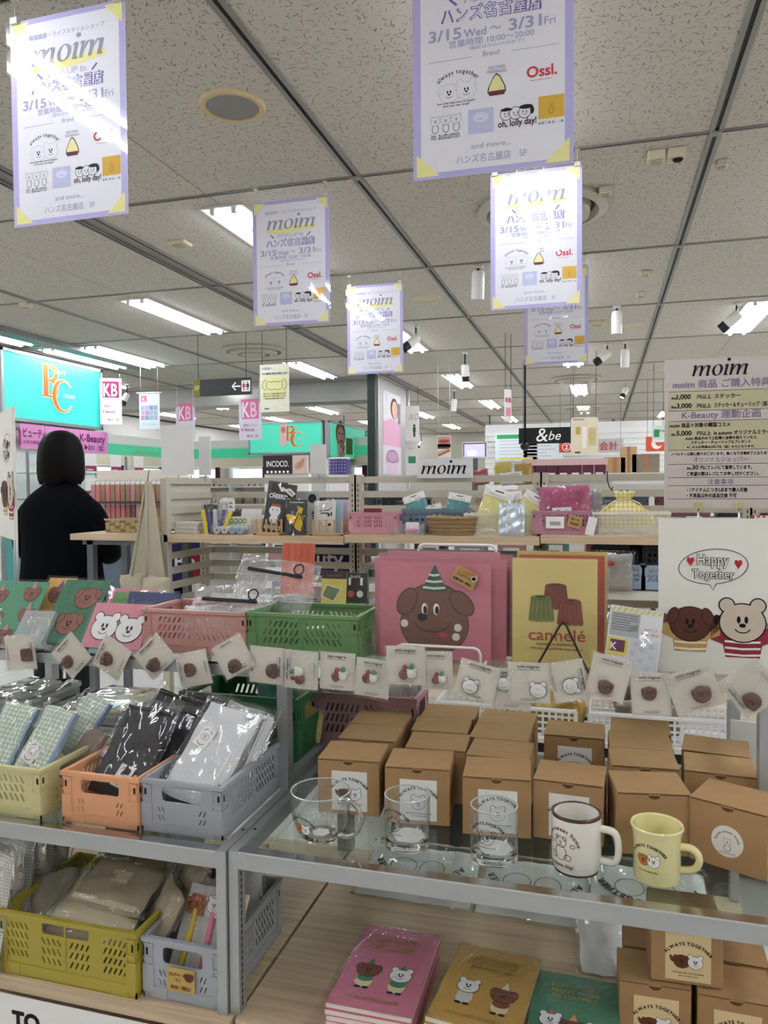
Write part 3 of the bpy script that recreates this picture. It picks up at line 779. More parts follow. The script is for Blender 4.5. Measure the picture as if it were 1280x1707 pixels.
ZS = 2.     # far signs: thicker print
def panel(name, lab, cat, c, w, h, m, rz=0., tilt=0., t=.006, group=None, part='board'):
    """flat board centred at c facing -Y (rz turns it, tilt leans its top back); returns the thing, print goes in its XY plane"""
    o = thing(name, lab, cat, M=TR(*c) @ RZ(rz) @ RX(-tilt) @ UP, group=group)
    MB().box(-w/2, w/2, -h/2, h/2, -t, 0, m).build(part, o)
    return o
def cords(o, w, h, top, m=None):
    for s in (-.42, .42):
        MB().tube([(s*w, h/2-.005, -.002), (s*w, h/2+top, -.002)], .0025, m or BARD, 6).build('cord', o)
# restroom arrow sign
c = Vector((-3.383,6.380,2.288)); w, h = .585, .155
s = panel('hanging_sign', 'black hanging sign with white left arrow and restroom figures', 'sign', c, w, h, mat('1d1c1b', .35), t=.03)
p = MB(); p.rect(-w/2, -h/2, -w/2+.065, h/2, ink('6a6422')); p.text('5F', -w/2+.033, -.02, .06, ink('d8d28a'))
p.line([(.11, 0), (.19, 0)], .012, WHITE); p.line([(.14, .035), (.105, 0), (.14, -.035)], .012, WHITE)
p.rect(.2, -.05, .285, .05, WHITE, .0008)
for x, m in ((.222, ink('a8434a')), (.262, ink('2c3a5a'))):
    p.ell(x, .033, .008, .008, m, .0012, n=10); p.poly([(x-.012, .022), (x-.016, -.012), (x+.016, -.012), (x+.012, .022)], m, .0012); p.rect(x-.008, -.042, x-.001, -.01, m, .0012); p.rect(x+.001, -.042, x+.008, -.01, m, .0012)
p.line([(.242, -.045), (.242, .045)], .003, BLACK, .0012); p.build('lettering', s); cords(s, w, h, 2.78-c.z-h/2)
# mask notice
c = Vector((-2.856,6.380,2.255)); w, h = .285, .43
s = panel('hanging_notice', 'cream hanging notice with a drawn face mask', 'notice', c, w, h, mat('e6e5cf', .5), t=.003)
p = MB(); p.text('お客様へ', -.12, .17, .026, MGRY, 'l', .02); p.text('マスク着用のご協力をお願いします', 0, .125, .02, BLACK, bold=.02, width=.25)
OLV = ink('6f7146'); p.rect(-.11, -.09, .11, .1, ink('e4e3a4'), .0006)
for s_ in (-1, 1): p.ring(s_*.085, .03, .035, .045, .005, OLV, .001, a0=PI/2 if s_ < 0 else -PI/2, a1=PI*1.5 if s_ < 0 else PI/2, n=12)
p.line([(-.078, .065), (-.04, .055), (0, .06), (.04, .055), (.078, .065), (.078, 0), (.04, -.015), (0, -.01), (-.04, -.015), (-.078, 0)], .005, OLV, .001, None, True)
for i in range(3): p.text('店内ではマスクの着用をお願いいたします', 0, -.055-.022*i, .016, ink('3d3d30'), width=.22-.03*(i == 2), bold=.01)
p.rect(-.1, -.19, -.055, -.178, ink('55554c')); p.build('lettering', s); cords(s, w, h, 2.78-c.z-h/2)

# ---- pink letter banners
PINK, MAG = ink('d8719b'), ink('8b2a5a')
KBW = mat('dcd3e0', .5)
def kb(lab, c, w, h, rz, m1, top=None):
    s = panel('hanging_banner', lab, 'banner', c, w, h, KBW, rz, t=.003)
    p = MB(); q = w*.38
    p.rect(-q, h*.08, q, h*.08+2*q*1.05, m1); p.text('K', -q*.48, h*.08+q*.18, q*2.3, WHITE, bold=.02, width=q*.85); p.text('B', q*.42, h*.08+q*.18, q*2.3, ink('efc6d8'), bold=.02, width=q*.75)
    p.text('韓国コスメ', 0, -h*.12, w*.1, MAG, width=w*.6); p.text('K-Beauty', -.1*w, -h*.25, w*.16, MAG, bold=.01); p.text('▶3/31（金）', w*.12, -h*.42, w*.13, MAG, width=w*.5); p.build('lettering', s)
    cords(s, w, h, top if top else 2.78-c[2]-h/2, CLIPM)
kb('pink letter banner hanging against the end of the turquoise lightbox', Vector((-5.453,7.600,2.363)), .235, .53, .55, MAG, .05)
kb('pink letter banner peeking out above the tall white board backs', Vector((-5.082,8.600,2.175)), .27, .42, 0, PINK)
kb('pink letter banner hanging under the mask notice', Vector((-3.986,8.200,2.132)), .29, .43, 0, PINK)
c = Vector((-4.818,7.400,2.212)); s = panel('hanging_banner', 'pale blue poster hanging from a short white rod', 'banner', c, .24, .4, mat('d6e2e6', .5), .12, t=.003)
p = MB(); p.rect(-.1, .1, -.03, .17, PINK); p.text('K', -.065, .11, .06, WHITE); R = random.Random(4)
for i in range(12): p.rect(-.1+.05*(i % 4), -.1+.055*(i//4), -.055+.05*(i % 4), -.05+.055*(i//4), ink(R.choice(['9fb4c9', 'c58fae', '8fa7a0', 'b9a9c9', '7f93b5'])))
p.text('カラーコスメ', 0, -.16, .03, MGRY); p.build('print', s)
MB().tube([(-.15, .2, 0), (.15, .2, 0)], .008, SPW).build('rod', s); cords(s, .24, .4, 2.78-c.z-.2, CLIPM)

# ---- lightboxes
TEAL = mat('2fa89e', .4, emit=.4, ecol='44cfc2', vary=.02, scale=2)
TEALG = mat('3fae98', .4, emit=.38, ecol='4fd0a8', vary=.02)
SILV = mat('8f9392', .35, .7)
def bc(p, cx, cy, k, z=.001):
    for m, g, dz in ((ink('f1dfb0'), .012, 0), (ink('c9682f'), 0, .0012)):
        x, y = cx-.16*k, cy-.16*k; q = [z+dz+.00012*i for i in range(9)]
        p.rect(x-.02*k-g*k, y, x+.075*k+g*k, y+.44*k, m, q[0]); p.rect(x-.05*k, y-g*k, x+.14*k, y+.02*k+g*k, m, q[1]); p.rect(x-.05*k, y+.42*k-g*k, x+.14*k, y+.44*k+g*k, m, q[2]); p.rect(x, y+.22*k, x+.15*k, y+.24*k, m, q[3])
        for n_, (yy, ry) in enumerate(((.12, .115), (.335, .1))):
            n = 14; A = [-PI/2+PI*i/n for i in range(n+1)]
            p.line([(x+.1*k+.14*k*math.cos(a), y+yy*k+ry*k*math.sin(a)) for a in A], [k*(.02+.055*math.cos(a)+2*g) for a in A], m, q[4+n_])
        A = [.7+(2*PI-1.25)*i/26 for i in range(27)]
        p.line([(cx+.22*k+.2*k*math.cos(a), cy-.12*k+.22*k*math.sin(a)) for a in A], [k*(.012+.07*max(0, -math.cos(a))**1.3+2*g) for a in A], m, z+dz+.0028)
    p.text('EAUTY', cx+.03*k, cy+.18*k, .08*k, ink('e3c99a'), 'l', z=.006); p.text('ORNER', cx+.2*k, cy-.14*k, .08*k, ink('e3c99a'), 'l', z=.006)
def lightbox(lab, p0, p1, z0, z1, face, artf=None, depth=.15, frame=.03):
    """upright lit box between two floor-plan points, face to the left-hand normal"""
    a, b = Vector((*p0, (z0+z1)/2)), Vector((*p1, (z0+z1)/2)); w = (b-a).length; h = z1-z0
    s = thing('lightbox_sign', lab, 'sign', M=TR(*((a+b)/2)) @ RZ(math.atan2(b.y-a.y, b.x-a.x)) @ UP)
    MB().box(-w/2, w/2, -h/2, h/2, -depth, -.004, SILV).build('housing', s)
    MB().box(-w/2+frame, w/2-frame, -h/2+frame, h/2-frame, -.004, 0, face).build('face', s)
    f = MB(); f.box(-w/2, w/2, h/2-frame, h/2, -.004, .015, SILV); f.box(-w/2, w/2, -h/2, -h/2+frame, -.004, .015, SILV); f.box(-w/2, -w/2+frame, -h/2, h/2, -.004, .015, SILV); f.box(w/2-frame, w/2, -h/2, h/2, -.004, .015, SILV); f.build('frame', s)
    MB().box(-w/2+.04, w/2-.04, -(z0+z1)/2, -h/2, -depth, -depth*.5, mat('e6e5e0', .45)).build('support', s)
    if artf: p = MB(); artf(p, w, h); p.build('lettering', s)
    return s
lightbox('big turquoise lightbox with orange initials at left', (-5.6, 6.08), (-5.6, 7.63), 2.035, 2.735, TEAL, lambda p, w, h: bc(p, -.05, .06, .75))
lightbox('far turquoise and green lightbox with faint orange initials', (-4.40, 9), (-3.37, 9), 1.785, 2.195, TEALG, lambda p, w, h: (bc(p, .08, .03, .42), p.rect(-.07, -.1, .02, .19, ink('e3bcb8'), .003), p.ell(-.025, .1, .03, .04, ink('b5726b'), .0035)), .9, .02)
SKIN = mat('caa082', .6)
def swim(p, w, h):
    p.ell(-.33, .1, .19, .17, ink('6a4a35'), .002, n=24); p.ell(-.33, .07, .14, .12, ink('c99c7c'), .003, n=22); p.ell(-.39, .1, .03, .015, BLACK, .004); p.ell(-.27, .1, .03, .015, BLACK, .004); p.ell(-.33, 0, .05, .02, RED, .004)
    p.poly([(-.45, -.3), (-.2, -.3), (-.16, -.04), (-.48, -.04)], ink('d8c4bd'), .0025)
    R = random.Random(2)
    for i in range(22): p.ell(-.46+R.random()*.27, -.28+R.random()*.22, .018, .018, ink('b5545a'), .0045, n=8)
    p.ell(-.24, -.25, .09, .05, ink('cf5560'), .005); p.rect(-.12, -.16, .16, .06, ink('8a8a4a'), .003)
lightbox('side of the far lightbox with a picture of a woman in a headscarf', (-3.31, 9.02), (-3.31, 10.6), 1.72, 2.195, TEALG, swim, .05, .02)
# pink banner strip below the big lightbox
PKB = mat('c87fb0', .45)
s = thing('banner_strip', 'long pink banner strip with Japanese lettering below the big lightbox', 'banner', M=TR(-5.56, 6.98, 1.885) @ RZ(PI/2) @ UP)
for i in range(4): MB().box(-.7+.35*i+.004, -.7+.35*(i+1)-.004, -.125, .125, -.004, 0, PKB).build('panel', s)
p = MB(); p.text('ビューティーコーナー', -.66, .0, .1, ink('5a2148'), 'l', .02, width=.68); p.text('人気の韓国コスメ勢ぞろい', -.66, -.07, .045, ink('5a2148'), 'l'); p.text('K-Beauty', .42, .0, .12, ink('5a2148'), 'c', .02); p.text('▶3/31（金）', .45, -.09, .07, ink('5a2148'), 'c', .02); p.rect(-.72, -.09, -.69, .06, MAG); p.build('lettering', s)

# ---- far hanging signs on the right
def hang(name, lab, cat, px, w, h, m, draw=None, rz=0., t=.01, cord=True):
    c = Vector(px); s = panel(name, lab, cat, c, w, h, m, rz, t=t)
    if draw: p = MB(); draw(p); p.build('lettering', s)
    if cord: cords(s, w, h, 2.78-c.z-h/2)
    return s
def script(p, k=1.):
    p.text('&', -.07*k, -.09*k, .3*k, WHITE, shear=.12); p.text('be', .12*k, -.07*k, .2*k, WHITE, shear=.3, width=.19*k)
hang('hanging_sign', 'black hanging panel with white handwritten lettering', 'sign', (-0.616,9.000,1.937), .64, .185, mat('121213', .4), lambda p: script(p, .75))
def plan(p):
    p.rect(-.13, -.19, .13, .2, ink('e6d9c0'), .0006); p.rect(-.09, .02, -.04, .1, ink('b9a95a'), .001); p.rect(-.02, -.13, .02, .1, ink('f5efe2'), .001); p.rect(.04, -.1, .12, .09, ink('cdbf8d'), .001)
    p.ring(.08, 0, .03, .05, .006, ink('a59a3a'), .0015, n=4); p.rect(-.12, .17, .0, .185, MGRY, .001); p.rect(-.1, -.18, -.04, -.165, BLACK, .001)
hang('floor_map_board', 'cream floor map board overlapping the black lettered panel', 'sign', (-0.180,8.400,1.881), .28, .38, mat('e8e2d6', .5), plan, t=.004)
hang('register_number_sign', 'red sign with white number two in a ring', 'sign', (-0.524,12.000,1.950), .22, .17, mat('b5432f', .5), lambda p: (p.ell(0, 0, .065, .065, WHITE, .0006), p.ell(0, 0, .055, .055, mat('b5432f', .5), .0009), p.text('2', 0, -.035, .1, WHITE, bold=.02, z=.0012)))
hang('hanging_sign', 'grey hanging sign with two red Japanese characters', 'sign', (0.083,13.000,2.006), .5, .22, mat('b9b4b3', .5), lambda p: p.text('会計', .02, -.06, .15, ink('b0453c'), bold=.02))
hang('register_number_sign', 'orange red sign with a white ring, far right', 'sign', (0.698,11.000,1.916), .24, .2, mat('d2502f', .5), lambda p: (p.ell(.02, 0, .07, .07, WHITE, .0006), p.ell(.05, .02, .05, .05, mat('d2502f', .5), .0009)))
hang('exit_sign', 'small pale green exit figure sign at far right', 'sign', (0.649,9.500,1.958), .16, .2, mat('cfe0cf', .5), lambda p: (p.rect(-.06, -.04, 0, .05, ink('3a8a5a')), p.text('非常口', .04, .02, .03, ink('3a8a5a')), p.rect(-.07, -.09, .07, -.07, WHITE)))
hang('hanging_banner', 'narrow white banner with red letters on long cords, far back', 'banner', (-0.846,7.200,2.109), .085, .3, mat('e9e3e2', .5), lambda p: (p.text('KB', 0, .03, .06, ink('c9405c'), bold=.03), p.rect(-.03, -.1, .03, -.02, ink('d98aa0'))), .9)
hang('hanging_notice', 'white hanging notice with a green standing figure beside the pillar', 'notice', (-2.588,10.500,2.251), .2, .5, mat('dfe2da', .5), lambda p: (p.text('立って', .03, .1, .045, BLACK), p.text('ください。', .03, .05, .045, BLACK), p.ell(.03, -.03, .018, .018, ink('2c5a2c'), .001), p.rect(.01, -.12, .05, -.05, ink('2c5a2c')), p.rect(.015, -.19, .045, -.12, ink('2c5a2c'))))
hang('hanging_notice', 'white and green notice below the standing figure notice', 'notice', (-2.624,10.600,1.771), .18, .5, mat('dde0d9', .5), lambda p: (p.rect(-.05, -.08, .06, .02, ink('3f8f63')), p.text('EXIT', 0, .12, .04, MGRY)), cord=False)
def monit():
    c = Vector((-1.294,8.000,1.726)); s = thing('monitor', 'small screen showing a pale violet picture, on the far counter', 'monitor', M=TR(*c) @ UP)
    MB().box(-.13, .13, -.075, .1, -.03, 0, mat('d2d0cf', .4)).build('body', s); MB().rect(-.12, -.06, .12, .085, mat('3c3a52', .3)).build('bezel', s)
    m = mat('b9b2dc', .4, emit=.55, ecol='c3bde6', vary=.1, scale=9); p = MB(); p.rect(-.11, -.06, .11, .075, m, .002); p.ell(-.03, -.02, .05, .03, mat('fff7e0', .4, emit=1.), .003); p.build('screen', s)
    MB().box(-.03, .03, -c.z, -.07, -.03, -.01, mat('55555a', .4)).build('stand', s)
monit()
c = Vector((-1.623,8.000,1.777)); s = panel('picture_poster', 'poster with red and dark close-up photos above the lettered sign panel', 'poster', c, .15, .24, mat('d8d2ce', .5))
p = MB(); p.rect(-.07, .0, .07, .11, ink('b98a80')); p.rect(-.07, -.02, .07, .03, ink('5a3a42')); p.ell(0, .06, .06, .02, ink('a04a48'), .001); p.poly([(-.07, -.11), (.07, -.05), (.07, -.01), (-.07, -.05)], ink('c9a080'), .001); p.line([(-.06, -.09), (.06, -.04)], .012, ink('7a4a3a'), .002); p.build('print', s); cords(s, .15, .24, 2.78-c.z-.12, CLIPM)
# pillar posters (on the +X face of the partition)
def pil(lab, y, z, w, h, draw, m):
    s = thing('pillar_poster', lab, 'poster', M=TR(-2.757, y, z) @ RZ(PI/2) @ UP); MB().box(-w/2, w/2, -h/2, h/2, -.002, 0, m).build('sheet', s); p = MB(); draw(p, w, h); p.build('print', s)
def beauty(p, w, h):
    p.rect(-w/2, -h/2, w/2, -.05*h, ink('d5a3bb')); p.ell(.12*w, .22*h, .22*w, .2*h, ink('5a4038'), .0006, n=20); p.ell(.14*w, .2*h, .16*w, .17*h, ink('d8b09c'), .0009, n=20); p.rect(.32*w, -.05*h, .48*w, .35*h, ink('8d8088'), .0008); p.ell(.0, -.04*h, .3*w, .05*h, ink('d5a3bb'), .001); p.rect(-.38*w, .3*h, -.28*w, .45*h, LGRY, .0008)
pil('pink and white beauty poster with a face on the pillar', 10.05, 2.27, .9, .72, beauty, mat('d6d3d6', .5))
pil('pale poster of a pink ruffled garment low on the pillar', 10.05, 1.73, .95, .4, lambda p, w, h: (p.ell(0, .0, .36*w, .3*h, ink('bb93ae')), p.rect(-.3*w, -h/2, .3*w, -.1*h, ink('cdb9c9'), .0007), p.ring(0, .1*h, .3*w, .2*h, .02, ink('8a6a85'), .0009)), mat('cfc9cf', .5))


# ================================================================ beauty corner at left, far shops
WHT = mat('e6e5e0', .45, 0, .4, .02); CREAMW = mat('e6dcc2', .55, 0, .3, .02)
MINT = mat('3fb488', .5, emit=.25, ecol='48bb90'); SKYL = mat('dcebf5', .4, emit=.9, ecol='d6e8f7')
def shopfront(lab, x0, y0, x1, y1, names):
    a, b = Vector((x0, y0, 0)), Vector((x1, y1, 0)); L = (b-a).length
    s = thing('shop_fascia', lab, 'shop front', M=TR(x0, y0, 0) @ RZ(math.atan2(y1-y0, x1-x0)))
    MB().box(0, L, .0, .08, 1.79, 1.93, MINT).build('green_band', s)
    MB().box(0, L, .0, .09, 1.66, 1.79, CREAMW).build('cream_band', s)
    MB().box(0, L, .02, .1, 1.93, 2.05, WHT).build('top_board', s)
    MB().box(0, L, .3, .34, 0, 1.66, mat('cfc6ba', .6)).build('back_panel', s)
    n = max(1, int(L/.75)); k = L/n
    for i in range(n):
        MB().box(i*k+.01, i*k+k*.62, .1, .14, 1.5, 1.63, SKYL).build('lit_sign', s)
        d = MB(UP); d.text(names[i % len(names)], i*k+k*.32, 1.54, .07, ink('5f8fb5'), z=-.095); d.build('lettering', s)
        MB().box(i*k+k*.64, i*k+k*.72, .1, .14, 1.5, 1.66, ink('5c2a3a')).build('sign_divider', s)
        MB().box(i*k+.0, i*k+.02, .0, .3, 0, 1.66, WHT).build('upright', s)
    d = MB(UP); d.text('Beauty Corner', L*.55, 1.82, .09, ink('b9b95a'), z=.003, shear=.2); d.build('lettering', s)
    for zz in (.55, .85, 1.12, 1.38): MB().box(.02, L-.02, .1, .3, zz-.02, zz, WHT).build('shelf', s)
    return s
shopfront('far beauty shop front with green band, side run past the turquoise lightbox', -6, 8.05, -6, 10.0, ['SPU', 'BEAUTE BLANCHE'])
shopfront('far beauty shop front with green band behind the tall white board backs', -6, 10.05, -2.95, 10.05, ['IPSA', 'SPLASH', 'KOSE'])
PCOL = ['b98a6a', 'c9a58f', '8f5a52', 'd9b9a9', 'a86a70', 'e3d6c8', '6f5a4a', 'c58f8f', 'b57a60', 'd8c0a0']
R = random.Random(11)
TUBEC = {}
def tube_item(c, w=.045, h=.1, cap=True):
    """small cosmetic tube: tapered body with cap"""
    k = (c, w, h)
    if k not in TUBEC:
        b = MB(); b.loft([(0, 0, 0, w*.3, w*.25), (0, 0, h*.25, w*.32, w*.27), (0, 0, h*.26, w*.48, w*.3), (0, 0, h*.85, w*.5, w*.12), (0, 0, h, w*.5, w*.03)], mat(c, .35, 0, .5, 0)); TUBEC[k] = b
    return TUBEC[k]
def stock(group, labf, pts, items, cat='cosmetic', name='cosmetic_tube'):
    protos = {}
    for i, (p, it) in enumerate(zip(pts, items)):
        if it not in protos:
            o = tube_item(*it).build(name); protos[it] = o
        else: o = protos[it].copy(); COL.objects.link(o)
        o.location = p; tag(o, labf(i), cat, group)
its = [(c, .05, .13) for c in PCOL]
pts = []; labs = []
for row, z in enumerate((1.12, .85)):
    for k in range(22): pts.append((-6.2, 8.12+k*.083, z)); labs.append('cosmetic tube on the %s shelf of the side shop front, %s from its near end' % ('upper' if row == 0 else 'lower', NTH(k)))
stock('tubes on the side shop shelves', lambda i: labs[i], pts, [R.choice(its) for _ in pts])
pts = []; l2 = []
for row, z in enumerate((1.38, 1.12, .85)):
    for k in range(30): pts.append((-5.85+k*.095, 10.2, z)); l2.append('cosmetic tube on the %s shelf of the far facing shop front, %s from the left' % (('top', 'middle', 'lower')[row], NTH(k)))
stock('tubes on the facing shop shelves', lambda i: l2[i], pts, [R.choice(its) for _ in pts])

# peg stand with hanging packs left of the tote bag, in front of the side shop
t = thing('peg_stand', 'white peg stand of small hanging packs left of the canvas tote bag', 'stand', (-3.95, 6.0, 0))
MB().box(-.52, .42, .0, .03, 0, 1.52, mat('e9e0cf', .5)).build('back_panel', t); MB().box(.36, .42, -.25, .0, 0, 1.45, WHT).build('side_panel', t); MB().box(-.52, .42, -.3, 0, .05, .9, mat('5c6a78', .5)).build('lower_cabinet', t)
for z in (1.25, 1.065): MB().box(-.52, .36, -.2, 0, z-.03, z-.01, mat('3c3a3c', .5)).build('shelf', t)
pk = ['6a5340', '9a7a60', 'b88a8a', 'c97a7a', 'd89a9a', '7a5a5a', 'c9b090', 'a86a60']
pp0 = {}
for row, z in enumerate((1.26, 1.08)):
    for k in range(16):
        c = R.choice(pk[:4] if row == 0 else pk[3:])
        if c not in pp0:
            b = MB(); b.box(-.02, .02, -.016, .0, -.12, .05, mat(c, .35)); b.box(-.022, .022, -.0175, -.016, .03, .06, WHT); b.tube([(0, 0, .06), (0, .06, .066)], .003, CHROME, 6); o = b.build('hanging_pack'); pp0[c] = o
        else: o = pp0[c].copy(); COL.objects.link(o)
        o.location = (-4.43+k*.052, 5.9, z+.1); tag(o, 'small pack hanging on the %s row of the white peg stand, %s from the left' % ('upper' if row == 0 else 'lower', NTH(k)), 'cosmetic', 'hanging packs on the peg stand')

# glass tester display behind the person
t = thing('glass_display', 'glass tester display with white and pink cards behind the dark haired person', 'display', (-5.25, 6.9, 0))
MB().box(-.25, .25, -.9, .72, 0, .95, mat('4f9a98', .45)).build('teal_base', t); MB().box(-.32, .34, -.9, .76, 0, .08, WHT).build('plinth', t)
for z in (.98, 1.25, 1.5): MB().box(-.25, .25, -.9, .7, z, z+.012, film('green_glass', .08, 1.1, 3, 0, 'bfe3da')).build('glass_shelf', t)
for y in (-.88, .68): MB().box(-.02, .0, y, y+.02, .98, 1.72, SILV).build('post', t)
for z in (1.0, 1.26, 1.515):
    for k in range(4):
        c = MB(TR(.22, -.66+.42*k, z) @ RZ(PI/2) @ UP); c.box(-.09, .09, 0, .2, -.006, 0, WHT); c.rect(-.085, .02, .085, .075, ink('9a3a66'), .001); c.rect(-.07, .03, .03, .04, WHITE, .0015); c.build('card', t)
# white counter and plinths on the aisle floor
t = thing('white_counter', 'low white counter with dark slot beyond the wooden side table', 'counter', (-4.859, 7.2, 0))
MB().rbox(-.22, .3, 0, .5, .62, .9, WHT, .02).build('body', t); MB().box(-.2, .28, .05, .45, .5, .62, BARD).build('recess', t); MB().rbox(-.22, .3, .02, .5, 0, .5, WHT, .02).build('plinth', t)

# ---------------------------------------------------------------- far products on top of counters
t = thing('brand_panel', 'dark panel with white capitals above the gondola, beside a photo of hands', 'sign', M=TR(*(-2.823,6.400,1.554)) @ UP)
MB().box(-.165, .125, -.075, .09, -.03, 0, mat('2d1f26', .5)).build('panel', t); p = MB(); p.text('INCOCO.', -.02, -.01, .075, WHITE, width=.22, bold=.015)
for i in range(6): p.ell(-.12+.04*i, -.058, .012, .012, WHITE, n=10)
p.build('lettering', t); h = MB(); h.box(.125, .27, -.075, .09, -.03, -.002, mat('d9c3b5', .5)); h.ell(.19, .0, .05, .03, ink('c79a84'), .001, rot=.5); h.ell(.21, .02, .05, .015, ink('b9826c'), .0015, rot=.9); h.build('photo_panel', t)
MB().box(-.165, .27, -1.525, -.075, -.1, -.03, WHT).build('stand', t)
t = thing('patterned_box', 'dark violet patterned carton behind the lettered dark panel, by a white board', 'box', (-2.121,6.000,1.464)); MB().box(-.08, .08, 0, .15, -1.42, -.01, WHT).build('shelf', t)
MB().rbox(-.075, .0, 0, .1, 0, .125, ink('564f86'), .003).rbox(.003, .075, 0, .1, 0, .12, ink('4f4a80'), .003).build('carton', t); p = MB(UP)
for i in range(6):
    for j in range(4): p.ell(-.062+.025*i, .02+.028*j, .006, .009, ink('9b93c4'), .001, n=8)
p.build('pattern', t); MB().box(-.08, .08, 0, .1, .125, .14, WHT).build('lid', t)

ZS = .3
# ---------------------------------------------------------------- the person with a black bob, seen from behind
P0 = Vector((-2.94, 3.62, 0))
per = thing('person', 'person with black bob hair and loose black jacket, back turned, at left', 'person', M=TR(*P0) @ RZ(.1))
SKN, HAIR, COAT, TROU = mat('d9b79e', .55, 0, .4, .03), mat('080605', .6, 0, .12, .1, 60, .35, 160), mat('08090e', .9, 0, .08, .1, 12, .2, 30), mat('15161b', .8)
bm = bmesh.new(); sl = bm.verts.layers.skin.verify()
J = {}
def jv(n, co, r): v = bm.verts.new(co); v[sl].radius = (r, r*.85); J[n] = v
for n, co, r in [('pel', (0, 0, .9), .13), ('abd', (0, 0, 1.05), .12), ('che', (0, .01, 1.22), .13), ('nek', (0, .0, 1.375), .05), ('hea', (0, .02, 1.44), .055), ('mid', (.0, .03, 1.53), .085), ('top', (0, .03, 1.6), .06)]: jv(n, co, r)
for a, b in (('pel', 'abd'), ('abd', 'che'), ('che', 'nek'), ('nek', 'hea'), ('hea', 'mid'), ('mid', 'top')): bm.edges.new((J[a], J[b]))
for s, q in ((-1, 'l'), (1, 'r')):
    for n, co, r in [('hip', (s*.09, 0, .84), .085), ('kne', (s*.1, .02, .46), .06), ('ank', (s*.1, -.01, .09), .042), ('toe', (s*.11, .15, .035), .032), ('sho', (s*.145, 0, 1.27), .045), ('elb', (s*.25, .03, 1.06), .042), ('wri', (s*.16, .23, 1.03), .028), ('pal', (s*.12, .29, 1.04), .032)]: jv(n+q, co, r)
    for a, b in (('pel', 'hip'), ('hip', 'kne'), ('kne', 'ank'), ('ank', 'toe'), ('che', 'sho'), ('sho', 'elb'), ('elb', 'wri'), ('wri', 'pal')):
        bm.edges.new((J[a if a in J else a+q], J[b+q]))
    for k in range(5):
        d = (-.018+.012*k); base = 'pal'+q
        if k == 4: jv('f%d0' % k+q, (s*.09, .29, 1.07), .01); jv('f%d1' % k+q, (s*.075, .32, 1.09), .008)
        else: jv('f%d0' % k+q, (s*.1+s*d*.3, .34, 1.02+d*1.4), .009); jv('f%d1' % k+q, (s*.08+s*d*.3, .375-.004*abs(k-1), 1.025+d*1.5), .008)
        bm.edges.new((J[base], J['f%d0' % k+q])); bm.edges.new((J['f%d0' % k+q], J['f%d1' % k+q]))
J['pel'][sl].use_root = True
me = bpy.data.meshes.new('body'); bm.to_mesh(me); bm.free(); me.materials.append(SKN)
body = bpy.data.objects.new('body', me); COL.objects.link(body); body.parent = per
body.modifiers.new('skin', 'SKIN'); body.modifiers['skin'].use_smooth_shade = True; m = body.modifiers.new('sub', 'SUBSURF'); m.levels = 1; m.render_levels = 1
c = MB()      # jacket: trunk and two sleeves, one garment
c.loft([(0, .0, .66, .27, .17), (0, .0, .78, .262, .165), (0, .0, .95, .235, .15), (0, -.005, 1.1, .23, .145), (0, -.01, 1.2, .235, .14, 2.3), (0, -.01, 1.27, .222, .13, 2.2), (0, -.005, 1.325, .175, .105), (0, 0, 1.365, .115, .08), (0, .005, 1.395, .075, .065), (0, .01, 1.41, .07, .06)], COAT)
for s in (-1, 1): c.tube([(s*.13, -.0, 1.27), (s*.175, .0, 1.235), (s*.222, .005, 1.14), (s*.255, .03, 1.02), (s*.25, .09, .97), (s*.2, .18, 1.0), (s*.165, .225, 1.025)], [.06, .078, .08, .08, .075, .062, .055], COAT, 14)
jk = c.build('jacket', per); m = jk.modifiers.new('sub', 'SUBSURF'); m.levels = 1; m.render_levels = 1
MB().loft([(0, 0, 1.385, .082, .075), (0, .0, 1.425, .078, .07)], COAT).build('collar', per)
c = MB()
for s in (-1, 1): c.loft([(s*.1, .0, .07, .06, .07), (s*.1, .01, .45, .085, .09), (s*.09, 0, .86, .11, .13)], TROU)
c.build('trousers', per)
c = MB()
for s in (-1, 1): c.loft([(s*.11, .06, 0, .045, .125), (s*.11, .06, .05, .045, .12), (s*.105, .0, .09, .045, .06)], mat('1c1a1a', .4))
c.build('shoes', per)
hb = MB(); n = 56; rings = [(1.684, .015, .016, .004), (1.68, .036, .04, .006), (1.667, .066, .072, .008), (1.642, .094, .101, .012), (1.60, .115, .121, .016), (1.55, .125, .129, .018), (1.5, .13, .13, .02), (1.45, .133, .125, .026), (1.41, .13, .115, .032), (1.385, .118, .1, .03)]
vs = []; fs = []
for zi, (z, rx, ry, wv) in enumerate(rings):
    for k in range(n):
        t_ = 2*PI*k/n; f = 1+wv*(math.sin(7*t_+zi*.25)*.5+.45*math.sin(19*t_-zi*.4))
        fy = ry if math.sin(t_) < 0 else ry*.82
        vs.append((rx*f*math.cos(t_), .02+fy*f*math.sin(t_)*(1 if not (math.sin(t_) > .5 and z < 1.56) else .55), z+(.01*math.sin(5*t_)+.007*math.sin(17*t_) if zi == len(rings)-1 else 0)))
for i in range(len(rings)-1):
    for k in range(n): l = (k+1) % n; fs.append((i*n+l, i*n+k, (i+1)*n+k, (i+1)*n+l))
fs.append(tuple(range(n)))
hb.add(vs, fs, HAIR, smooth=True); hb.build('hair', per)
fc = MB()
for s in (-1, 1): fc.ball(.012, .006, .007, ink('1a1512'), 10, 6, TR(s*.035, .112, 1.535)); fc.ball(.008, .012, .022, SKN, 8, 6, TR(s*.09, .03, 1.525))
fc.ball(.011, .014, .018, SKN, 8, 6, TR(0, .125, 1.505)); fc.ball(.022, .006, .006, ink('a8645c'), 10, 6, TR(0, .108, 1.47)); fc.build('face', per)

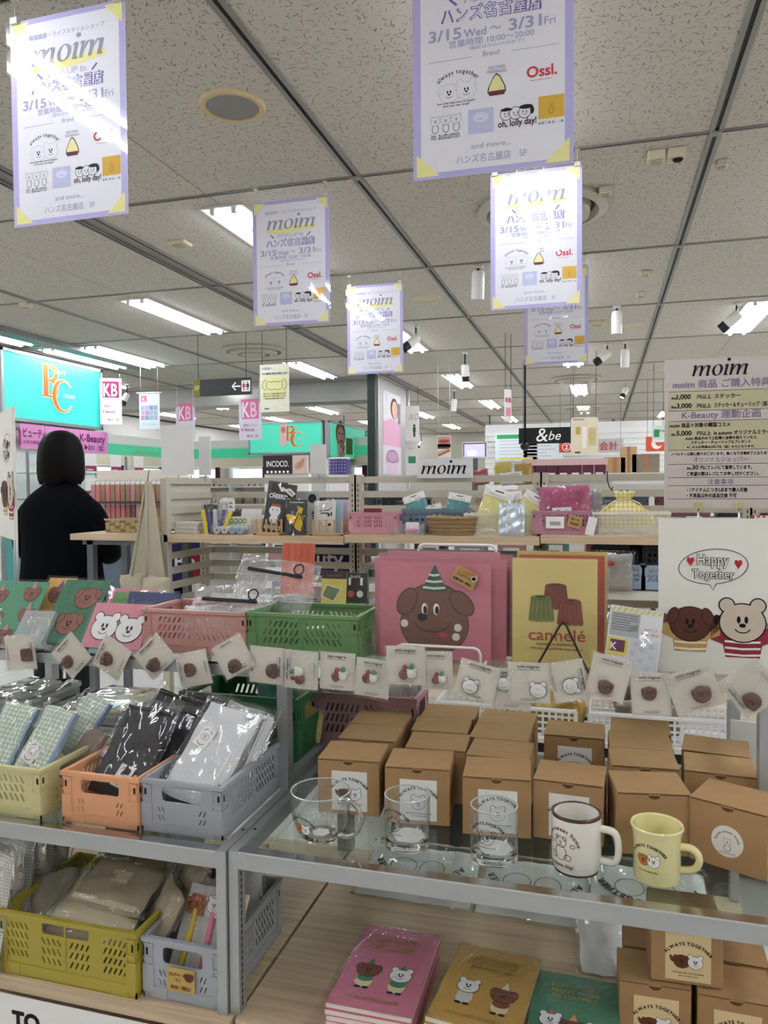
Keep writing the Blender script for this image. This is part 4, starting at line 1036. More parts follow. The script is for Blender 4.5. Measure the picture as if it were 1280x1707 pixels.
# ---------------------------------------------------------------- wooden side table and the slatted gondola
WT = woodmat('gondola_wood', 'b39b7e', 'cdb798', 0)
t = thing('side_table', 'wooden side table on steel legs, left end of the slatted gondola', 'table', (-2.25, 3.2, 0))
MB().box(-.28, .2, -.02, .35, 1.1, 1.13, WT).build('table_top', t); MB().box(-.24, .2, .02, .05, 1.075, 1.1, STEELD).build('rail', t)
for x, y in ((-.215, .02), (-.215, .3), (.15, .3)): MB().box(x, x+.035, y, y+.035, 0, 1.1, STEELD).build('leg', t)
GY0, GY1 = 3.22, 3.7
gon = thing('slatted_gondola', 'long beige slatted metal gondola with a wooden shelf, behind the display tables', 'shelf', (-.7, GY1, 0))
secs = [(-2.03, -1.115, 1.128), (-1.11, -.25, 1.138), (-.245, .85, 1.146)]
for x0, x1, z in secs: MB(TR(.7, -GY1, 0)).box(x0, x1, GY0, GY1-.02, z-.035, z, WT).build('wooden_shelf', gon)
for i, (xa, xb) in enumerate(((-2.06, -1.225), (-1.175, -.295), (-.245, .62), (.67, 1.5))):
    fr = (xa+.7, xb+.7)
    for xx in (fr[0]-.02, fr[1]+.0):
        u = MB().box(xx-.018, xx+.022, -.02, .02, .2, 1.415, BEIGE)
        for k in range(30): u.box(xx-.001, xx+.004, -.0208, -.0195, .6+k*.026, .614+k*.026, BARD)
        u.build('upright', gon)
    for k in range(13): MB().box(fr[0], fr[1], -.012, .012, 1.372-.0735*k, 1.405-.0735*k, BEIGE).build('slat', gon)
g2 = MB(TR(.7, -GY1, 0)).box(-2.045, -2.01, GY0+.0, GY0+.04, 0, 1.4, BEIGE); g2.build('upright', gon)
for k in range(13): MB(TR(.7, -GY1, 0)).box(-2.04, -2.02, GY0+.04, GY1, 1.372-.0735*k, 1.405-.0735*k, BEIGE).build('slat', gon)
MB(TR(.7, -GY1, 0)).box(-2.055, -2.04, GY0+.04, GY1, 1.14, 1.4, mat('c9c4b5', .5)).build('end_panel', gon)
# lower shelves of the gondola
LW = mat('d8d5cc', .5)
for x0, x1, z, yf in ((-1.0, .9, .92, 3.24), (-.75, .95, .575, 2.74), (.1, .85, .995, 3.34)):
    MB(TR(.7, -GY1, 0)).box(x0, x1, yf, GY1-.03, z-.02, z, WT if z < .7 else BEIGE).box(x0, x1, yf-.01, yf, z-.035, z-.001, LW).build('lower_shelf', gon)
MB(TR(.7, -GY1, 0)).box(-.75, .95, 2.76, GY1-.05, .05, .535, mat('16201c', .6)).build('base_cabinet', gon)




ZS = .3
# ================================================================ the display units in front
GLASST = film('glass_shelf', .01, 1., 3., 0, 'f1f8f4')
OAK = woodmat('oak_board', 'ab947a', 'd0b998', 0); OAKY = woodmat('oak_board_long', 'b99a74', 'd9bf98', 1)
def unit(name, lab, x0, x1, y0, y1, slots=True):
    t = thing(name, lab, 'display table', ((x0+x1)/2, y0, 0)); w = (x1-x0)/2; d = y1-y0; f = .0185
    for sx in (-1, 1):
        for yy in (0, d-f):
            p = MB(); xa = -w if sx < 0 else w-f; p.box(xa, xa+f, yy, yy+f*1.5, 0, .7, STEEL)
            for k in range(22): p.box(xa+(f if sx < 0 else -.0006), xa+(f+.0006 if sx < 0 else 0), yy+f*.6, yy+f*.6+.003, .41+k*.012, .418+k*.012, BARD)
            p.build('post', t)
    MB().box(-w+f, w-f, 0, .02, .668, .7, STEEL).box(-w+f, w-f, -.001, .021, .697, .7005, CHROME).build('front_rail', t)
    MB().box(-w+f, w-f, d-.02, d, .668, .7, STEEL).build('back_rail', t)
    for sx in (-1, 1):
        xa = -w if sx < 0 else w-f
        r = MB().box(xa, xa+f, f*1.5, d-f, .668, .7, STEEL)
        for yy in (.09, d-.12): r.cyl(.0035, .7, .7006, BARD, 10, TR(xa+f/2, yy, 0))
        r.build('side_rail', t)
    MB().box(-w+.012, w-.012, .012, d-.012, .6935, .6995, GLASST).build('glass_top', t)
    MB().box(-w-(.001 if x0 < -1 else -.0155), w+(.0105 if x0 < -1 else .001), -.012, d, .372, .4, OAK).build('wooden_shelf', t)
    return t
left_unit = unit('display_table', 'steel framed display table with glass top at left, crates of wrapped pouches on it', -1.56, -.6455, 1.205, 1.87)
right_unit = unit('display_table', 'steel framed display table with glass top, mugs and kraft boxes on it', -.6435, .302, 1.213, 1.87)
b = MB().box(-.45, .45, .02, .05, .02, .34, OAK).box(-.45, .45, .1, .12, .3, .372, BARD); b.build('apron', left_unit)
MB().box(-.44, .44, .03, .6, 0, .3, mat('5a4a3a', .7)).build('base_cabinet', left_unit); MB().box(-.44, .44, .03, .6, 0, .3, mat('5a4a3a', .7)).build('base_cabinet', right_unit)
s = panel('shelf_notice', 'white paper notice with heavy black capitals hung below the left wooden shelf', 'notice', (-.94, 1.195, .28), .44, .165, PAPER, t=.001)
p = MB(); p.text('TO', -.135, .02, .045, BLACK, 'c', .05); p.build('lettering', s)

def riser(name, lab, x0, x1, y0, y1, z1, frames, rail):
    t = thing(name, lab, 'riser', ((x0+x1)/2, y0, .7)); w = (x1-x0)/2; d = y1-y0; h = z1-.7
    for sx in frames:
        xa = -w if sx < 0 else w-.024
        for yy in (0, d-.03): MB().box(xa, xa+.024, yy, yy+.03, 0, h-.006, STEEL).build('post', t)
        MB().box(xa, xa+.024, .03, d-.03, 0, .022, STEEL).build('side_frame', t); MB().box(xa, xa+.024, .03, d-.03, h-.028, h-.006, STEEL).build('side_frame', t)
    if rail: MB().box(-w, w, -.003, .017, h-.03, h-.006, STEEL).box(-w, w, -.004, .018, h-.008, h-.006, CHROME).build('front_rail', t); MB().box(-w, w, d-.02, d, h-.03, h-.006, STEEL).build('back_rail', t)
    MB().box(-w, w, 0, d, h-.006, h, GLASST).build('glass_top', t)
    return t
riser('glass_riser', 'low steel riser with glass top behind the left crates', -1.56, -.648, 1.495, 1.87, .97, (-1, 1), True)
riser('glass_riser', 'low glass riser spanning behind the kraft boxes', -.615, .3, 1.495, 1.87, .975, (1,), False)

ORANGE, YELLOW, GREYB, MUST, PINKC, GREENC, DGREEN = 'd99c72', 'c9c08e', '9da0a4', 'a59436', 'bd8d82', '678a58', '356b45'
crate('folding_crate', 'orange folding crate of black mesh pouches, between the yellow and grey crates', ORANGE, TR(-.929, 1.237, .7) @ RZ(.0), .17, .27, .1)
crate('folding_crate', 'blue grey folding crate of white mesh pouches on the left glass table', GREYB, TR(-.755, 1.243, .7), .17, .27, .1)
crate('folding_crate', 'pale yellow folding crate of gingham pouches at left edge', YELLOW, TR(-1.192, 1.228, .7), .27, .22, .1, True)
crate('folding_crate', 'dusty pink folding crate of clear zip bags on the left riser', PINKC, TR(-.9, 1.545, .97), .265, .165, .1, True)
crate('folding_crate', 'empty leaf green folding crate on the left riser', GREENC, TR(-.634, 1.545, .972), .262, .165, .1, True)
crate('folding_crate', 'wide mustard folding crate of beige cloth bags on the lower wooden shelf', MUST, TR(-.985, 1.2, .4), .312, .24, .125, 'wide')
crate('folding_crate', 'pale blue grey folding crate of bagged pens on the lower wooden shelf', 'a2a6a9', TR(-.74, 1.213, .4), .165, .26, .115)
crate('folding_crate', 'dark green folding crate under the left riser, behind the steel posts', DGREEN, TR(-.82, 1.6, .7), .3, .2, .165, True)
crate('folding_crate', 'pink folding crate with grey film bags behind the kraft boxes', 'b98c92', TR(-.56, 1.745, .7) @ RZ(.0), .27, .14, .145, True)

# ---------------------------------------------------------------- kraft gift boxes
def label_art(p, k, kind, M=None):
    """paper label k wide centred at 0,0 with arched words and two heads"""
    base = ink('ece9e2') if kind != 'cream' else ink('e2c999')
    p.rect(-k/2, -k*.55, k/2, k*.55, base, .0004, M)
    p.arctext('ALWAYS TOGETHER', 0, -.3*k, .6*k, .105*k, BLACK, M=M, bold=.04, z=.0006)
    if kind == 'bear': bear(p, 0, -.08*k, .2*k, .0006, M, base, BLACK)
    elif kind == 'dog': dog(p, 0, -.08*k, .2*k, .0006, M, base, BLACK)
    elif kind != 'blank':
        dog(p, -.14*k, -.1*k, .17*k, .0006, M); bear(p, .16*k, -.1*k, .17*k, .0008, M, WHITE, BLACK)
        p.ell(-.36*k, -.05*k, .04*k, .09*k, BROWN, .0006, M, 10, .4)
    p.text('LOVE MORE, ENJOY MORE, BE HAPPIER', 0, -.38*k, .045*k, BLACK, M=M, width=.7*k, bold=.02, z=.0006); p.text('AND YOU CAN LAUGH', 0, -.45*k, .045*k, BLACK, M=M, width=.42*k, bold=.02, z=.0006)
def kraft(lab, x, y, z, rz, art=None, w=.126, d=.1, h=.11, s=0, group='kraft mug boxes'):
    t = thing('gift_box', lab, 'box', M=TR(x, y, z) @ RZ(rz) @ TR(w/2, 0, 0), group=group)
    R = random.Random(s); up = R.uniform(.0005, .003)
    MB().rbox(-w/2, w/2, 0, d, 0, h-.002, KRAFT, .0012).build('body', t)
    l = MB(); l.add([(-w/2+.0005, -.0006, h-.001), (w/2-.0005, -.0006, h-.001), (w/2-.0005, d, h+up*.3), (-w/2+.0005, d, h+up*.3), (-w/2+.0005, -.0006, h+.0004), (w/2-.0005, -.0006, h+.0004), (w/2-.0005, d, h+up*.3+.0012), (-w/2+.0005, d, h+up*.3+.0012)],
        [(3,2,1,0), (4,5,6,7), (0,1,5,4), (1,2,6,5), (2,3,7,6), (3,0,4,7)], KRAFT); l.build('lid', t)
    n = MB(); a = [PI+PI*i/10 for i in range(11)]
    n.poly([(.011*math.cos(q), h-.002+.009*math.sin(q)) for q in a], KRAFTD, .0007, UP); n.rect(-w/2+.002, h-.0032, w/2-.002, h-.0018, KRAFTD, .0005, UP); n.rect(-.0105, h-.0045, .0105, h-.002, KRAFT, .0009, UP); n.build('thumb_notch', t)  # notch is flat: shade of its recess painted as a darker kraft half disc
    if art:
        p = MB(TR(0, 0, h*.44) @ UP)
        if art == 'round':
            k = .026; p.ell(.0, 0, k, k*1.02, ink('ece7dc'), .0004, n=28); p.arctext('home sweet home', 0, -.002, .017, .006, ink('7a4a3a'), bold=.02); bear(p, 0, -.001, .006, .0006, None, ink('ece7dc'), ink('7a4a3a')); p.ell(0, -.011, .006, .006, ink('7a4a3a'), .0005, n=12); p.ell(0, -.011, .005, .005, ink('ece7dc'), .0007, n=12); p.text('my favorite things', 0, -.021, .005, ink('7a4a3a'), width=.026)
        else: p.M = TR(.002 if h > .1 else 0, 0, h*.43) @ UP; label_art(p, .072, art)
        p.build('label', t)
    return t
for k, (lab, x, y, z, rz, art) in enumerate([
    ('kraft gift box with two-animal label behind the handled glass mug', -.545, 1.406, .7, .08, 'pair'),
    ('kraft gift box with bear label behind the plain left tumbler', -.403, 1.398, .7, .1, 'bear'),
    ('kraft gift box with bear label behind the dog tumbler', -.249, 1.388, .7, .085, 'bear'),
    ('kraft gift box with white label behind the brown rimmed mug', -.121, 1.409, .7, -.06, 'dog'),
    ('turned kraft gift box without label behind the yellow mug', .028, 1.384, .7, .16, None),
    ('angled kraft gift box with round label at right edge', .148, 1.399, .7, -.44, 'round'),
    ('kraft box in second row of the leftmost column', -.546, 1.531, .7, .06, None), ('kraft box at the back of the leftmost column', -.555, 1.639, .7, .04, None),
    ('kraft box right behind the plain tumbler box', -.392, 1.511, .7, .066, None), ('kraft box third from front behind the plain tumbler', -.407, 1.622, .7, .06, None), ('kraft box last behind the plain tumbler', -.409, 1.729, .7, .036, None),
    ('kraft box right behind the dog tumbler box', -.263, 1.503, .7, -.025, None), ('kraft box third from front behind the dog tumbler', -.275, 1.612, .7, -.02, None), ('kraft box last behind the dog tumbler', -.274, 1.719, .7, -.04, None),
        ('kraft box right behind the turned unlabelled box', .019, 1.518, .7, .05, None), ('kraft box third from front behind the turned unlabelled box', .017, 1.625, .7, .03, None), ('kraft box last behind the turned unlabelled box', .02, 1.733, .7, -.013, None),
    ('kraft box behind the angled box, nearer one', .152, 1.527, .7, -.08, None), ('kraft box behind the angled box, farther one', .158, 1.645, .7, -.15, None)]):
    kraft(lab, x, y, z, rz, art, s=k)
kraft('kraft box with drawn dog label showing above the box behind the brown rimmed mug', -.12, 1.672, .7, -.02, 'dog', s=41)
# lower boxes on the wooden shelf
kraft('kraft box with cream label standing on the lower shelf, left of the stack', .031, 1.327, .4, .03, 'cream', .115, .09, s=51, group='kraft boxes on the lower shelf')
kraft('kraft box with cream label at bottom right corner', .155, 1.325, .4, -.02, 'cream', .118, .09, s=52, group='kraft boxes on the lower shelf')
kraft('unlabelled kraft box behind the left lower box', .04, 1.43, .4, .0, None, .115, .09, s=53, group='kraft boxes on the lower shelf')
kraft('unlabelled kraft box behind the bottom right box', .165, 1.43, .4, -.03, None, .118, .09, s=54, group='kraft boxes on the lower shelf')
kraft('kraft box with cream label on top of the lower boxes', .082, 1.336, .513, .03, 'cream', .114, .1, .105, s=55, group='kraft boxes on the lower shelf')

# ---------------------------------------------------------------- glasses and mugs
GL = glass(); GLW = film('glass_wall', .01, 1.3, 3., 0, 'fdfefe'); GLR = mat('dfe8e6', .08, 0, .8, 0, trans=.6)
def wrapc(R, a0, zc):          # print plane -> side of a cylinder (R may be a function of height)
    def f(p):
        r = R(p.y+zc) if callable(R) else R
        a = a0+p.x/r; rr = r+p.z+.0003
        return Vector((rr*math.cos(a), rr*math.sin(a), p.y+zc))
    return f
def glass_print(p, kind, k):
    p.arctext('ALWAYS TOGETHER', 0, -.3*k, .58*k, .11*k, BLACK, bold=.04)
    if kind == 'pair': dog(p, -.13*k, -.12*k, .17*k, .0004, None, ink('b5763f')); bear(p, .17*k, -.12*k, .18*k, .0006, None, WHITE, BLACK)
    else:
        clear = ink('d9d8d2')
        for s in (-1, 1): p.ring((.66 if kind == 'bear' else .9)*s*.24*k, (.1 if kind == 'bear' else -.02)*k, .08*k, .09*k if kind == 'bear' else .12*k, .012*k, BLACK, .0005, n=12)
        p.ring(0, -.12*k, .25*k, .23*k, .012*k, BLACK, .0005); face(p, 0, -.12*k, .24*k, .0005, None)
    p.text('LOVE MORE, ENJOY MORE', 0, -.45*k, .05*k, BLACK, width=.55*k, bold=.02)
t = thing('glass_mug', 'clear glass mug with handle and printed animals, on the glass shelf', 'mug', (-.497, 1.297, .701))
gp = [(.001, .0), (.026, .0), (.031, .004), (.043, .02), (.0525, .045), (.0555, .07), (.0565, .091), (.0555, .0935), (.0538, .091), (.0528, .07), (.0497, .047), (.04, .024), (.029, .0125), (.001, .0105)]
MB().lathe(gp[6:13] and [(.031, .004)]+gp[3:12], GLW, 40).build('body', t); MB().lathe([(.001, 0), (.026, 0), (.0305, .003), (.0325, .007), (.029, .0125), (.001, .0105)], GL, 32).build('base', t)
MB().tube([(.0545*math.cos(2*PI*k/40), .0545*math.sin(2*PI*k/40), .0925) for k in range(40)], .0016, GLR, 8, True).build('rim', t)
ha = []
for i in range(13):
    a = PI*.62-PI*1.24*i/12; ha.append((.055+.031*math.cos(a)-.004, -.012, .05+.034*math.sin(a)))
MB().tube(ha, .0052, GL, 10, flat=(1.35, .8)).build('handle', t)
def gr(z): return .0465+.0105*min(1, z/.09)
MB().lathe([(.001, .0128), (.017, .0128)], ink('e4e2dc'), 6).build('price_sticker', t)
p = MB(); glass_print(p, 'pair', .05); p.build('print', t, wrapc(gr, -1.95, .042))
def tumbler(lab, x, y, kind):
    t = thing('tumbler', lab, 'glass', (x, y, .701)); R = .0415
    pr = [(.001, .0), (R-.004, 0), (R-.001, .003), (R, .012), (R, .094), (R-.0012, .0952), (R-.0024, .094), (R-.0026, .02), (R-.006, .0165), (.001, .016)]
    MB().lathe([(R-.001, .003), (R, .012)]+pr[4:9], GLW, 40).build('body', t); MB().lathe([(.001, .0), (R-.004, 0), (R-.001, .003), (R-.001, .012), (R-.006, .0165), (.001, .016)], GL, 40).build('base', t)
    MB().tube([((R-.0013)*math.cos(2*PI*k/40), (R-.0013)*math.sin(2*PI*k/40), .0945) for k in range(40)], .0013, GLR, 8, True).build('rim', t)
    s = MB(); s.lathe([(.001, .0165), (R-.01, .0165)], ink('d5d3cd'), 6, TR(.002, .004, .0003)); s.build('price_sticker', t)
    p = MB(); glass_print(p, kind, .056); p.build('print', t, wrapc(R, -1.95 if kind == 'bear' else -1.75, .06))
tumbler('clear straight tumbler with a drawn bear, beside the handled glass mug', -.337, 1.314, 'bear')
tumbler('clear straight tumbler with a drawn dog, next to the brown rimmed mug', -.179, 1.308, 'dog')
def mug(lab, x, y, H, R, col, rimc, kind, ha0):
    m = mat(col, .18, 0, .5, .01, 20, coat=.6); t = thing('mug', lab, 'mug', (x, y, .7005))
    b = MB()
    if rimc:
        rm = mat(rimc, .25, 0, .5, 0)
        b.lathe([(.001, 0), (R-.007, 0)], rm, 40); b.lathe([(R-.007, 0), (R-.0045, .001), (R-.0038, .005)], rm, 40)
        b.lathe([(R-.0038, .005), (R-.0015, .011), (R, .02), (R, H-.005)], m, 40); b.lathe([(R, H-.005), (R, H-.001), (R-.0012, H), (R-.0035, H), (R-.0045, H-.002)], rm, 40)
        b.lathe([(R-.0045, H-.002), (R-.005, .015), (R-.012, .008), (.001, .007)], m, 40); b.build('body', t)
        pth = [(R-.004, 0, H*.77), (R+.017, 0, H*.76), (R+.0255, 0, H*.68), (R+.028, 0, H*.5), (R+.0265, 0, H*.33), (R+.019, 0, H*.23), (R-.004, 0, H*.23)]
    else:
        b.lathe([(.001, 0), (R-.01, 0), (R-.006, .003), (R-.0045, .012), (R-.0045, H-.03), (R-.003, H-.014), (R+.0005, H-.002), (R-.001, H+.0008), (R-.0045, H-.001), (R-.008, H-.016), (R-.0095, H-.03), (R-.0095, .018), (R-.016, .01), (.001, .009)], m, 44); b.build('body', t)
        pth = [(R-.01, 0, H*.66), (R+.01, 0, H*.68), (R+.021, 0, H*.6), (R+.023, 0, H*.46), (R+.014, 0, H*.31), (R-.009, 0, H*.24)]
    q = [Vector(v) for v in pth]; sm = []
    for i in range(len(q)-1):
        a, b_, c, d = q[max(0, i-1)], q[i], q[i+1], q[min(len(q)-1, i+2)]
        for j in range(4):
            u = j/4; sm.append(.5*((2*b_)+(c-a)*u+(2*a-5*b_+4*c-d)*u*u+(3*b_-a-3*c+d)*u**3))
    sm.append(q[-1])
    MB(RZ(ha0)).tube(sm, .0062, m, 12, flat=(1.25, .95)).build('handle', t)
    p = MB()
    if kind == 'tan':
        c = ink('7b4a33'); p.arctext('home sweet home', 0, -.004, .03, .0095, c, bold=.03, z=.0005)
        for s_ in (-1, 1): p.ring(s_*.0075, .0145, .0035, .0035, .0011, c, n=10)
        p.ring(0, .008, .0105, .009, .0011, c); p.ring(0, -.01, .011, .012, .0011, c); p.ring(-.013, -.016, .006, .005, .0011, c, n=12); p.ring(.013, -.016, .006, .005, .0011, c, n=12); p.ring(.021, .004, .004, .003, .0011, c, n=10); p.ring(-.021, .004, .004, .003, .0011, c, n=10)
        face(p, 0, .007, .009, .0006, None, c); p.text('my favorite things', 0, -.033, .008, c, bold=.02, width=.044)
        p.build('print', t, wrapc(R, -2.2, .05))
    else: glass_print(p, 'pair', .055); p.build('print', t, wrapc(R-.0042, -2.02, .05))
mug('white diner mug with dark brown rim on the glass shelf', -.04, 1.311, .099, .0415, 'e6e1d6', '4a2d24', 'tan', -.2)
mug('pale yellow mug with printed animals on the glass shelf', .089, 1.311, .092, .042, 'e0d69a', None, 'pair', -.25)

ZS = 1.
# the row standing behind the gondola: a second rack with crates and boxes
rk = thing('rear_rack', 'white rear rack of dark crates seen through the gondola slats', 'shelf', (-.7, 4.35, 0))
for z in (1.18, .9, .6): MB().box(-1.35, 1.7, -.1, .4, z-.02, z, LW).build('shelf', rk)
for x in (-1.35, -.4, .6, 1.68): MB().box(x, x+.03, .37, .4, 0, 1.18, LW).build('post', rk)
R = random.Random(5)
cols = ['2a2c30', '3a3c40', '26282c', 'a89f8e', 'b9b4a8', '2f3136', '6d7a88', '8a5a60']
for i in range(9):
    x = -1.75+.31*i; col = cols[i % 8]; k = crate('folding_crate', 'crate seen through the gondola slats, %s from the left on the rear rack' % ORD[i], col, TR(x, 4.36, 1.18), .27, .17, .11, True, 'crates on the rear rack')
pk = [('b98f94', 'pink'), ('8f9fb5', 'grey blue'), ('3a3a40', 'charcoal'), ('d9cfc0', 'cream'), ('7a3a4a', 'maroon'), ('5d8a8a', 'teal')]
for row, z in enumerate((.9, .6)):
    for i in range(13):
        c, nm = pk[(i*5+row) % 6]; w = R.uniform(.12, .19); h = R.uniform(.12, .2)
        b = MB(); b.rbox(-w/2, w/2, 0, .1, 0, h, mat(c, .5), .006); b.rect(-w*.3, h*.3, w*.3, h*.75, WHITE, .001, UP); b.rect(-w*.22, h*.5, w*.2, h*.56, ink('55555a'), .0015, UP)
        o = b.build('packet'); o.location = (-1.9+.235*i, 4.3, z); tag(o, '%s packet with white label, %s in the %s row behind the slats' % (nm, ORD[i], 'upper' if row == 0 else 'lower'), 'packet', 'packets behind the gondola slats')


# ================================================================ magnet cards along the riser
CARDM, BAGF = mat('ddd5c4', .75, 0, .2, .03, 40), film('card_bag', .02, 1.1, 14., .9)
CHOC, CHOCD = mat('5e352a', .3, 0, .5, .05, 60), ink('2c1712')
def magnet(kind, w):
    """raised soft-plastic magnet on a card; returns MB around 0,0"""
    b = MB(); r = w*.185
    def puck(x, y, rx, ry, m, h=.006):
        b.lathe([(1, 0), (1, h*.6), (.86, h), (.001, h*1.08)], m, 18, TR(x, y, .0005) @ Matrix.Diagonal((rx, ry, 1, 1)))
    if kind == 'square': b.rbox(-r, r, -r*1.05, r*1.05, .0005, .007, CHOC, .004); b.line([(-r*.6, r*.5), (r*.5, -r*.3)], .001, CHOCD, .0073/ZS)
    elif kind == 'dog':
        puck(0, 0, r*1.05, r, CHOC); puck(-r*.75, r*.35, r*.35, r*.45, CHOC, .0066); puck(r*.75, r*.35, r*.35, r*.45, CHOC, .0066)
        for s in (-.2, .2): b.ell(s*r, r*.2, r*.09, r*.2, CHOCD, .0072/ZS)
        b.ell(0, -r*.1, r*.13, r*.09, CHOCD, .0072/ZS)
    elif kind == 'bear':
        E = mat('4a4a48', .4); W_ = mat('e9e6dd', .35)
        for m, g, h in ((E, 1.06, .004), (W_, .98, .0055)):
            puck(0, 0, r*1.05*g, r*.95*g, m, h)
            for s in (-1, 1): puck(s*r*.72, r*.85, r*.33*g, r*.33*g, m, h)
        face(b, 0, 0, r, .0063/ZS, None)
    else:
        W_ = mat('e9e6dd', .35); RD, GN = mat('9a3a38', .4), mat('4f8a68', .4)
        puck(-r*.55, -r*.15, r*.66, r*.72, mat('7b4a3c', .35)); puck(r*.55, 0, r*.64, r*.68, W_, .0058); puck(r*.05, r*.5, r*.2, r*.2, W_, .0056); puck(r*1.05, r*.5, r*.2, r*.2, W_, .0056)
        puck(-r*.35, r*.75, r*.34, r*.42, RD, .0066); puck(r*.55, r*.95, r*.34, r*.4, GN, .0066)
        face(b, r*.55, 0, r*.6, .0064/ZS, None)
        for s in (-.12, .12): b.ell(-r*.55+s*r, 0, r*.06, r*.13, CHOCD, .0072/ZS)
    return b
def card(lab, c, w, rot, kind, mx=.5, my=.45, dy=0., h=None, small=True, yaw=0.):
    """square card centred at c (x, z); rot turns it in its own plane; mx,my place the magnet in card space"""
    h = h or w
    t = thing('magnet_card', lab, 'magnet', M=TR(c[0], 1.481-dy, c[1]) @ RZ(yaw) @ UP @ RZ(rot), group='mini magnet cards on the riser edge')
    b = MB(); n = 6; R = random.Random(int(c[0]*1000)); cv = R.uniform(-.003, .004)
    vs = [((i/n-.5)*w, (j-.5)*h, cv*math.sin(PI*i/n)) for j in (0, 1) for i in range(n+1)]
    b.add(vs, [(i, i+1, n+2+i, n+1+i) for i in range(n)], CARDM); b.add([(x, y, z-.0012) for x, y, z in vs], [(i+1, i, n+1+i, n+2+i) for i in range(n)], CARDM); b.build('backing_card', t)
    zz = max(cv, 0)+.0012
    p = MB(TR(0, 0, zz)); p.text('mini magnet', 0, h*.37, w*.105, BLACK, width=w*.54, bold=.012, shear=-.05)
    wv = [(-w*.27+w*.54*i/24, h*.32+w*.008*math.sin(i*1.57)) for i in range(25)]; p.line(wv, w*.008, BLACK)
    for k in (0, 1): p.text('LOVE THE ONE DOG LOVES ME' if k == 0 else 'AND THE CAT LOVES', 0, -h*.4-k*w*.035, w*.022, ink('55504a'), width=w*(.42-.08*k), bold=.02)
    p.build('lettering', t)
    m = magnet(kind, w); m.M = I4; o = m.build('magnet', t); o.location = ((mx-.5)*w, (my-.5)*h, zz)
    f = MB(); f.pillow(w*1.08, h*1.1, .012, BAGF, 8, 8, TR(0, -h*.55, .004+zz*.5), .0012, int(abs(c[0])*997), .2); f.build('clear_bag', t)
    return t
CARDS_HERE = 1
card('magnet card with dark square magnet, leftmost on the riser edge', (-1.324, 0.964), 0.081, -1.46, 'square', 0.57, 0.74, 0.000, 0.085)
card('tilted magnet card with brown dog magnet, before the dark green card', (-1.181, 0.965), 0.077, 0.77, 'dog', 0.27, 0.44, 0.000, 0.080)
card('tilted magnet card with brown dog magnet, before the pink card of two white animals', (-1.069, 0.967), 0.080, 1.07, 'dog', 0.41, 0.59, 0.004, 0.077)
card('diamond hung magnet card with brown dog magnet, at left end of the dusty pink crate', (-0.961, 0.974), 0.082, 0.75, 'dog', 0.35, 0.32, 0.000, 0.073)
card('slightly tilted magnet card with brown dog magnet, low before the dusty pink crate', (-0.861, 0.954), 0.076, 1.80, 'dog', 0.50, 0.58, 0.004, 0.078)
card('tilted magnet card with brown dog magnet, at right end of the dusty pink crate', (-0.763, 0.987), 0.078, -2.63, 'dog', 0.56, 0.74, 0.008, 0.076)
card('upright magnet card with brown dog magnet, its lettering along the right side', (-0.688, 0.971), 0.079, -1.61, 'dog', 0.62, 0.69, 0.000, 0.079)
card('magnet card with two animals in red and green hats, lettering up its left side', (-0.608, 0.967), 0.081, 1.54, 'pair', 0.35, 0.55, 0.004, 0.076)
card('magnet card with two hatted animals, upright below the right end of the green crate', (-0.528, 0.968), 0.077, -0.02, 'pair', 0.58, 0.40, 0.000, 0.078)
card('magnet card with two hatted animals, left of the pink folders', (-0.451, 0.959), 0.073, -0.09, 'pair', 0.44, 0.51, 0.004, 0.078)
card('magnet card with two hatted animals, highest, before the pink dog folder', (-0.378, 0.991), 0.080, 0.02, 'pair', 0.55, 0.31, 0.012, 0.078)
card('magnet card with two hatted animals, tucked behind right of the highest card', (-0.316, 0.983), 0.065, 0.04, 'pair', 0.57, 0.29, 0.006, 0.077)
card('tilted magnet card with white bear magnet, right of the pink folders', (-0.234, 0.969), 0.079, -0.24, 'bear', 0.37, 0.31, 0.012, 0.073)
card('magnet card with white bear magnet half hidden by its neighbour', (-0.169, 0.956), 0.074, 0.02, 'bear', 0.32, 0.62, 0.004, 0.080)
card('level magnet card with white bear magnet under the left leg of the black easel', (-0.134, 0.972), 0.079, 0.02, 'bear', 0.72, 0.32, 0.010, 0.078)
card('magnet card with white bear magnet under the right leg of the black easel', (-0.060, 0.978), 0.078, -1.35, 'bear', 0.62, 0.52, 0.004, 0.067)
card('tilted magnet card with brown dog magnet, before the white leaflet pack', (0.013, 0.991), 0.071, -0.23, 'dog', 0.48, 0.27, 0.010, 0.081)
card('level magnet card with brown dog magnet, lettering on top, before the bubble board', (0.088, 0.963), 0.069, 0.06, 'dog', 0.46, 0.53, 0.004, 0.080)
card('tilted magnet card with brown dog magnet, under the striped shirts of the board', (0.162, 0.978), 0.084, 0.35, 'dog', 0.62, 0.36, 0.010, 0.077)
card('steeply turned magnet card with brown dog magnet at right edge', (0.259, 0.984), 0.081, 2.23, 'dog', 0.28, 0.65, 0.000, 0.079)
#CARDS

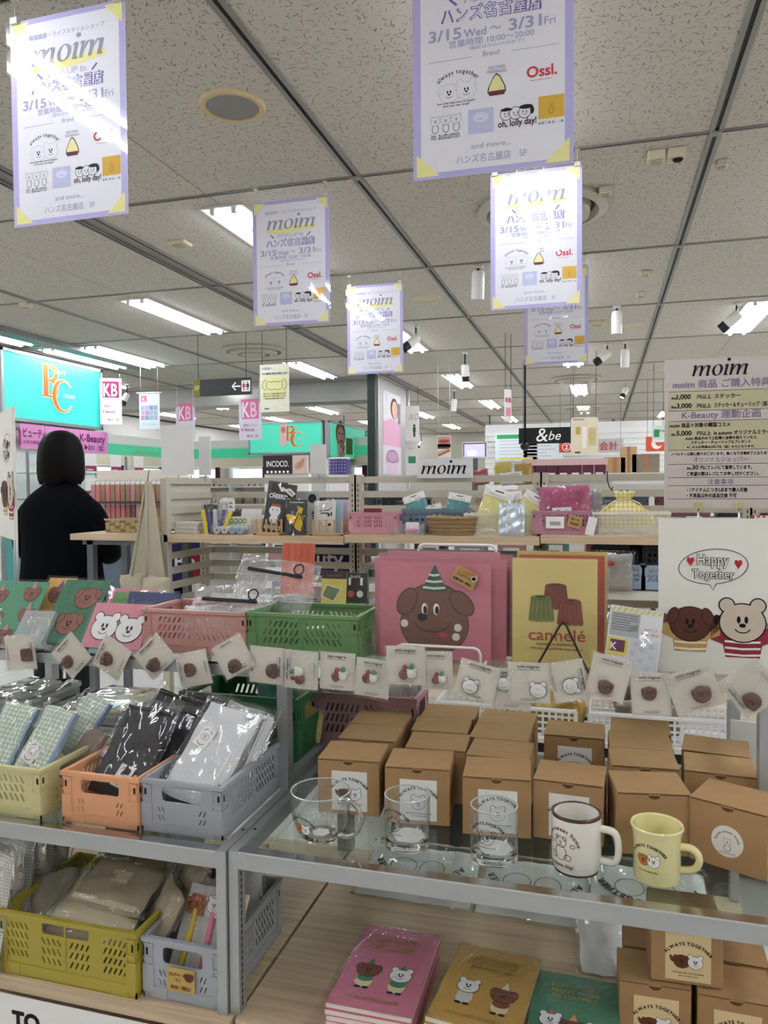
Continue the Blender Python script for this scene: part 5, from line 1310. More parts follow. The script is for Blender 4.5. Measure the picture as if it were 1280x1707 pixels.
# ================================================================ leaning sheets, folders and boards on the risers
def leaner(name, lab, cat, bl, w, h, tilt, col, rz=0., draw=None, group=None, sleeve=True, t=.003, m=None):
    """rigid sheet whose bottom left corner is at bl, leaning back by tilt"""
    o = thing(name, lab, cat, M=TR(*bl) @ RZ(rz) @ RX(-tilt) @ UP @ TR(w/2, 0, 0), group=group)
    MB().box(-w/2, w/2, 0, h, -t, 0, m or mat(col, .45, 0, .4, .02)).build('sheet', o)
    if draw: p = MB(); draw(p); p.build('print', o)
    if sleeve:
        n = 6; f = MB(); e = .005; vs = [((i/n-.5)*(w+2*e), -.002 if j == 0 else h+e, .0035+.0015*math.sin(i*1.3+j)) for j in (0, 1) for i in range(n+1)]
        f.add(vs, [(i, i+1, n+2+i, n+1+i) for i in range(n)], film('sleeve', .03, 1.2, 5., .4), smooth=True); f.build('clear_sleeve', o)
    return o
DG = math.radians
BRL = ink('8a5a48')
def party(p, w, h, n=5, hat=ink('c98a86')):
    for x, y in ((-.27, .72), (.22, .78), (-.2, .34), (.27, .42), (.05, .06))[:n]: dog(p, x*w*1.2, y*h, w*.13, .001, None, BRL, DBROWN, hat)
Zr = .972
leaner('postcard', 'green card with brown animals in party hats leaning at left edge of the riser', 'card', (-1.545, 1.56, Zr), .165, .165, DG(34), '4d8d6a', draw=lambda p: party(p, .165, .165))
leaner('postcard', 'orange card with a hatted brown animal, between two green cards', 'card', (-1.42, 1.6, Zr), .085, .175, DG(36), 'd9a252', draw=lambda p: dog(p, .005, .125, .026, .001, None, BRL, DBROWN, ink('6a4a86')))
o = leaner('clear_packet', 'stack of clear packets in front of the orange card', 'packet', (-1.41, 1.545, Zr), .09, .09, DG(38), 'c9b3a0', t=.02, m=film('packet_film', .35, 1.3, 30, .9))
leaner('postcard', 'dark green card with two winking brown faces', 'card', (-1.347, 1.56, Zr), .135, .185, DG(40), '2f6b4d', draw=lambda p: (dog(p, .02, .13, .033, .001, None, BRL, DBROWN), dog(p, .0, .055, .033, .001, None, BRL, DBROWN)))
leaner('postcard', 'pink card with two white animal heads side by side', 'card', (-1.204, 1.54, Zr), .163, .118, DG(35), 'd28590', draw=lambda p: (bear(p, -.034, .052, .036, .001, None, WHITE, BLACK), bear(p, .036, .048, .036, .0012, None, WHITE, BLACK)))
leaner('postcard', 'small light green card behind the pink card', 'card', (-1.235, 1.66, Zr), .06, .125, DG(32), '74a86a')
leaner('postcard', 'stack of navy blue cards behind the pink card', 'card', (-1.175, 1.66, Zr), .145, .12, DG(20), '39456f', t=.012)
leaner('postcard', 'pink card edge peeking out behind the light green card', 'card', (-1.28, 1.72, Zr), .14, .12, DG(24), 'd98a92')
for lab, x in (('clear acrylic loop stand before the dark green card', -1.315), ('clear acrylic loop stand at left edge of the riser', -1.46)):
    t = thing('acrylic_stand', lab, 'stand', M=TR(x, 1.525, Zr) @ RX(-.35) @ UP); AC = film('acrylic_rod', .12, 2.2, 5., .2)
    a = [(-.022, 0, 0), (-.022, .055, 0)]+[(-.012-.01*math.cos(PI/2*k/4), .055+.012*math.sin(PI/2*k/4), 0) for k in range(1, 5)]+[(.012+.01*math.sin(PI/2*k/4), .055+.012*math.cos(PI/2*k/4), 0) for k in range(1, 5)]+[(.022, 0, 0)]
    MB().tube(a, .0035, AC, 8).build('loop', t); MB().box(-.028, .028, -.002, .003, -.05, .012, AC).build('foot', t)

# pink folders in a white wire rack
WIRE = mat('e6dfd9', .35, 0, .5, 0)
t = thing('wire_rack', 'white wire rack holding the pink folders', 'rack', (-.325, 1.6, .975))
def hoop(x0, x1, y, z0, z1, r=.012):
    return [(x0, y, z0), (x0, y, z1-r), (x0+r*.3, y, z1-r*.3), (x0+r, y, z1), (x1-r, y, z1), (x1-r*.3, y, z1-r*.3), (x1, y, z1-r), (x1, y, z0)]
MB().tube(hoop(-.075, .1, .075, 0, .245), .0032, WIRE, 8).build('back_hoop', t); MB().tube(hoop(-.087, .088, -.07, 0, .045), .0032, WIRE, 8).build('front_hoop', t)
for x in (-.08, .09): MB().tube([(x, -.07, .003), (x, .075, .003)], .003, WIRE, 8).build('base_wire', t)
def pinkdog(p, w, h):
    m1, m2 = ink('77503f'), ink('46302a')
    p.ell(.0, .075, .076, .065, m2, .0008, n=36); p.ell(.0, .075, .074, .063, m1, .001, n=36)
    p.ell(0, .125, .058, .04, m2, .0007, n=28); p.ell(0, .124, .056, .039, m1, .0012, n=28)
    for s, r in ((-1, .5), (1, .8)): p.ell(s*.06, .123, .021, .033, m2, .0014, n=18, rot=s*r); p.ell(s*.06, .123, .0185, .0305, m1, .0016, n=18, rot=s*r)
    p.poly([(-.028, .147), (.028, .147), (.002, .205)], ink('3c5a4c'), .0018)
    for k, (y, q) in enumerate(((.155, .0245), (.169, .0185), (.183, .0115))): p.line([(-q, y), (0, y-.002), (q, y)], .005, ink('d3dccb'), .0021)
    for s in (-1, 1): p.ell(s*.013-.008, .108, .0068, .0125, WHITE, .002, n=16); p.ell(s*.013-.0065, .106, .0045, .009, BLACK, .0023, n=14)
    p.ell(-.026, .09, .011, .0085, BLACK, .0022, n=16); p.ring(-.004, .083, .04, .024, .0016, BLACK, .0022, n=16, a0=PI+.2, a1=2*PI-.1)
    for x, y in ((-.066, .075), (.052, .07), (.048, .05)): p.ell(x, y, .0085, .0085, ink('e6d5cc'), .002, n=14)
    p.ell(.02, .053, .009, .006, ink('b5485a'), .0022, n=12)
PKF = ['c77684', 'cd8590', 'ca7a87', 'd08d98']
leaner('plastic_folder', 'rearmost pink folder in the wire rack, its right edge showing', 'folder', (-.487, 1.655, .978), .3, .222, DG(1), PKF[2], rz=.02, group='pink folders in the wire rack')
leaner('plastic_folder', 'third pink folder in the wire rack', 'folder', (-.462, 1.635, .978), .25, .23, DG(2), PKF[1], rz=.01, group='pink folders in the wire rack')
leaner('plastic_folder', 'second pink folder in the wire rack, offset left', 'folder', (-.487, 1.618, .978), .292, .215, DG(1), PKF[0], group='pink folders in the wire rack')
leaner('plastic_folder', 'front pink folder with a brown dog in a striped party hat', 'folder', (-.47, 1.598, .978), .245, .208, DG(1), PKF[0], draw=lambda p: pinkdog(p, 0, 0), group='pink folders in the wire rack')
t = leaner('price_tag', 'kraft price card with handwriting and a round stamp on the pink folder', 'tag', (-.312, 1.585, 1.142), .052, .036, 0, 'b08d5c', rz=0, sleeve=False, t=.0008, draw=lambda p: (p.text('1,100円', 0, .026, .008, ink('c06a3a'), width=.035, bold=.02), p.text('クリアファイル', -.001, .017, .007, BLACK, width=.035, bold=.02), p.text('各種 ¥660（税込）', -.001, .006, .006, BLACK, width=.042, bold=.02), p.ell(.019, .024, .006, .006, WHITE, .001), p.ell(.019, .024, .0045, .0045, BLACK, .0013)))
t.matrix_world = t.matrix_world @ RZ(-.45)
# yellow folders
def cannele(p):
    for n_, (x, y, c, e) in enumerate(((.003, .143, '7a3a30', '4a2018'), (-.026, .118, '757a3c', '3c4020'), (.032, .112, '83402f', '4a2018'))):
        m1, m2 = ink(c), ink(e); z = .0012+.0006*n_
        p.poly([(x-.0265, y-.024), (x+.0265, y-.024), (x+.021, y+.024), (x-.021, y+.024)], m2, z-.0002); p.poly([(x-.0255, y-.023), (x+.0255, y-.023), (x+.02, y+.023), (x-.02, y+.023)], m1, z)
        for k in range(1, 5): p.line([(x-.0255+.0102*k, y-.023), (x-.02+.008*k, y+.018)], .001, m2, z+.0002)
        for k in range(5): p.ell(x-.0204+.0102*k, y-.0235, .0052, .004, m1, z+.0001, n=10)
        p.ell(x, y+.023, .021, .0052, m2, z+.0002, n=18); p.ell(x, y+.0235, .02, .0045, m1, z+.0003, n=18); p.ell(x, y+.024, .011, .0024, m2, z+.0004, n=14)
    p.text('cannelé', .005, .052, .034, ink('b04a35'), width=.115, bold=.012); p.text('CAKE MADE BY ADDING FLOUR,', .005, .042, .0055, ink('8a5a2a'), bold=.02, width=.085); p.text('MILK, EGG YOLK, BUTTER, RUM, VANILLA', .005, .033, .0055, ink('8a5a2a'), bold=.02, width=.105)
leaner('plastic_folder', 'rear yellow folder standing behind a red one', 'folder', (-.176, 1.66, .978), .188, .232, DG(1), 'd2bc62', group='upright folders in the black easel')
leaner('plastic_folder', 'red folder between two yellow ones, edge showing at right', 'folder', (-.17, 1.635, .978), .176, .226, DG(1), 'b5483a', group='upright folders in the black easel')
leaner('plastic_folder', 'front yellow folder printed with three fluted cakes and red lettering', 'folder', (-.18, 1.6, .978), .172, .222, DG(1), 'd9c276', draw=cannele, group='upright folders in the black easel')
t = thing('wire_easel', 'black wire easel in front of the yellow folder', 'stand', (-.075, 1.575, .975)); BW = mat('1c1516', .45)
MB().tube([(-.055, -.02, .0), (-.052, -.02, .008), (-.006, .004, .092), (0, .005, .097), (.006, .004, .092), (.048, -.02, .008), (.052, -.02, .0)], .0024, BW, 8).build('front_wire', t); MB().tube([(-.055, -.02, .002), (-.06, .12, .002)], .0022, BW, 8).build('left_foot', t); MB().tube([(.052, -.02, .002), (.06, .12, .002)], .0022, BW, 8).build('right_foot', t)
# white leaflet pack
def leaf(p):
    w, h = .098, .125
    for k in range(9): p.poly([(-w/2+k*w/9, h-.008), (-w/2+(k+.5)*w/9, h-.008), (-w/2+(k+1)*w/9, h), (-w/2+(k+.5)*w/9, h)], ink('dcd25a'), .0008)
    p.rect(-.047, .068, .008, .115, ink('b3b7b4'), .0008)
    for k in range(7): p.line([(-.044, .11-.005*k), (-.01 if k > 2 else .004, .11-.005*k)], .0016, ink('6d716f'), .0012)
    p.poly([(-.012, .078), (.006, .082), (.004, .094), (-.01, .09)], ink('8d9290'), .0013); p.rect(-.048, .03, -.01, .064, ink('dcd25a'), .0008); p.rect(-.043, .037, -.015, .06, ink('6a2f52'), .0012); p.text('K', -.036, .04, .02, WHITE, z=.0016, bold=.03)
    p.rect(-.004, .0, .047, .066, ink('d9dade'), .001); p.text('B5サイズ', .03, .085, .006, ink('c8707a')); p.text('¥330（税込）', .03, .076, .006, ink('c8707a')); p.text('裏面もかわいい', -.03, .018, .007, ink('d0606a'), bold=.02, width=.034)
    for x, y in ((.006, .056), (.034, .055), (.018, .047), (.0, .038), (.036, .034), (.016, .026), (.03, .012), (.002, .014)): bear(p, x, y, .0042, .0014, None, ink('d9dade'), BLACK)
o = leaner('leaflet_pack', 'white leaflet pack with yellow striped edge and small bear stickers', 'pack', (.003, 1.545, .985), .1, .127, DG(14), 'e6e6e4', draw=leaf); o.matrix_world = o.matrix_world @ RZ(-.12)
# Happy Together boards
def happy(p, w, h):
    k = h/.32
    import math as _m
    bub = []
    for i in range(40):
        a = 2*PI*i/40; bub.append((-.068*k+.066*k*math.cos(a)+.004*k*math.sin(a), .235*k+.036*k*math.sin(a)+.003*k*math.cos(a)))
    bub[30:31] = [(-.074*k, .198*k), (-.068*k, .186*k), (-.062*k, .199*k)]
    p.line(bub, .0014*k, BLACK, .0008, None, True)
    for s, y, sz in (('Happy', .239, .03), ('Together', .211, .026)):
        p.text(s, -.068*k, y*k, sz*k, BLACK, bold=.05, width=.062*k if s == 'Happy' else .082*k, z=.0008); p.text(s, -.068*k, y*k, sz*k, ink('e4e0d5'), bold=.008, width=(.062 if s == 'Happy' else .082)*k*.97, z=.003)
    for x, y, r in ((-.111, .247, .35), (-.02, .243, -.3)):
        h_ = [(0, -.012), (-.0075, .0), (-.006, .006), (-.002, .0065), (0, .003), (.002, .0065), (.006, .006), (.0075, 0)]; p.poly([(x*k+a*k, y*k+b*k) for a, b in h_][::-1], RED, .001)
    def tee(x, y, w_, c1, c2):
        p.poly([(x-w_*.5*k, y*k), (x+w_*.5*k, y*k), (x+w_*.62*k, (y+.045)*k), (x-w_*.62*k, (y+.045)*k)], c1, .0008)
        for s in (-1, 1): p.poly([(x+s*w_*.35*k, (y+.02)*k), (x+s*w_*.95*k, (y+.035)*k), (x+s*w_*.95*k, (y+.062)*k), (x+s*w_*.6*k, (y+.06)*k)][::s], c1, .0009); p.ell(x+s*w_*.86*k, (y+.066)*k, .0095*k, .011*k, BLACK, .0009, n=12)
        for j in range(3): p.line([(x-w_*.52*k, (y+.006+.013*j)*k), (x, (y+.004+.013*j)*k), (x+w_*.52*k, (y+.006+.013*j)*k)], .0042*k, c2, .0012)
    tee(-.112*k, .06, .06, ink('b9985a'), ink('e6dcc6')); tee(-.013*k, .052, .064, ink('8f2f3c'), ink('e9e2d8'))
    dog(p, -.112*k, .116*k, .038*k, .0016, None, ink('58362c'), DBROWN); bear(p, -.013*k, .122*k, .044*k, .0016, None, ink('c4b5a2'), BLACK)
    for x, y in ((-.164, .126),): p.ell(x*k, y*k, .0085*k, .0105*k, ink('58362c'), .0022, n=12)
    for x, y in ((.042, .118),): p.ell(x*k, y*k, .0085*k, .0105*k, ink('c4b5a2'), .0024, n=12)
BOARD = mat('e2ded3', .6, 0, .3, .015, 8)
s = thing('drawn_board', 'white display board with speech bubble and two cartoon animals in striped shirts', 'board', M=TR(.317, 1.625, .972) @ RX(-.08) @ UP)
MB().box(-.205, .205, 0, .312, -.008, 0, BOARD).build('board', s); p = MB(TR(-.036, -.014, 0)); happy(p, .41, .312); p.build('print', s); MB().add([(-.04, .2, -.008), (.04, .2, -.008), (.04, 0, -.09), (-.04, 0, -.09)], [(0, 1, 2, 3)], BOARD).build('easel_back', s)
s = thing('drawn_board', 'second speech bubble board, cut off by the left edge of the photo', 'board', M=TR(*(-1.459,1.620,1.219)) @ RZ(-.69) @ UP @ TR(-.2, 0, 0))
MB().box(-.2, .2, 0, .345, -.008, 0, BOARD).build('board', s); p = MB(TR(.175, 0, 0)); happy(p, .4, .33); p.build('print', s); MB().tube([(.14, -.25, -.012), (.14, .12, -.012)], .006, STEEL).box(.1, .18, -.252, -.245, -.06, .04, STEEL).build('pole_stand', s)
# tall notice board on clip stands, at the gondola
c = Vector((0.243,3.230,1.556)); W_, H_ = .42, .594
s = thing('notice_board', 'tall grey notice board with purple headings and purchase gift details', 'notice', M=TR(c.x, 3.27, c.z) @ RZ(.02) @ UP @ TR(W_/2, 0, 0))
NBM, TINT = mat('bdb5ac', .55, 0, .3, .015, 6), ink('b5ae8e'); MB().box(-W_/2, W_/2, -H_/2, H_/2, -.006, 0, NBM).build('board', s)
p = MB(); VT = ink('84788f'); BR = ink('4a403a')
def Yv(v): return H_/2-H_*v
moim(p, 0, Yv(.115), .043, BLACK, w=.215)
p.text('moim 商品 ご購入特典', 0, Yv(.19), .036, VT, width=.36, bold=.02)
for a, b, f in ((.215, .345, 1), (.415, .61, 1), (.705, .795, 0), (.85, .94, 0)):
    if f: p.rect(-W_/2+.015, Yv(b), W_/2-.015, Yv(a), TINT, .0004)
    p.line([(-W_/2+.015, Yv(b)), (W_/2-.015, Yv(b)), (W_/2-.015, Yv(a)), (-W_/2+.015, Yv(a))], .0018, BR, .0008, None, True)
def tx(s_, x, v, sz, al='l', w=None, m=BLACK, bd=.03): p.text(s_, x, Yv(v), sz, m, al, bd, width=w)
tx('税込', -.185, .265, .01); tx('1,000', -.165, .265, .026); tx('円以上', -.088, .265, .018); tx('ステッカー', -.025, .265, .02)
tx('税込', -.185, .325, .01); tx('3,000', -.165, .325, .026); tx('円以上', -.088, .325, .018); tx('ステッカー＆チューリップ（造花）', -.025, .325, .02, w=.21)
tx('K-Beauty 連動企画', 0, .395, .034, 'c', .29, VT, .02)
tx('moim 商品＋対象の韓国コスメ', -.19, .455, .02, w=.225); tx('税込', -.185, .51, .01); tx('5,000', -.165, .51, .026); tx('円以上', -.088, .51, .018); tx('in autumn オリジナルミラー', -.025, .51, .02, w=.205)
tx('moim 商品のみで上記購入金額を超えていたら', 0, .54, .014, 'c', .26); tx('ステッカー・チューリップもプレゼント', 0, .568, .014, 'c', .22); tx('※こちらの特典は3月17日（金）からになります。', 0, .598, .012, 'c', .25)
tx('ノベルティは数に限りがございます。無くなり次第終了となります。', 0, .645, .014, 'c', .37); tx('オリジナルショッパー', 0, .69, .024, 'c', .2, VT, .01)
tx('税込', -.125, .74, .01); tx('30', -.105, .74, .024); tx('円にてレジにて販売しています。', -.075, .74, .018, w=.19); tx('ご希望の際はレジにてお申し付けください。', -.125, .782, .018, w=.265)
tx('注意事項', 0, .84, .024, 'c', None, VT, .01); tx('・1アイテムにつき2点まで購入可能', -.125, .89, .018, w=.225); tx('・不良品以外の返品交換 不可', -.125, .928, .018, w=.185); p.build('lettering', s)
for x in (-.08, .07): MB().box(x-.015, x+.015, -H_/2-.002, -H_/2+.02, -.01, .006, mat('b9aa7a', .4)).tube([(x, -H_/2, -.003), (x, -H_/2-.115, -.003)], .004, CHROME).build('clip_stand', s)


# ================================================================ wrapped goods in the crates
BAG = film('goods_bag', .01, 1.4, 9., 1., dist=.03, ridge=True)
def bagged(name, lab, cat, at_, w, h, t, m, tilt=35, rz=0., roll=0., seed=0, bag=True, extra=None, group=None, amp=.002, bagm=None, grow=1.18, part='pouch', taper=0.):
    """soft pouch standing on at_, leaning back by tilt degrees, in its clear bag"""
    o = thing(name, lab, cat, M=TR(*at_) @ RZ(rz) @ RX(-DG(tilt)) @ UP @ RZ(roll), group=group)
    MB().pillow(w, h, t, m, 10, 12, None, amp, seed, .12, taper).build(part, o)
    if extra: extra(o, w, h, t)
    if bag: MB().pillow(w*grow, h*1.12, t*1.35+.004, bagm or BAG, 14, 16, TR(0, -.004, 0), .0028, seed+7, .16, taper).build('clear_bag', o)
    return o
def sticker(o, w, h, t, x=.0, y=.3, k=.03, rot=0.):
    p = MB(TR(x*w, y*h, t*.52+.0025) @ RZ(rot)); p.rect(-k*.5, -k*.62, k*.5, k*.62, ink('dedbd6'), 0.); a = ink('2a2626')
    for s in (-1, 1): p.ring(s*k*.13, .02*k, .15*k, .17*k, .02*k, a, .0004, n=14); p.ring(0, 0, .42*k, .5*k, .035*k, a, .0004, n=12, a0=PI/2+s*.55-(.0 if s > 0 else .0)-.35, a1=PI/2+s*.55+.35)
    for s in (-1, 1):
        for e in (-.04, .04): p.ell(s*k*.13+e*k, .05*k, .014*k, .03*k, a, .0006, n=8)
    p.ring(0, 0, .4*k, .5*k, .035*k, a, .0004, n=10, a0=PI*1.25, a1=PI*1.75); p.build('sticker', o)
GING = gridmat('gingham', 'd3d9c4', 'b7c3ad', 'a3b3a5', .0095, .7); BLUE = mat('8299b0', .6)
def gusset(o, w, h, t): MB().box(w/2-.004, w/2+.002, h*.03, h*.97, -t*.5, t*.35, BLUE).build('blue_side', o); sticker(o, w, h, t, -.08, .34, .034, -.25)
def gusset2(o, w, h, t): MB().box(w/2-.004, w/2+.002, h*.03, h*.97, -t*.5, t*.35, BLUE).build('blue_side', o)
G = 'gingham pouches in the yellow crate'
bagged('gingham_pouch', 'gingham pouch with blue side cut off by left edge of photo', 'pouch', (-1.215, 1.262, .765), .085, .15, .018, GING, 36, .05, -.12, 1, extra=gusset2, group=G)
bagged('gingham_pouch', 'front gingham pouch with blue side and white sticker', 'pouch', (-1.118, 1.252, .765), .078, .155, .018, GING, 38, .05, -.16, 2, extra=gusset, group=G)
bagged('gingham_pouch', 'rear gingham pouch leaning at back of the yellow crate', 'pouch', (-1.12, 1.37, .775), .07, .14, .016, GING, 36, .05, -.3, 3, extra=gusset2, group=G)
bagged('brown_pouch', 'brownish pouch in crinkled film between gingham pouches', 'pouch', (-1.165, 1.3, .76), .07, .13, .014, mat('a59a88', .7), 38, .05, -.1, 4)
bagged('brown_pouch', 'brownish pouch in crinkled film at right side of the yellow crate', 'pouch', (-1.088, 1.32, .73), .06, .13, .016, mat('8f7d70', .7), 42, 0, -.3, 5)
BLK = gridmat('black_net', '0f0e0f', '050505', None, .004, .55, .4)
G = 'black mesh pouches in the orange crate'
def blx(st):
    def f(o, w, h, t):
        MB().tube([(-w*.46, h*.955, t*.3), (0, h*.965, t*.4), (w*.46, h*.955, t*.3)], .003, mat('0d0d0d', .3), 8).build('zip', o)
        if st: sticker(o, w, h, t, .1, .2, .036, -.15)
    return f
bagged('mesh_pouch', 'front black mesh pouch with white sticker in the orange crate', 'pouch', (-.93, 1.275, .745), .118, .185, .014, BLK, 40, 0, -.1, 11, extra=blx(1), group=G, grow=1.2)
bagged('mesh_pouch', 'second black mesh pouch leaning right in the orange crate', 'pouch', (-.885, 1.33, .74), .1, .175, .014, BLK, 40, 0, -.22, 12, extra=blx(0), group=G)
bagged('mesh_pouch', 'rear black mesh pouch, left one at back of the orange crate', 'pouch', (-.945, 1.39, .755), .115, .175, .014, BLK, 40, .05, -.25, 13, extra=blx(0), group=G)
bagged('mesh_pouch', 'rear black mesh pouch, right one at back of the orange crate', 'pouch', (-.885, 1.425, .745), .1, .17, .014, BLK, 38, .05, -.2, 14, extra=blx(0), group=G)
WNET = gridmat('white_net', 'e9e9e6', '9c9ea0', None, .0034, .6, .42)
G = 'white mesh pouches in the blue grey crate'
def whx(st):
    def f(o, w, h, t):
        MB().box(w*.28, w*.4, h*.02, h*.98, t*.3, t*.5, mat('d9d8d0', .5)).tube([(w*.34, h*.03, t*.5), (w*.34, h*.97, t*.5)], .0022, mat('efeee8', .35), 8).build('zip', o)
        MB().rbox(w*.28, w*.4, h*.93, h*.99, t*.5, t*.5+.004, CHROME, .002).build('zip_pull', o)
        if st: sticker(o, w, h, t, -.22, .62, .034, -.2)
    return f
bagged('mesh_pouch', 'front white mesh pouch with sticker and pale zip', 'pouch', (-.765, 1.275, .75), .125, .2, .014, WNET, 43, 0, -.2, 21, extra=whx(1), group=G)
bagged('mesh_pouch', 'white mesh pouch behind the front one, zip side showing', 'pouch', (-.73, 1.325, .735), .1, .19, .014, WNET, 42, 0, -.13, 22, extra=whx(0), group=G)
bagged('mesh_pouch', 'white mesh pouch leaning on the right wall of the blue grey crate', 'pouch', (-.715, 1.375, .715), .07, .175, .014, WNET, 38, 0, -.05, 23, extra=whx(0), group=G)
bagged('mesh_pouch', 'rearmost white mesh pouch in the blue grey crate', 'pouch', (-.775, 1.42, .735), .12, .165, .014, WNET, 36, .0, -.22, 24, extra=whx(0), group=G)
# clear zip bags in the dusty pink crate
ZIP = mat('1b1b1c', .35); CLB = film('pvc_bag', .07, 2.2, 24., 1., dist=.02)
for lab, x, y, z, w, h, rl, zy, sd in (('rear clear zip bag with black slider bar and ring in the dusty pink crate', -.775, 1.672, 1.05, .215, .135, -.13, .72, 31), ('front clear zip bag with black slider bar and ring in the dusty pink crate', -.85, 1.615, 1.022, .21, .1, -.02, .62, 32)):
    o = thing('zip_bag', lab, 'bag', M=TR(x, y, z) @ RX(-DG(22)) @ UP @ RZ(rl), group='clear zip bags in the pink crate')
    MB().pillow(w, h, .016, CLB, 14, 12, None, .003, sd, .1).build('bag', o)
    MB().rbox(-w*.36, w*.33, h*zy-.0045, h*zy+.0045, .008, .013, ZIP, .002).build('slider_bar', o)
    MB().tube([(w*.27+.0125*math.cos(2*PI*k/18), h*zy+.017+.0125*math.sin(2*PI*k/18), .012) for k in range(18)], .0019, ZIP, 6, True).build('ring', o)
bagged('clear_packet', 'heap of crinkled clear film inside the dusty pink crate', 'packet', (-.89, 1.62, .985), .2, .09, .03, film('heap_film', .5, 1.6, 40., 1.), 30, 0, 0, 33, bag=False, amp=.006)
# mustard crate
BGE = mat('a99a80', .75, 0, .2, .08, 60, .2, 120); BGEL = mat('c9bb9c', .75, 0, .2, .05, 60)
G = 'beige cloth bags in the mustard crate'
def cuff(o, w, h, t): MB().box(-w*.46, w*.46, h*.03, h*.15, t*.3, t*.56, BGEL).build('pale_band', o); p = MB(TR(0, h*.62, t*.5+.002)); p.rect(-.025, -.012, .02, .016, BGEL, 0); p.build('paper_tag', o)
bagged('cloth_bag', 'topmost beige cloth bag with a pale band, lying on the mustard crate heap', 'bag', (-.955, 1.27, .515), .17, .11, .016, BGE, 68, .0, -.08, 41, extra=cuff, group=G)
bagged('cloth_bag', 'beige cloth bag under the topmost one in the mustard crate', 'bag', (-.965, 1.245, .495), .185, .13, .018, BGEL, 74, .05, .0, 42, group=G, amp=.004)
bagged('cloth_bag', 'lower beige cloth bag showing through the mustard handle hole', 'bag', (-.97, 1.225, .472), .18, .14, .018, BGE, 78, -.03, .05, 43, group=G, amp=.004)
bagged('cloth_bag', 'beige cloth bag standing at right in the mustard crate, nearer one', 'bag', (-.868, 1.265, .43), .1, .15, .02, BGE, 30, -.7, -.1, 44, group=G, amp=.004)
bagged('cloth_bag', 'beige cloth bag standing at right in the mustard crate, farther one', 'bag', (-.858, 1.33, .43), .1, .17, .02, BGE, 26, -.7, -.1, 45, group=G, amp=.004)
bagged('cloth_bag', 'greyish cloth bag slumped at left inside the mustard crate', 'bag', (-1.075, 1.27, .46), .09, .12, .03, mat('9a917f', .75), 55, .3, .2, 46, group=G, amp=.005)
G = 'clear bags behind the mustard crate'
for i, (x, y, w, h, m, lab) in enumerate(((-1.03, 1.42, .08, .15, mat('8d8069', .7), 'rounded grey brown pouch standing in film behind the mustard heap'), (-.94, 1.42, .08, .165, mat('b39c6e', .6), 'tan pouch standing in film behind the mustard heap'), (-.86, 1.43, .09, .17, mat('c9cac6', .5), 'whitish pouch in glossy film behind the mustard heap'))):
    bagged('film_pouch', lab, 'pouch', (x, y-.02, .43), w, h+.04, .03, m, 14, 0, .05*(i-1), 50+i, group=G, amp=.003)
for i in range(4): bagged('mesh_pouch', 'white mesh pouch standing in film %s at far left of the lower shelf' % ('in front', 'second', 'third', 'last')[i], 'pouch', (-1.205-.012*i, 1.21+.075*i, .403), .16, .215, .012, gridmat('white_net_big', 'd2d1c8', 'a3a298', None, .006, .6, .3), 12, -.35, .05, 60+i, group='white mesh pouches on the lower shelf')
# pens
def pen(lab, x, y, col, kind, rl, sd):
    o = thing('bagged_pen', lab, 'pen', M=TR(x, y, .42) @ RX(-DG(27)) @ UP @ RZ(rl), group='bagged pens in the pale crate')
    MB(RX(-PI/2)).lathe([(.001, 0), (.004, .006), (.0062, .012), (.0062, .118), (.004, .125), (.001, .126)], mat(col, .3, 0, .5, 0), 14).build('barrel', o)
    b = MB(TR(0, .128, .004))
    (dog(b, 0, .004, .015, 0, None, ink('b5602f'), DBROWN) if kind == 'dog' else bear(b, 0, .004, .015, 0, None, WHITE, ink('7a4a5a'))); b.build('head_charm', o)
    MB().box(-.015, .015, .112, .148, -.002, .0035, mat('d9d6d2' if kind != 'dog' else 'b5602f', .4)).build('charm_back', o)
    MB().box(-.026, .026, 0, .165, -.006, -.004, mat('d2cfc8', .5)).build('pale_insert', o)
    MB().pillow(.056, .2, .018, BAG, 8, 16, TR(0, -.02, .002), .002, sd, .2).build('clear_bag', o)
pen('yellow pen with an orange brown animal head, bagged, in the pale crate', -.772, 1.245, 'dfc53f', 'dog', -.1, 71)
pen('pink pen with a white bear head, bagged, in the pale crate', -.725, 1.243, 'd9798f', 'bear', -.03, 72)
bagged('bagged_pen', 'pale pen pack in frosted film at right of the pale crate', 'pen', (-.683, 1.25, .43), .045, .15, .012, mat('d8d0bb', .4), 27, 0, -.05, 73)
bagged('bagged_pen', 'pen packs in clear film at back of the pale crate', 'pen', (-.735, 1.4, .43), .11, .16, .02, mat('c9c6bf', .4), 14, 0, 0, 74)
t = leaner('price_tag', 'kraft price card with a brown animal stuck on the pale crate', 'tag', (-.768, 1.2075, .425), .056, .044, 0, 'bd9c55', sleeve=False, t=.0008, draw=lambda p: (p.text('ゴムチャーム', -.008, .03, .007, ink('6a4a2a'), width=.034, bold=.02), p.text('ペン', -.006, .02, .007, ink('6a4a2a'), bold=.02), p.text('¥550（税込）', .0, .006, .008, ink('6a4a2a'), width=.042, bold=.02), dog(p, .017, .03, .0085, .001)))

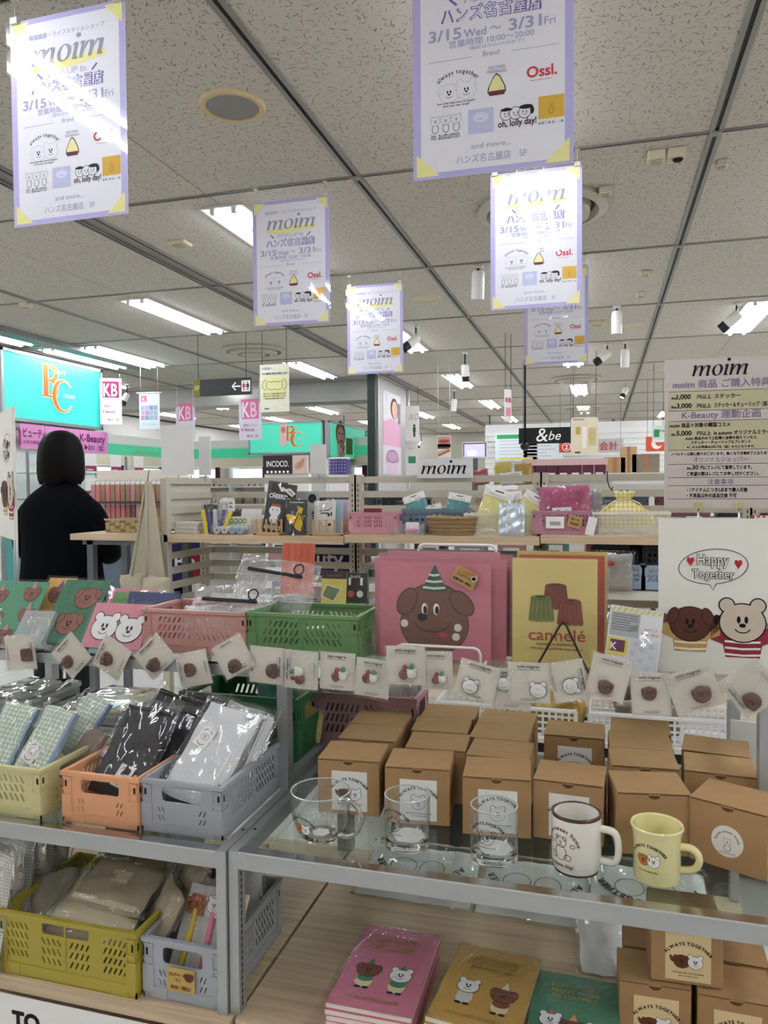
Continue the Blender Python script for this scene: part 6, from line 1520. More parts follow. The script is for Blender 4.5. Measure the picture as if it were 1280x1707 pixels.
# ---------------------------------------------------------------- stacks on the left glass table, under the riser
GRT = mat('8d908f', .3, .1, .5, .03)
def tray(lab, x, y, w, d, n, top, rz=0.):
    o = thing('sleeved_stack', lab, 'stack', M=TR(x, y, .7) @ RZ(rz))
    for k in range(n):
        b = MB(); b.rbox(-w/2, w/2, 0, d, .004+k*.03, .03+k*.03, GRT, .008); b.rbox(-w/2-.004, w/2+.004, -.004, d+.004, .027+k*.03, .031+k*.03, mat('a9aba8', .25, .1), .009); b.build('grey_tray', o)
    top(o, n*.03+.004)
    MB().pillow(w*1.02, d*1.02, .02, BAG, 10, 10, TR(0, -.002, n*.03+.006), .0025, int(abs(x)*100), .3).build('film_cover', o)
IRI = mat('b9d8d2', .25, .3, .6, .25, 14)
tray('stack of grey trays with dark sheets on top, below the party card at left', -1.45, 1.55, .17, .2, 4, lambda o, z: MB().box(-.075, .07, .01, .18, z-.002, z+.003, mat('77725f', .4)).build('top_sheet', o))
tray('stack of grey trays with shiny pale papers on top, left of the black pouches', -1.24, 1.6, .2, .23, 3, lambda o, z: MB().box(-.085, .085, .01, .2, z-.002, z+.004, mat('cfc6a4', .35)).box(-.02, .06, .03, .1, z+.004, z+.006, IRI).build('top_sheet', o), -.05)
leaner('paper_pad', 'white paper pad standing beside the shiny grey trays', 'paper', (-1.12, 1.66, .70), .09, .13, DG(60), 'd9d7dd', rz=.5)
bagged('clear_packet', 'teal and green packet in film inside the dark green crate', 'packet', (-.735, 1.66, .73), .1, .17, .012, mat('4fa08f', .4), 25, .3, .1, 81)
bagged('clear_packet', 'yellow striped packet in film inside the dark green crate', 'packet', (-.71, 1.71, .73), .1, .15, .012, mat('d9c46a', .4), 25, .2, -.1, 82)
bagged('clear_packet', 'grey crinkled film packet in the rear pink crate', 'packet', (-.5, 1.775, .74), .14, .17, .04, film('heap_film', .5, 1.6, 40., 1.), 10, 0, 0, 83, bag=False, amp=.007)
bagged('clear_packet', 'brown plush packet in film in the rear pink crate, left of the grey film', 'packet', (-.6, 1.77, .74), .12, .13, .05, mat('6a5248', .8), 10, 0, 0, 84, amp=.004)
bagged('clear_packet', 'brown plush packet hanging in film behind the level dog card', 'packet', (.06, 1.88, .84), .1, .14, .05, mat('6f5f55', .8), 0, 0, 0, 85, amp=.004)
bagged('clear_packet', 'grey plush packet hanging in film behind the striped shirt dog card', 'packet', (.18, 1.89, .835), .1, .14, .05, mat('8a827a', .8), 0, 0, 0, 86, amp=.004)
s = panel('white_card_panel', 'white card panel standing at the right edge behind the angled box', 'panel', (.315, 1.74, .77), .1, .155, mat('e6e6e4', .5), -.2); 

# ---------------------------------------------------------------- lower wooden shelf of the right table
def book(lab, x, y, w, h, rz, n, col, art, z0=.4):
    for k in range(n):
        top = k == n-1
        lb = lab if top else '%s cover notebook, %s from the bottom of its stack' % (lab.split(' cover')[0], ORD[k])
        o = thing('notebook', lb, 'notebook', M=TR(x+.001*((k*7) % 3-1), y+.001*((k*5) % 3-1), z0+k*.0108) @ RZ(rz+.006*((k*3) % 4-1.5)), group='notebooks on the lower shelf')
        MB().box(-w/2+.001, w/2-.0015, .001, h-.001, .0006, .0093, mat('e3dccb', .7, 0, .2, .1, 300)).build('pages', o)
        c = mat(col, .35, 0, .45, .02); MB().box(-w/2, w/2, 0, h, 0, .0006, c).box(-w/2, w/2, 0, h, .0093, .0101, c).box(-w/2, -w/2+.0008, 0, h, 0, .0101, c).build('cover', o)
        if top:
            p = MB(TR(0, 0, .0101)); gold = mat('cfae62', .3, .5, .5, 0)
            for i, s_ in enumerate(('LOVE MORE', 'ENJOY MORE', 'BE HAPPIER')): p.text(s_, 0, h*(.815-.065*i), h*.06, gold, width=w*(.56 if i < 2 else .52), bold=.02)
            p.text('MY NOTE BOOK', 0, h*.085, h*.055, gold, width=w*.62, bold=.02); art(p, w, h); p.build('print', o)
            MB().pillow(w*1.03, h*1.03, .008, film('book_film', .02, 1.5, 10., .9), 8, 10, TR(0, -h*.015, .0105), .0015, int(x*100), .2).build('film_wrap', o)
def body2(p, x, y, r, head, shirt, hat):
    p.ell(x, y-1.5*r, .75*r, .8*r, ink('e6d5a8') if hat else ink('dcd8d0'), .0005, n=18); p.ell(x, y-1.05*r, .72*r, .5*r, shirt, .0007, n=18)
    for s in (-1, 1): p.ell(x+s*.35*r, y-2.3*r, .3*r, .16*r, BLACK, .0006, n=12)
    (dog if head == 'dog' else bear)(p, x, y, r, .0009, None, ink('7a4a3c') if head == 'dog' else WHITE, DBROWN if head == 'dog' else BLACK, hat)
book('pink cover notebook with two hatted animals, topmost of its stack', -.384, 1.215, .155, .245, .01, 5, 'cc7890', lambda p, w, h: (body2(p, -.03, h*.42, .021, 'dog', ink('3f8a6a'), GREEN), body2(p, .032, h*.41, .021, 'bear', ink('3f8a6a'), GREEN)))
book('mustard cover notebook with a dog and a bear, topmost of its stack', -.208, 1.22, .158, .225, -.09, 5, 'c49a4e', lambda p, w, h: (body2(p, -.03, h*.44, .02, 'bear', ink('d9d4cc'), None), body2(p, .035, h*.42, .021, 'dog', ink('8a4a38'), ink('e9e4da'))))
book('green cover notebook with three animals, topmost of its stack', -.045, 1.2, .15, .222, -.02, 4, '4a8568', lambda p, w, h: (body2(p, -.038, h*.4, .019, 'bear', ink('34508a'), ink('c96a60')), body2(p, .0, h*.36, .02, 'dog', ink('b5763f'), ink('d9a060')), body2(p, .04, h*.36, .019, 'bear', ink('a84a48'), None)))
# wrapped shirts seen through the glass top
SH = mat('f6f5f2', .8, 0, .2, .02, 10)
def upside(o, w, h, t):
    p = MB(TR(0, h*.55, t*.5+.003) @ RZ(PI)); p.arctext('ALWAYS TOGETHER', 0, -.06, .11, .022, BLACK, bold=.05); p.ring(-.03, .01, .03, .03, .002, BLACK, n=18); p.ring(.04, .01, .032, .03, .002, BLACK, n=18); p.build('print', o)
G = 'wrapped white shirts on the lower shelf'
bagged('wrapped_shirt', 'wrapped white shirt with printed outline, left one under the glass top', 'shirt', (-.42, 1.66, .4), .27, .2, .03, SH, 82, .0, .0, 91, extra=upside, group=G, grow=1.08)
bagged('wrapped_shirt', 'wrapped white shirt with lettering, middle one under the glass top', 'shirt', (-.15, 1.655, .4), .24, .2, .03, SH, 82, -.03, .0, 92, extra=upside, group=G, grow=1.08)
bagged('wrapped_shirt', 'wrapped white shirt with lettering under the yellow mug', 'shirt', (.1, 1.66, .415), .25, .21, .03, SH, 82, -.02, .0, 93, extra=upside, group=G, grow=1.08)
bagged('wrapped_shirt', 'narrow folded white cloth in film left of the kraft boxes', 'shirt', (.0, 1.5, .402), .07, .2, .02, SH, 85, .0, .0, 94, group=G, grow=1.3, amp=.003, taper=-.5)


# ================================================================ goods on the wooden gondola shelf
ZS = .6
ZL, ZM, ZR = 1.1285, 1.1385, 1.1465
def flatbox(b, x0, x1, y0, y1, z0, z1, m): return b.rbox(x0, x1, y0, y1, z0, z1, m, .002)
for k in range(3):
    o = MB(); flatbox(o, -.062, .062, 0, .1, 0, .0185, mat('d5cec0', .6)); o.rect(-.05, .004, .05, .007, mat('b9b1a2', .6), .0005, UP); b = o.build('flat_box'); b.location = (-1.959+(.006 if k == 2 else 0), 3.3, ZL+k*.019)
    tag(b, 'flat pale box, %s of the stack at left end of the gondola shelf' % ('bottom', 'middle', 'topmost')[k], 'box', 'flat pale boxes')
# bundle of ribbons and strips in film
x = -1.808; t = thing('ribbon_pack', 'film packs of yellow and violet ribbons in a clear holder', 'pack', (x, 3.3, ZL))
for i, (c, dx, rl) in enumerate((('d9c23f', -.035, .15), ('5a5a96', -.012, .22), ('c9c4d9', .006, .05), ('d9c23f', .03, -.45), ('5a5a96', .016, -.2), ('e4dd9a', -.02, -.05))): MB(TR(dx, .01*i, 0) @ UP @ RZ(rl)).box(-.009, .009, 0, .12, -.003, .003, mat(c, .5)).build('ribbon', t)
MB().pillow(.12, .15, .05, BAG, 8, 8, TR(0, .03, 0) @ UP, .004, 3, .2).build('film', t)
x = -1.849; t = thing('wire_basket', 'black wire basket with panda coloured packs in film, behind the ribbon packs', 'basket', (x, 3.42, ZL))
for k in range(8): MB().tube([(-.12+.034*k, 0, 0), (-.12+.034*k, 0, .055)], .002, BLACK, 6).build('wire', t)
MB().tube([(-.125, 0, .055), (.125, 0, .055)], .0025, BLACK, 6).tube([(-.125, 0, .004), (.125, 0, .004)], .0025, BLACK, 6).build('rail', t); MB().box(-.12, .12, 0, .1, -.0, .004, BLACK).build('base', t)
for lab, xx, h, c, sd in (('black and white plush pack in film, left one before the slats', -1.916, .17, '26262a', 1), ('pale plush pack in film with a knotted top before the slats', -1.831, .21, 'd2cfc4', 2), ('charcoal plush pack in film beside the small sign', -1.781, .14, '4a4a4a', 3)):
    bagged('plush_pack', lab, 'pack', (xx, 3.47, ZL+.004), .075, h*.8, .04, mat(c, .8), 3, 0, 0, 100+sd, amp=.004)
s = panel('small_sign', 'tiny white sign card with lettering beside the charcoal plush pack', 'sign', (-1.762,3.400,1.264), .034, .055, PAPER); p = MB(); p.text('NA', 0, .008, .014, BLACK, bold=.03); p.text('PEL', 0, -.012, .014, BLACK, bold=.03); p.build('lettering', s); MB().box(-.003, .003, -.13, -.027, -.004, -.001, CHROME).build('stem', s)
t = thing('clear_tray', 'clear plastic tray of paper rolls in front of the green lettered card', 'tray', (-1.717, 3.27, ZL))
MB().box(-.085, .085, 0, .003, 0, .045, ACRY).box(-.085, .085, .087, .09, 0, .045, ACRY).box(-.085, -.082, 0, .09, 0, .045, ACRY).box(.082, .085, 0, .09, 0, .045, ACRY).box(-.085, .085, 0, .09, 0, .003, ACRY).build('tray', t)
for k in range(4): MB(TR(-.06+.04*k, .01, .021)).cyl(.017, 0, .07, mat(('d5d0c6', 'd9d4cb', '8fb0c4', 'a9bac4')[k], .5), 18, RX(-PI/2)).cyl(.007, -.0005, .0, mat('8a8378', .7), 12, RX(-PI/2)).build('roll', t)
def good(p): p.text('GOOD', 0, .05, .034, ink('4f9a5f'), bold=.03, width=.095); p.text('T H I N G S', 0, .025, .014, ink('6aa877'), bold=.03, width=.095)
leaner('message_card', 'cream card with green capitals leaning behind the tray of rolls', 'card', (-1.793, 3.38, ZL), .14, .085, DG(15), 'd9cfbb', draw=good, sleeve=False)
leaner('message_card', 'white sheet of small line drawings behind the green lettered card', 'card', (-1.732, 3.42, ZL), .11, .125, DG(18), 'e2dfd8', sleeve=False, draw=lambda p: [p.ring(-.03+.03*(k % 3), .09-.03*(k//3), .006, .006, .001, MGRY, n=8) for k in range(6)])
def woodrack(lab, x, w, n):
    t = thing('wooden_rack', lab, 'rack', (x, 3.27, ZL)); m = mat('c09a66', .55)
    MB().rbox(-w/2, w/2, 0, .022, 0, .012, m, .003).rbox(-w/2, w/2, .085, .107, 0, .012, m, .003).rbox(-w/2, -w/2+.02, .0, .107, 0, .01, m, .002).rbox(w/2-.02, w/2, .0, .107, 0, .01, m, .002).build('base', t)
    for k in range(n):
        for y in (.011, .096): MB().cyl(.005, .01, .075, m, 10, TR(-w/2+.012+(w-.024)*k/(n-1), y, 0)).build('peg', t)
woodrack('wooden peg rack holding the black card packs', -1.506, .155, 6)
woodrack('wooden peg rack holding the white, blue and pink pads', -1.214, .17, 5)
def cheers(p): p.text('CHEERS', 0, .165, .03, WHITE, width=.085, bold=.03, shear=.1); p.ell(.0, .105, .03, .026, WHITE); p.ell(0, .065, .022, .022, WHITE); p.rect(-.02, .125, .025, .138, ink('a8602f'), .001); p.ell(-.012, .11, .003, .004, BLACK, .001, n=8); p.ell(.012, .11, .003, .004, BLACK, .001, n=8); p.text('CHEERS', 0, .015, .03, WHITE, width=.085, bold=.03, shear=.1)
leaner('greeting_book', 'black book with white capitals and a white cartoon head, in the wooden rack', 'book', (-1.558, 3.31, ZL+.01), .1, .19, DG(8), '1d1d1c', draw=cheers, sleeve=True).matrix_world @= RZ(-.14)
leaner('greeting_book', 'black and white patterned book right behind the black lettered one', 'book', (-1.555, 3.34, ZL+.01), .13, .235, DG(6), '22231f', draw=lambda p: (p.rect(-.06, .12, .04, .17, ink('a9ae86')), p.line([(-.03, .23), (-.01, .2), (.03, .21), (.06, .19)], .012, WHITE), p.line([(-.01, .215), (.05, .18)], .01, WHITE))).matrix_world @= RZ(-.14)
leaner('greeting_book', 'grey green patterned book at the back of the wooden rack', 'book', (-1.582, 3.37, ZL+.01), .1, .245, DG(5), '3a4238').matrix_world @= RZ(-.12)
def banana(p):
    Yb, Yd = ink('dcb62e'), ink('a8861f')
    for k, (x, y, r, rot) in enumerate(((-.024, .085, .026, .25), (-.018, .065, .028, .5), (-.002, .05, .03, .95), (.014, .048, .028, 1.3), (.024, .06, .026, 1.7))): p.ell(x, y, r*1.15, .0115, Yd, .0008+.0004*k, n=18, rot=-rot); p.ell(x, y, r*1.1, .0103, Yb, .001+.0004*k, n=18, rot=-rot)
    p.poly([(-.004, .085), (.02, .075), (.03, .115), (.034, .125), (-.0, .135), (.008, .12)], Yb, .0034); p.text('Mr. Banana Jumper', 0, .15, .009, WHITE, width=.07, bold=.02)
leaner('picture_notebook', 'black notebook with yellow bananas on a small black easel', 'notebook', (-1.403, 3.235, ZL+.004), .102, .165, DG(9), '262626', draw=banana)
t = thing('wire_easel', 'small black easel in front of the banana notebook', 'stand', (-1.333, 3.225, ZL)); MB().tube([(-.045, 0, .003), (-.003, .012, .105), (.003, .012, .105), (.045, 0, .003)], .002, BLACK, 6).build('front_wire', t)
leaner('patterned_card', 'grey card with a black circle standing behind the banana notebook', 'card', (-1.440, 3.42, ZL), .13, .205, DG(4), 'a9a9a5', draw=lambda p: (p.ell(.03, .17, .022, .022, ink('2c2c30')), p.text('A', -.02, .13, .03, BLACK), p.text('A', .035, .09, .03, BLACK), [p.line([(.03, .03+.013*k), (.06, .05+.013*k)], .006, BLACK) for k in range(6)]), sleeve=False)
leaner('memo_pad', 'white memo pad with black doodles in the right wooden rack', 'pad', (-1.293, 3.31, ZL+.01), .105, .15, DG(7), 'e4e1d8', draw=lambda p: (p.text('Mr.Moon', 0, .135, .007, MGRY), p.rect(-.02, .09, .02, .096, BLACK), p.line([(-.025, .1), (-.02, .105), (.02, .108), (.035, .12)], .004, BLACK), p.ell(.02, .085, .006, .008, BLACK), p.ell(.033, .09, .004, .01, BLACK), p.ell(-.02, .045, .006, .005, BLACK), p.ell(.025, .04, .008, .007, BLACK), p.ring(-.005, .045, .02, .015, .0015, BLACK)))
leaner('memo_pad', 'pale blue memo pad behind the doodled white one', 'pad', (-1.252, 3.345, ZL+.01), .09, .155, DG(6), 'a9c4cf')
leaner('memo_pad', 'pale pink memo pad at right end of the wooden rack', 'pad', (-1.239, 3.375, ZL+.01), .095, .155, DG(5), 'd9c0cb')
# crates and baskets
GP = 'crates and baskets on the wooden shelf'
crate('folding_crate', 'small dusty pink folding crate on the wooden shelf beside the memo pads', 'c59097', TR(-0.992, 3.27, ZM), .225, .15, .098, True, GP)
o = MB().rbox(-.04, .04, 0, .03, 0, .11, mat('7a2f38', .5), .003).build('carton'); o.location = (-1.013, 3.33, ZM+.005); tag(o, 'maroon carton standing in the small dusty pink crate', 'box')
t = thing('acrylic_box', 'clear acrylic box with a pink toy, before the blue grey basket', 'box', (-0.820, 3.235, ZM)); AC2 = film('acrylic_box_sheet', .1, 1.4, 2., 0)
MB().box(-.075, .075, 0, .0025, 0, .045, AC2).box(-.075, .075, .0775, .08, 0, .045, AC2).box(-.075, -.0725, 0, .08, 0, .045, AC2).box(.0725, .075, 0, .08, 0, .045, AC2).build('walls', t); MB().ball(.03, .016, .01, mat('d98aa8', .4), 12, 8, TR(.01, .03, .02)).box(-.02, .04, .045, .047, .005, .055, PAPER).build('toy', t)
def netbasket(name, lab, x, y, z, w, d, h, col, nx, nz, bar=.0028, taper=.9, group=GP):
    m = mat(col, .45, 0, .4, 0); t = thing(name, lab, 'basket', (x, y, z), group=group)
    for nm, L, M, n in (('front_wall', w, UP, nx), ('back_wall', w, TR(0, d, 0) @ UP, nx), ('side_wall', d, TR(w/2, d/2, 0) @ RZ(PI/2) @ UP, max(4, int(nx*d/w))), ('side_wall', d, TR(-w/2, d/2, 0) @ RZ(PI/2) @ UP, max(4, int(nx*d/w)))): MB().lattice(L, h, n, nz, bar, .002, m, M, bar*2).build(nm, t, kind='stuff')
    MB().box(-w/2, w/2, 0, d, 0, .003, m).build('base', t); e = .004
    MB().box(-w/2-e, w/2+e, -e, .003, h-.006, h+.003, m).box(-w/2-e, w/2+e, d-.003, d+e, h-.006, h+.003, m).box(-w/2-e, -w/2+.003, 0, d, h-.006, h+.003, m).box(w/2-.003, w/2+e, 0, d, h-.006, h+.003, m).build('rim', t)
    return t
netbasket('mesh_basket', 'blue grey mesh basket of teal packs on the wooden shelf', -0.730, 3.37, ZM, .3, .14, .1, '6e7a88', 11, 4, .012)
t = thing('wicker_basket', 'low oval brown wicker basket on the wooden shelf', 'basket', (-0.634, 3.31, ZM)); wm = mat('8d7350', .65, 0, .25, .2, 80, .3, 300); wm2 = mat('a08560', .65, 0, .25, .2, 80, .3, 300)
for k in range(8): MB().tube([((.1+.0012*k+.002*((j+k) % 2))*math.cos(2*PI*j/48), (.062+.001*k+.002*((j+k) % 2))*math.sin(2*PI*j/48), .006+.0085*k) for j in range(48)], .0055, wm if k % 2 else wm2, 6, True).build('woven_strand', t)
MB().tube([(.112*math.cos(2*PI*j/40), .072*math.sin(2*PI*j/40), .076+.002*math.sin(j*2.4)) for j in range(40)], .007, wm2, 6, True).build('rim', t); MB().lathe([(.001, .003), (.1, .003)], wm, 30, Matrix.Diagonal((1, .62, 1, 1))).build('base', t)
netbasket('mesh_basket', 'white net basket of yellow packs behind the shiny silver pack', -0.422, 3.29, ZM, .31, .16, .092, 'ddd8c6', 40, 11, .002)
crate('folding_crate', 'dusty magenta folding crate with a berry coloured pouch on the wooden shelf', 'b3808f', TR(-0.149, 3.27, ZR), .268, .16, .1, True, GP)
netbasket('mesh_basket', 'white net basket with a yellow gingham drawstring bag', 0.116, 3.26, ZR, .3, .17, .092, 'e0dccb', 40, 11, .002)
TEALM, YELM = mat('4f9391', .5), mat('ddd488', .5)
def hdr(c1):
    def f(o, w, h, t): MB().box(-w*.52, w*.52, h*.84, h*1.1, -.001, t*.5+.003, PAPER).box(-w*.15, w*.15, h*1.0, h*1.03, t*.5+.003, t*.5+.0035, BLACK).build('header_card', o); p = MB(TR(0, h*.89, t*.5+.0045)); p.text('Mini pouch', 0, 0, h*.06, ink('c0686a'), width=w*.6); p.build('lettering', o)
    return f
for lab, xx, y, z, w, h, m, rl, sd in (('teal pack with white header card, left one in the blue grey basket', -0.795, 3.4, ZM+.05, .1, .125, TEALM, .35, 1), ('teal pack with white header card, right one in the blue grey basket', -0.650, 3.43, ZM+.05, .1, .12, TEALM, -.2, 2), ('small white tagged pack between two teal packs', -0.718, 3.4, ZM+.04, .07, .085, mat('d5d9d8', .5), .3, 3),
    ('yellow pack with white header, leaning right, left one in the white net basket', -0.488, 3.36, ZM+.03, .13, .165, YELM, -.32, 4), ('yellow pack with white header, middle one in the white net basket', -0.390, 3.39, ZM+.03, .12, .145, YELM, .1, 5), ('yellow pack with white header, leaning far right out of the white net basket', -0.346, 3.35, ZM+.03, .12, .15, YELM, -.55, 6)):
    bagged('header_pack', lab, 'pack', (xx, y, z), w, h, .012, m, 12, 0, rl, 120+sd, extra=hdr(1), amp=.0015, grow=1.08, group='packs with header cards')
HOLO = mat('c9d6dd', .16, .35, .7, .3, 22, .25, 60)
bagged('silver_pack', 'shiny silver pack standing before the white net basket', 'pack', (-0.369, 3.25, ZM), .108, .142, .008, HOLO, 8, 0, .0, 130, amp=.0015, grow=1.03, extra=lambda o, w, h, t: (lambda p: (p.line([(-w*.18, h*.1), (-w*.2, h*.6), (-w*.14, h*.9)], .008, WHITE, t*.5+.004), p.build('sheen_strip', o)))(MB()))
BERRY = mat('a34767', .5, 0, .4, .05, 20)
def bl(o, w, h, t): p = MB(TR(-w*.06, h*.24, t*.5+.004)); p.rect(-.04, -.012, .04, .02, PAPER, 0); p.text('Ossl.', 0, -.008, .026, ink('6a2a3c'), bold=.03, z=.0005); p.build('label', o)
bagged('berry_pouch', 'berry coloured pouch in glossy film standing in the dusty magenta crate', 'pouch', (-0.148, 3.34, ZR+.055), .215, .15, .03, BERRY, 8, 0, .06, 131, extra=bl, amp=.002, grow=1.06)
bagged('clear_packet', 'grey packet in film behind the berry coloured pouch', 'packet', (-0.045, 3.395, ZR+.03), .09, .15, .02, mat('8f8a8c', .5), 6, 0, 0, 132)
s = panel('price_card', 'white price card with barcode on the dusty magenta crate', 'tag', (-0.189,3.262,1.197), .075, .05, PAPER, t=.001); p = MB(); [p.rect(-.02+.004*k, -.012, -.018+.004*k, .004, BLACK) for k in range(11)]; p.build('barcode', s)
s = panel('price_card', 'kraft price tag overlapping the white price card on the magenta crate', 'tag', (-0.108,3.258,1.200), .055, .05, mat('b08f5c', .7), 0, 0, .001); p = MB(); p.text('ポーチ', 0, .006, .012, BLACK, bold=.02); p.text('¥2,200', 0, -.012, .012, BLACK, bold=.02); p.build('lettering', s); s.matrix_world @= RZ(-.25)
s = panel('price_card', 'tilted white card standing between the magenta crate and the white net basket', 'tag', (-0.042,3.240,1.184), .036, .075, mat('e4e2e0', .5), -.2, .1, .003); s.matrix_world @= RZ(-.22)
# drawstring bag
YG = gridmat('yellow_gingham', 'e6ddb0', 'd9cc8a', 'c9b566', .018, .8, .5, (0, 2))
t = thing('drawstring_bag', 'yellow gingham drawstring bag with gathered top in the white net basket', 'bag', (0.090, 3.345, ZR+.03))
b = MB(); n = 28; vs = []; fs = []; prof = [(0, .125, .055), (.05, .12, .055), (.075, .085, .045), (.095, .05, .032), (.11, .03, .022), (.118, .026, .02), (.13, .036, .027), (.145, .04, .03), (.15, .03, .02)]
for i, (z, rx, ry) in enumerate(prof):
    for k in range(n): a = 2*PI*k/n; f = 1+(.1 if i > 2 else .03)*math.sin(9*a+i); vs.append((rx*f*math.cos(a), ry*f*math.sin(a), z+.004*math.sin(7*a)*(i > 6)))
for i in range(len(prof)-1):
    for k in range(n): l = (k+1) % n; fs.append((i*n+k, i*n+l, (i+1)*n+l, (i+1)*n+k))
b.add(vs, fs, YG, smooth=True); b.build('cloth', t); MB().tube([(.028*math.cos(2*PI*k/20), .023*math.sin(2*PI*k/20), .115) for k in range(20)], .003, mat('ddd0a8', .7), 6, True).tube([(-.028, -.01, .115), (-.06, -.03, .095), (-.1, -.04, .06), (-.13, -.045, .045)], .0028, mat('ddd0a8', .7), 6).tube([(.028, -.01, .115), (.06, -.03, .1), (.09, -.045, .06)], .0028, mat('ddd0a8', .7), 6).build('drawstring', t)
p = MB(TR(.0, -.062, .052) @ UP); p.rect(-.028, -.012, .03, .02, mat('dcc3b9', .6), 0); p.line([(-.016, -.002), (-.012, .012), (-.004, .002), (.002, .012), (.008, .0), (.018, .004)], .004, ink('3a2026')); p.build('label', t)
t = thing('wire_hook', 'black wire hook hung on the top slat above the drawstring bag', 'hook', (0.024,3.670,1.405)); MB().tube([(0, -.0, .012), (0, -.015, .005), (0, -.015, -.03), (.01, -.02, -.06), (.02, -.03, -.075), (.024, -.04, -.06)], .0025, BLACK, 6).build('hook', t)
t = thing('wire_hook', 'metal hook over the top slat beside the tall white board back', 'hook', (-2.108,3.670,1.409)); MB().tube([(-.02, -.015, .012), (-.02, -.03, -.03), (.0, -.04, -.04), (.01, -.04, -.02)], .003, STEELD, 6).build('hook', t)
# boards on the top slat
WBK = mat('d9d8d4', .55, 0, .3, .01, 5)
for lab, c, w, h, rz in (('tall blank white board back at left end of the gondola', (-2.089,3.450,1.548), .19, .255, -.05), ('narrow blank white board back right of the tall one', (-2.016,3.600,1.522), .068, .205, 0), ('blank white card back above the gondola, beside the violet carton', (-1.401,3.660,1.495), .086, .155, 0)): s = panel('board_back', lab, 'board', c, w, h, WBK, rz); MB().box(-.004, .004, -h/2-.03, -h/2+.04, -.012, -.006, STEEL).build('clip', s)
c = Vector((-0.740,3.660,1.440)); s = panel('lettered_sign', 'white sign panel with bold slanted black lettering on the top slat', 'sign', c, .278, .094, mat('dddcd9', .5)); p = MB(); moim(p, 0, -.026, .042, BLACK, w=.235); p.build('lettering', s); MB().box(-.12, -.1, -.06, -.03, -.012, -.006, STEEL).box(.1, .12, -.06, -.03, -.012, -.006, STEEL).build('clip', s)
# canvas tote
CAN = mat('b3aa94', .85, 0, .2, .06, 25, .25, 400); t = thing('canvas_tote', 'beige canvas tote bag hung by long gathered straps from the gondola end', 'bag', (-2.07, 3.165, 1.0))
b = MB(); n = 24; vs = []; fs = []; prof = [(.385, .012, .012), (.34, .02, .018), (.25, .036, .026), (.12, .054, .032), (-.02, .076, .038), (-.12, .092, .042)]
for i, (z, rx, ry) in enumerate(prof):
    for k in range(n): a = 2*PI*k/n; f = 1+.2*math.sin(5*a+.3*i)+.07*math.sin(11*a); vs.append((rx*f*math.cos(a)-.004*i, ry*f*math.sin(a), z))
for i in range(len(prof)-1):
    for k in range(n): l = (k+1) % n; fs.append((i*n+k, i*n+l, (i+1)*n+l, (i+1)*n+k))
b.add(vs, fs, CAN, smooth=True); b.build('gathered_straps', t)
for nm, dx, rl, w, h, y in (('bag_body', -.045, .12, .15, .17, -.04), ('second_bag_body', .06, -.08, .14, .16, -.055)):
    q = MB(); q.pillow(w, h, .06, CAN, 10, 10, TR(dx, y, -.22) @ UP @ RZ(rl), .004, int(w*1000), .2); q.build(nm, t)
MB().tube([(-.01, .02, .44), (0, .0, .43), (0, -.01, .39), (0, 0, .375)], .003, STEELD, 6).build('hook', t)
for sx in (-.05, .03): MB().tube([(sx, -.075, -.06), (sx*.7, -.06, .08), (sx*.35, -.045, .22), (0, -.02, .37)], .007, CAN, 8, flat=(1.6, .5)).build('strap', t)
t = thing('splint_basket', 'low pale woven splint basket on the wooden side table', 'basket', (-2.304, 3.33, 1.13)); sm1, sm2 = mat('b5a27a', .65, 0, .3, .12, 60), mat('8f7644', .65, 0, .3, .12, 60)
for i in range(9):
    for j in range(4): MB().rbox(-.13+.029*i, -.13+.029*i+.0275, -.004+.002*((i+j) % 2), .004+.002*((i+j) % 2), .002+.016*j, .0165+.016*j, sm1 if (i+j) % 3 else sm2, .001).build('splint', t)
MB().box(-.13, -.126, .004, .13, 0, .066, sm1).box(.127, .131, .004, .13, 0, .066, sm1).box(-.13, .131, .126, .13, 0, .066, sm1).box(-.13, .131, 0, .13, 0, .003, sm2).build('walls', t); MB().box(-.134, .134, -.008, .0, .06, .07, sm1).box(-.134, .134, .126, .134, .06, .07, sm1).build('rim', t)
# below the wooden shelf
t = leaner('notebook', 'bright orange ribbed notebook in film on a clear stand below the wooden shelf', 'notebook', (-1.363,3.080,0.883), .15, .225, DG(10), 'c4522f', t=.012, draw=lambda p: [p.rect(-.045+.03*k, .01, -.043+.03*k, .215, ink('9a3f26'), .0006) for k in range(4)]); MB().box(-.09, .09, -.02, .0, -.02, .06, ACRY).build('clear_stand', t)
leaner('card_pack', 'black and yellow card pack with photo cards below the wooden shelf', 'pack', (-1.084,2.850,0.885), .105, .13, DG(8), 'cdbf5a', draw=lambda p: (p.rect(-.053, .1, .053, .13, ink('221d22')), p.text('CARD PACK', 0, .108, .012, ink('c04a4a')), p.poly([(-.05, .03), (.0, .01), (.03, .06), (-.03, .075)], ink('6f7a58'), .001), p.line([(-.05, .03), (.0, .01), (.03, .06), (-.03, .075)], .003, WHITE, .0012, None, True)))
leaner('card_pack', 'black card pack with round pictures beside the yellow one', 'pack', (-1.007,2.900,0.885), .1, .12, DG(8), '232629', draw=lambda p: (p.text('BLACK', 0, .1, .014, WHITE), p.rect(-.03, .07, -.02, .1, WHITE), p.rect(.02, .07, .03, .1, WHITE), p.ell(-.018, .035, .014, .014, ink('b5563f')), p.ell(.02, .035, .014, .014, ink('d9d5cf'))))
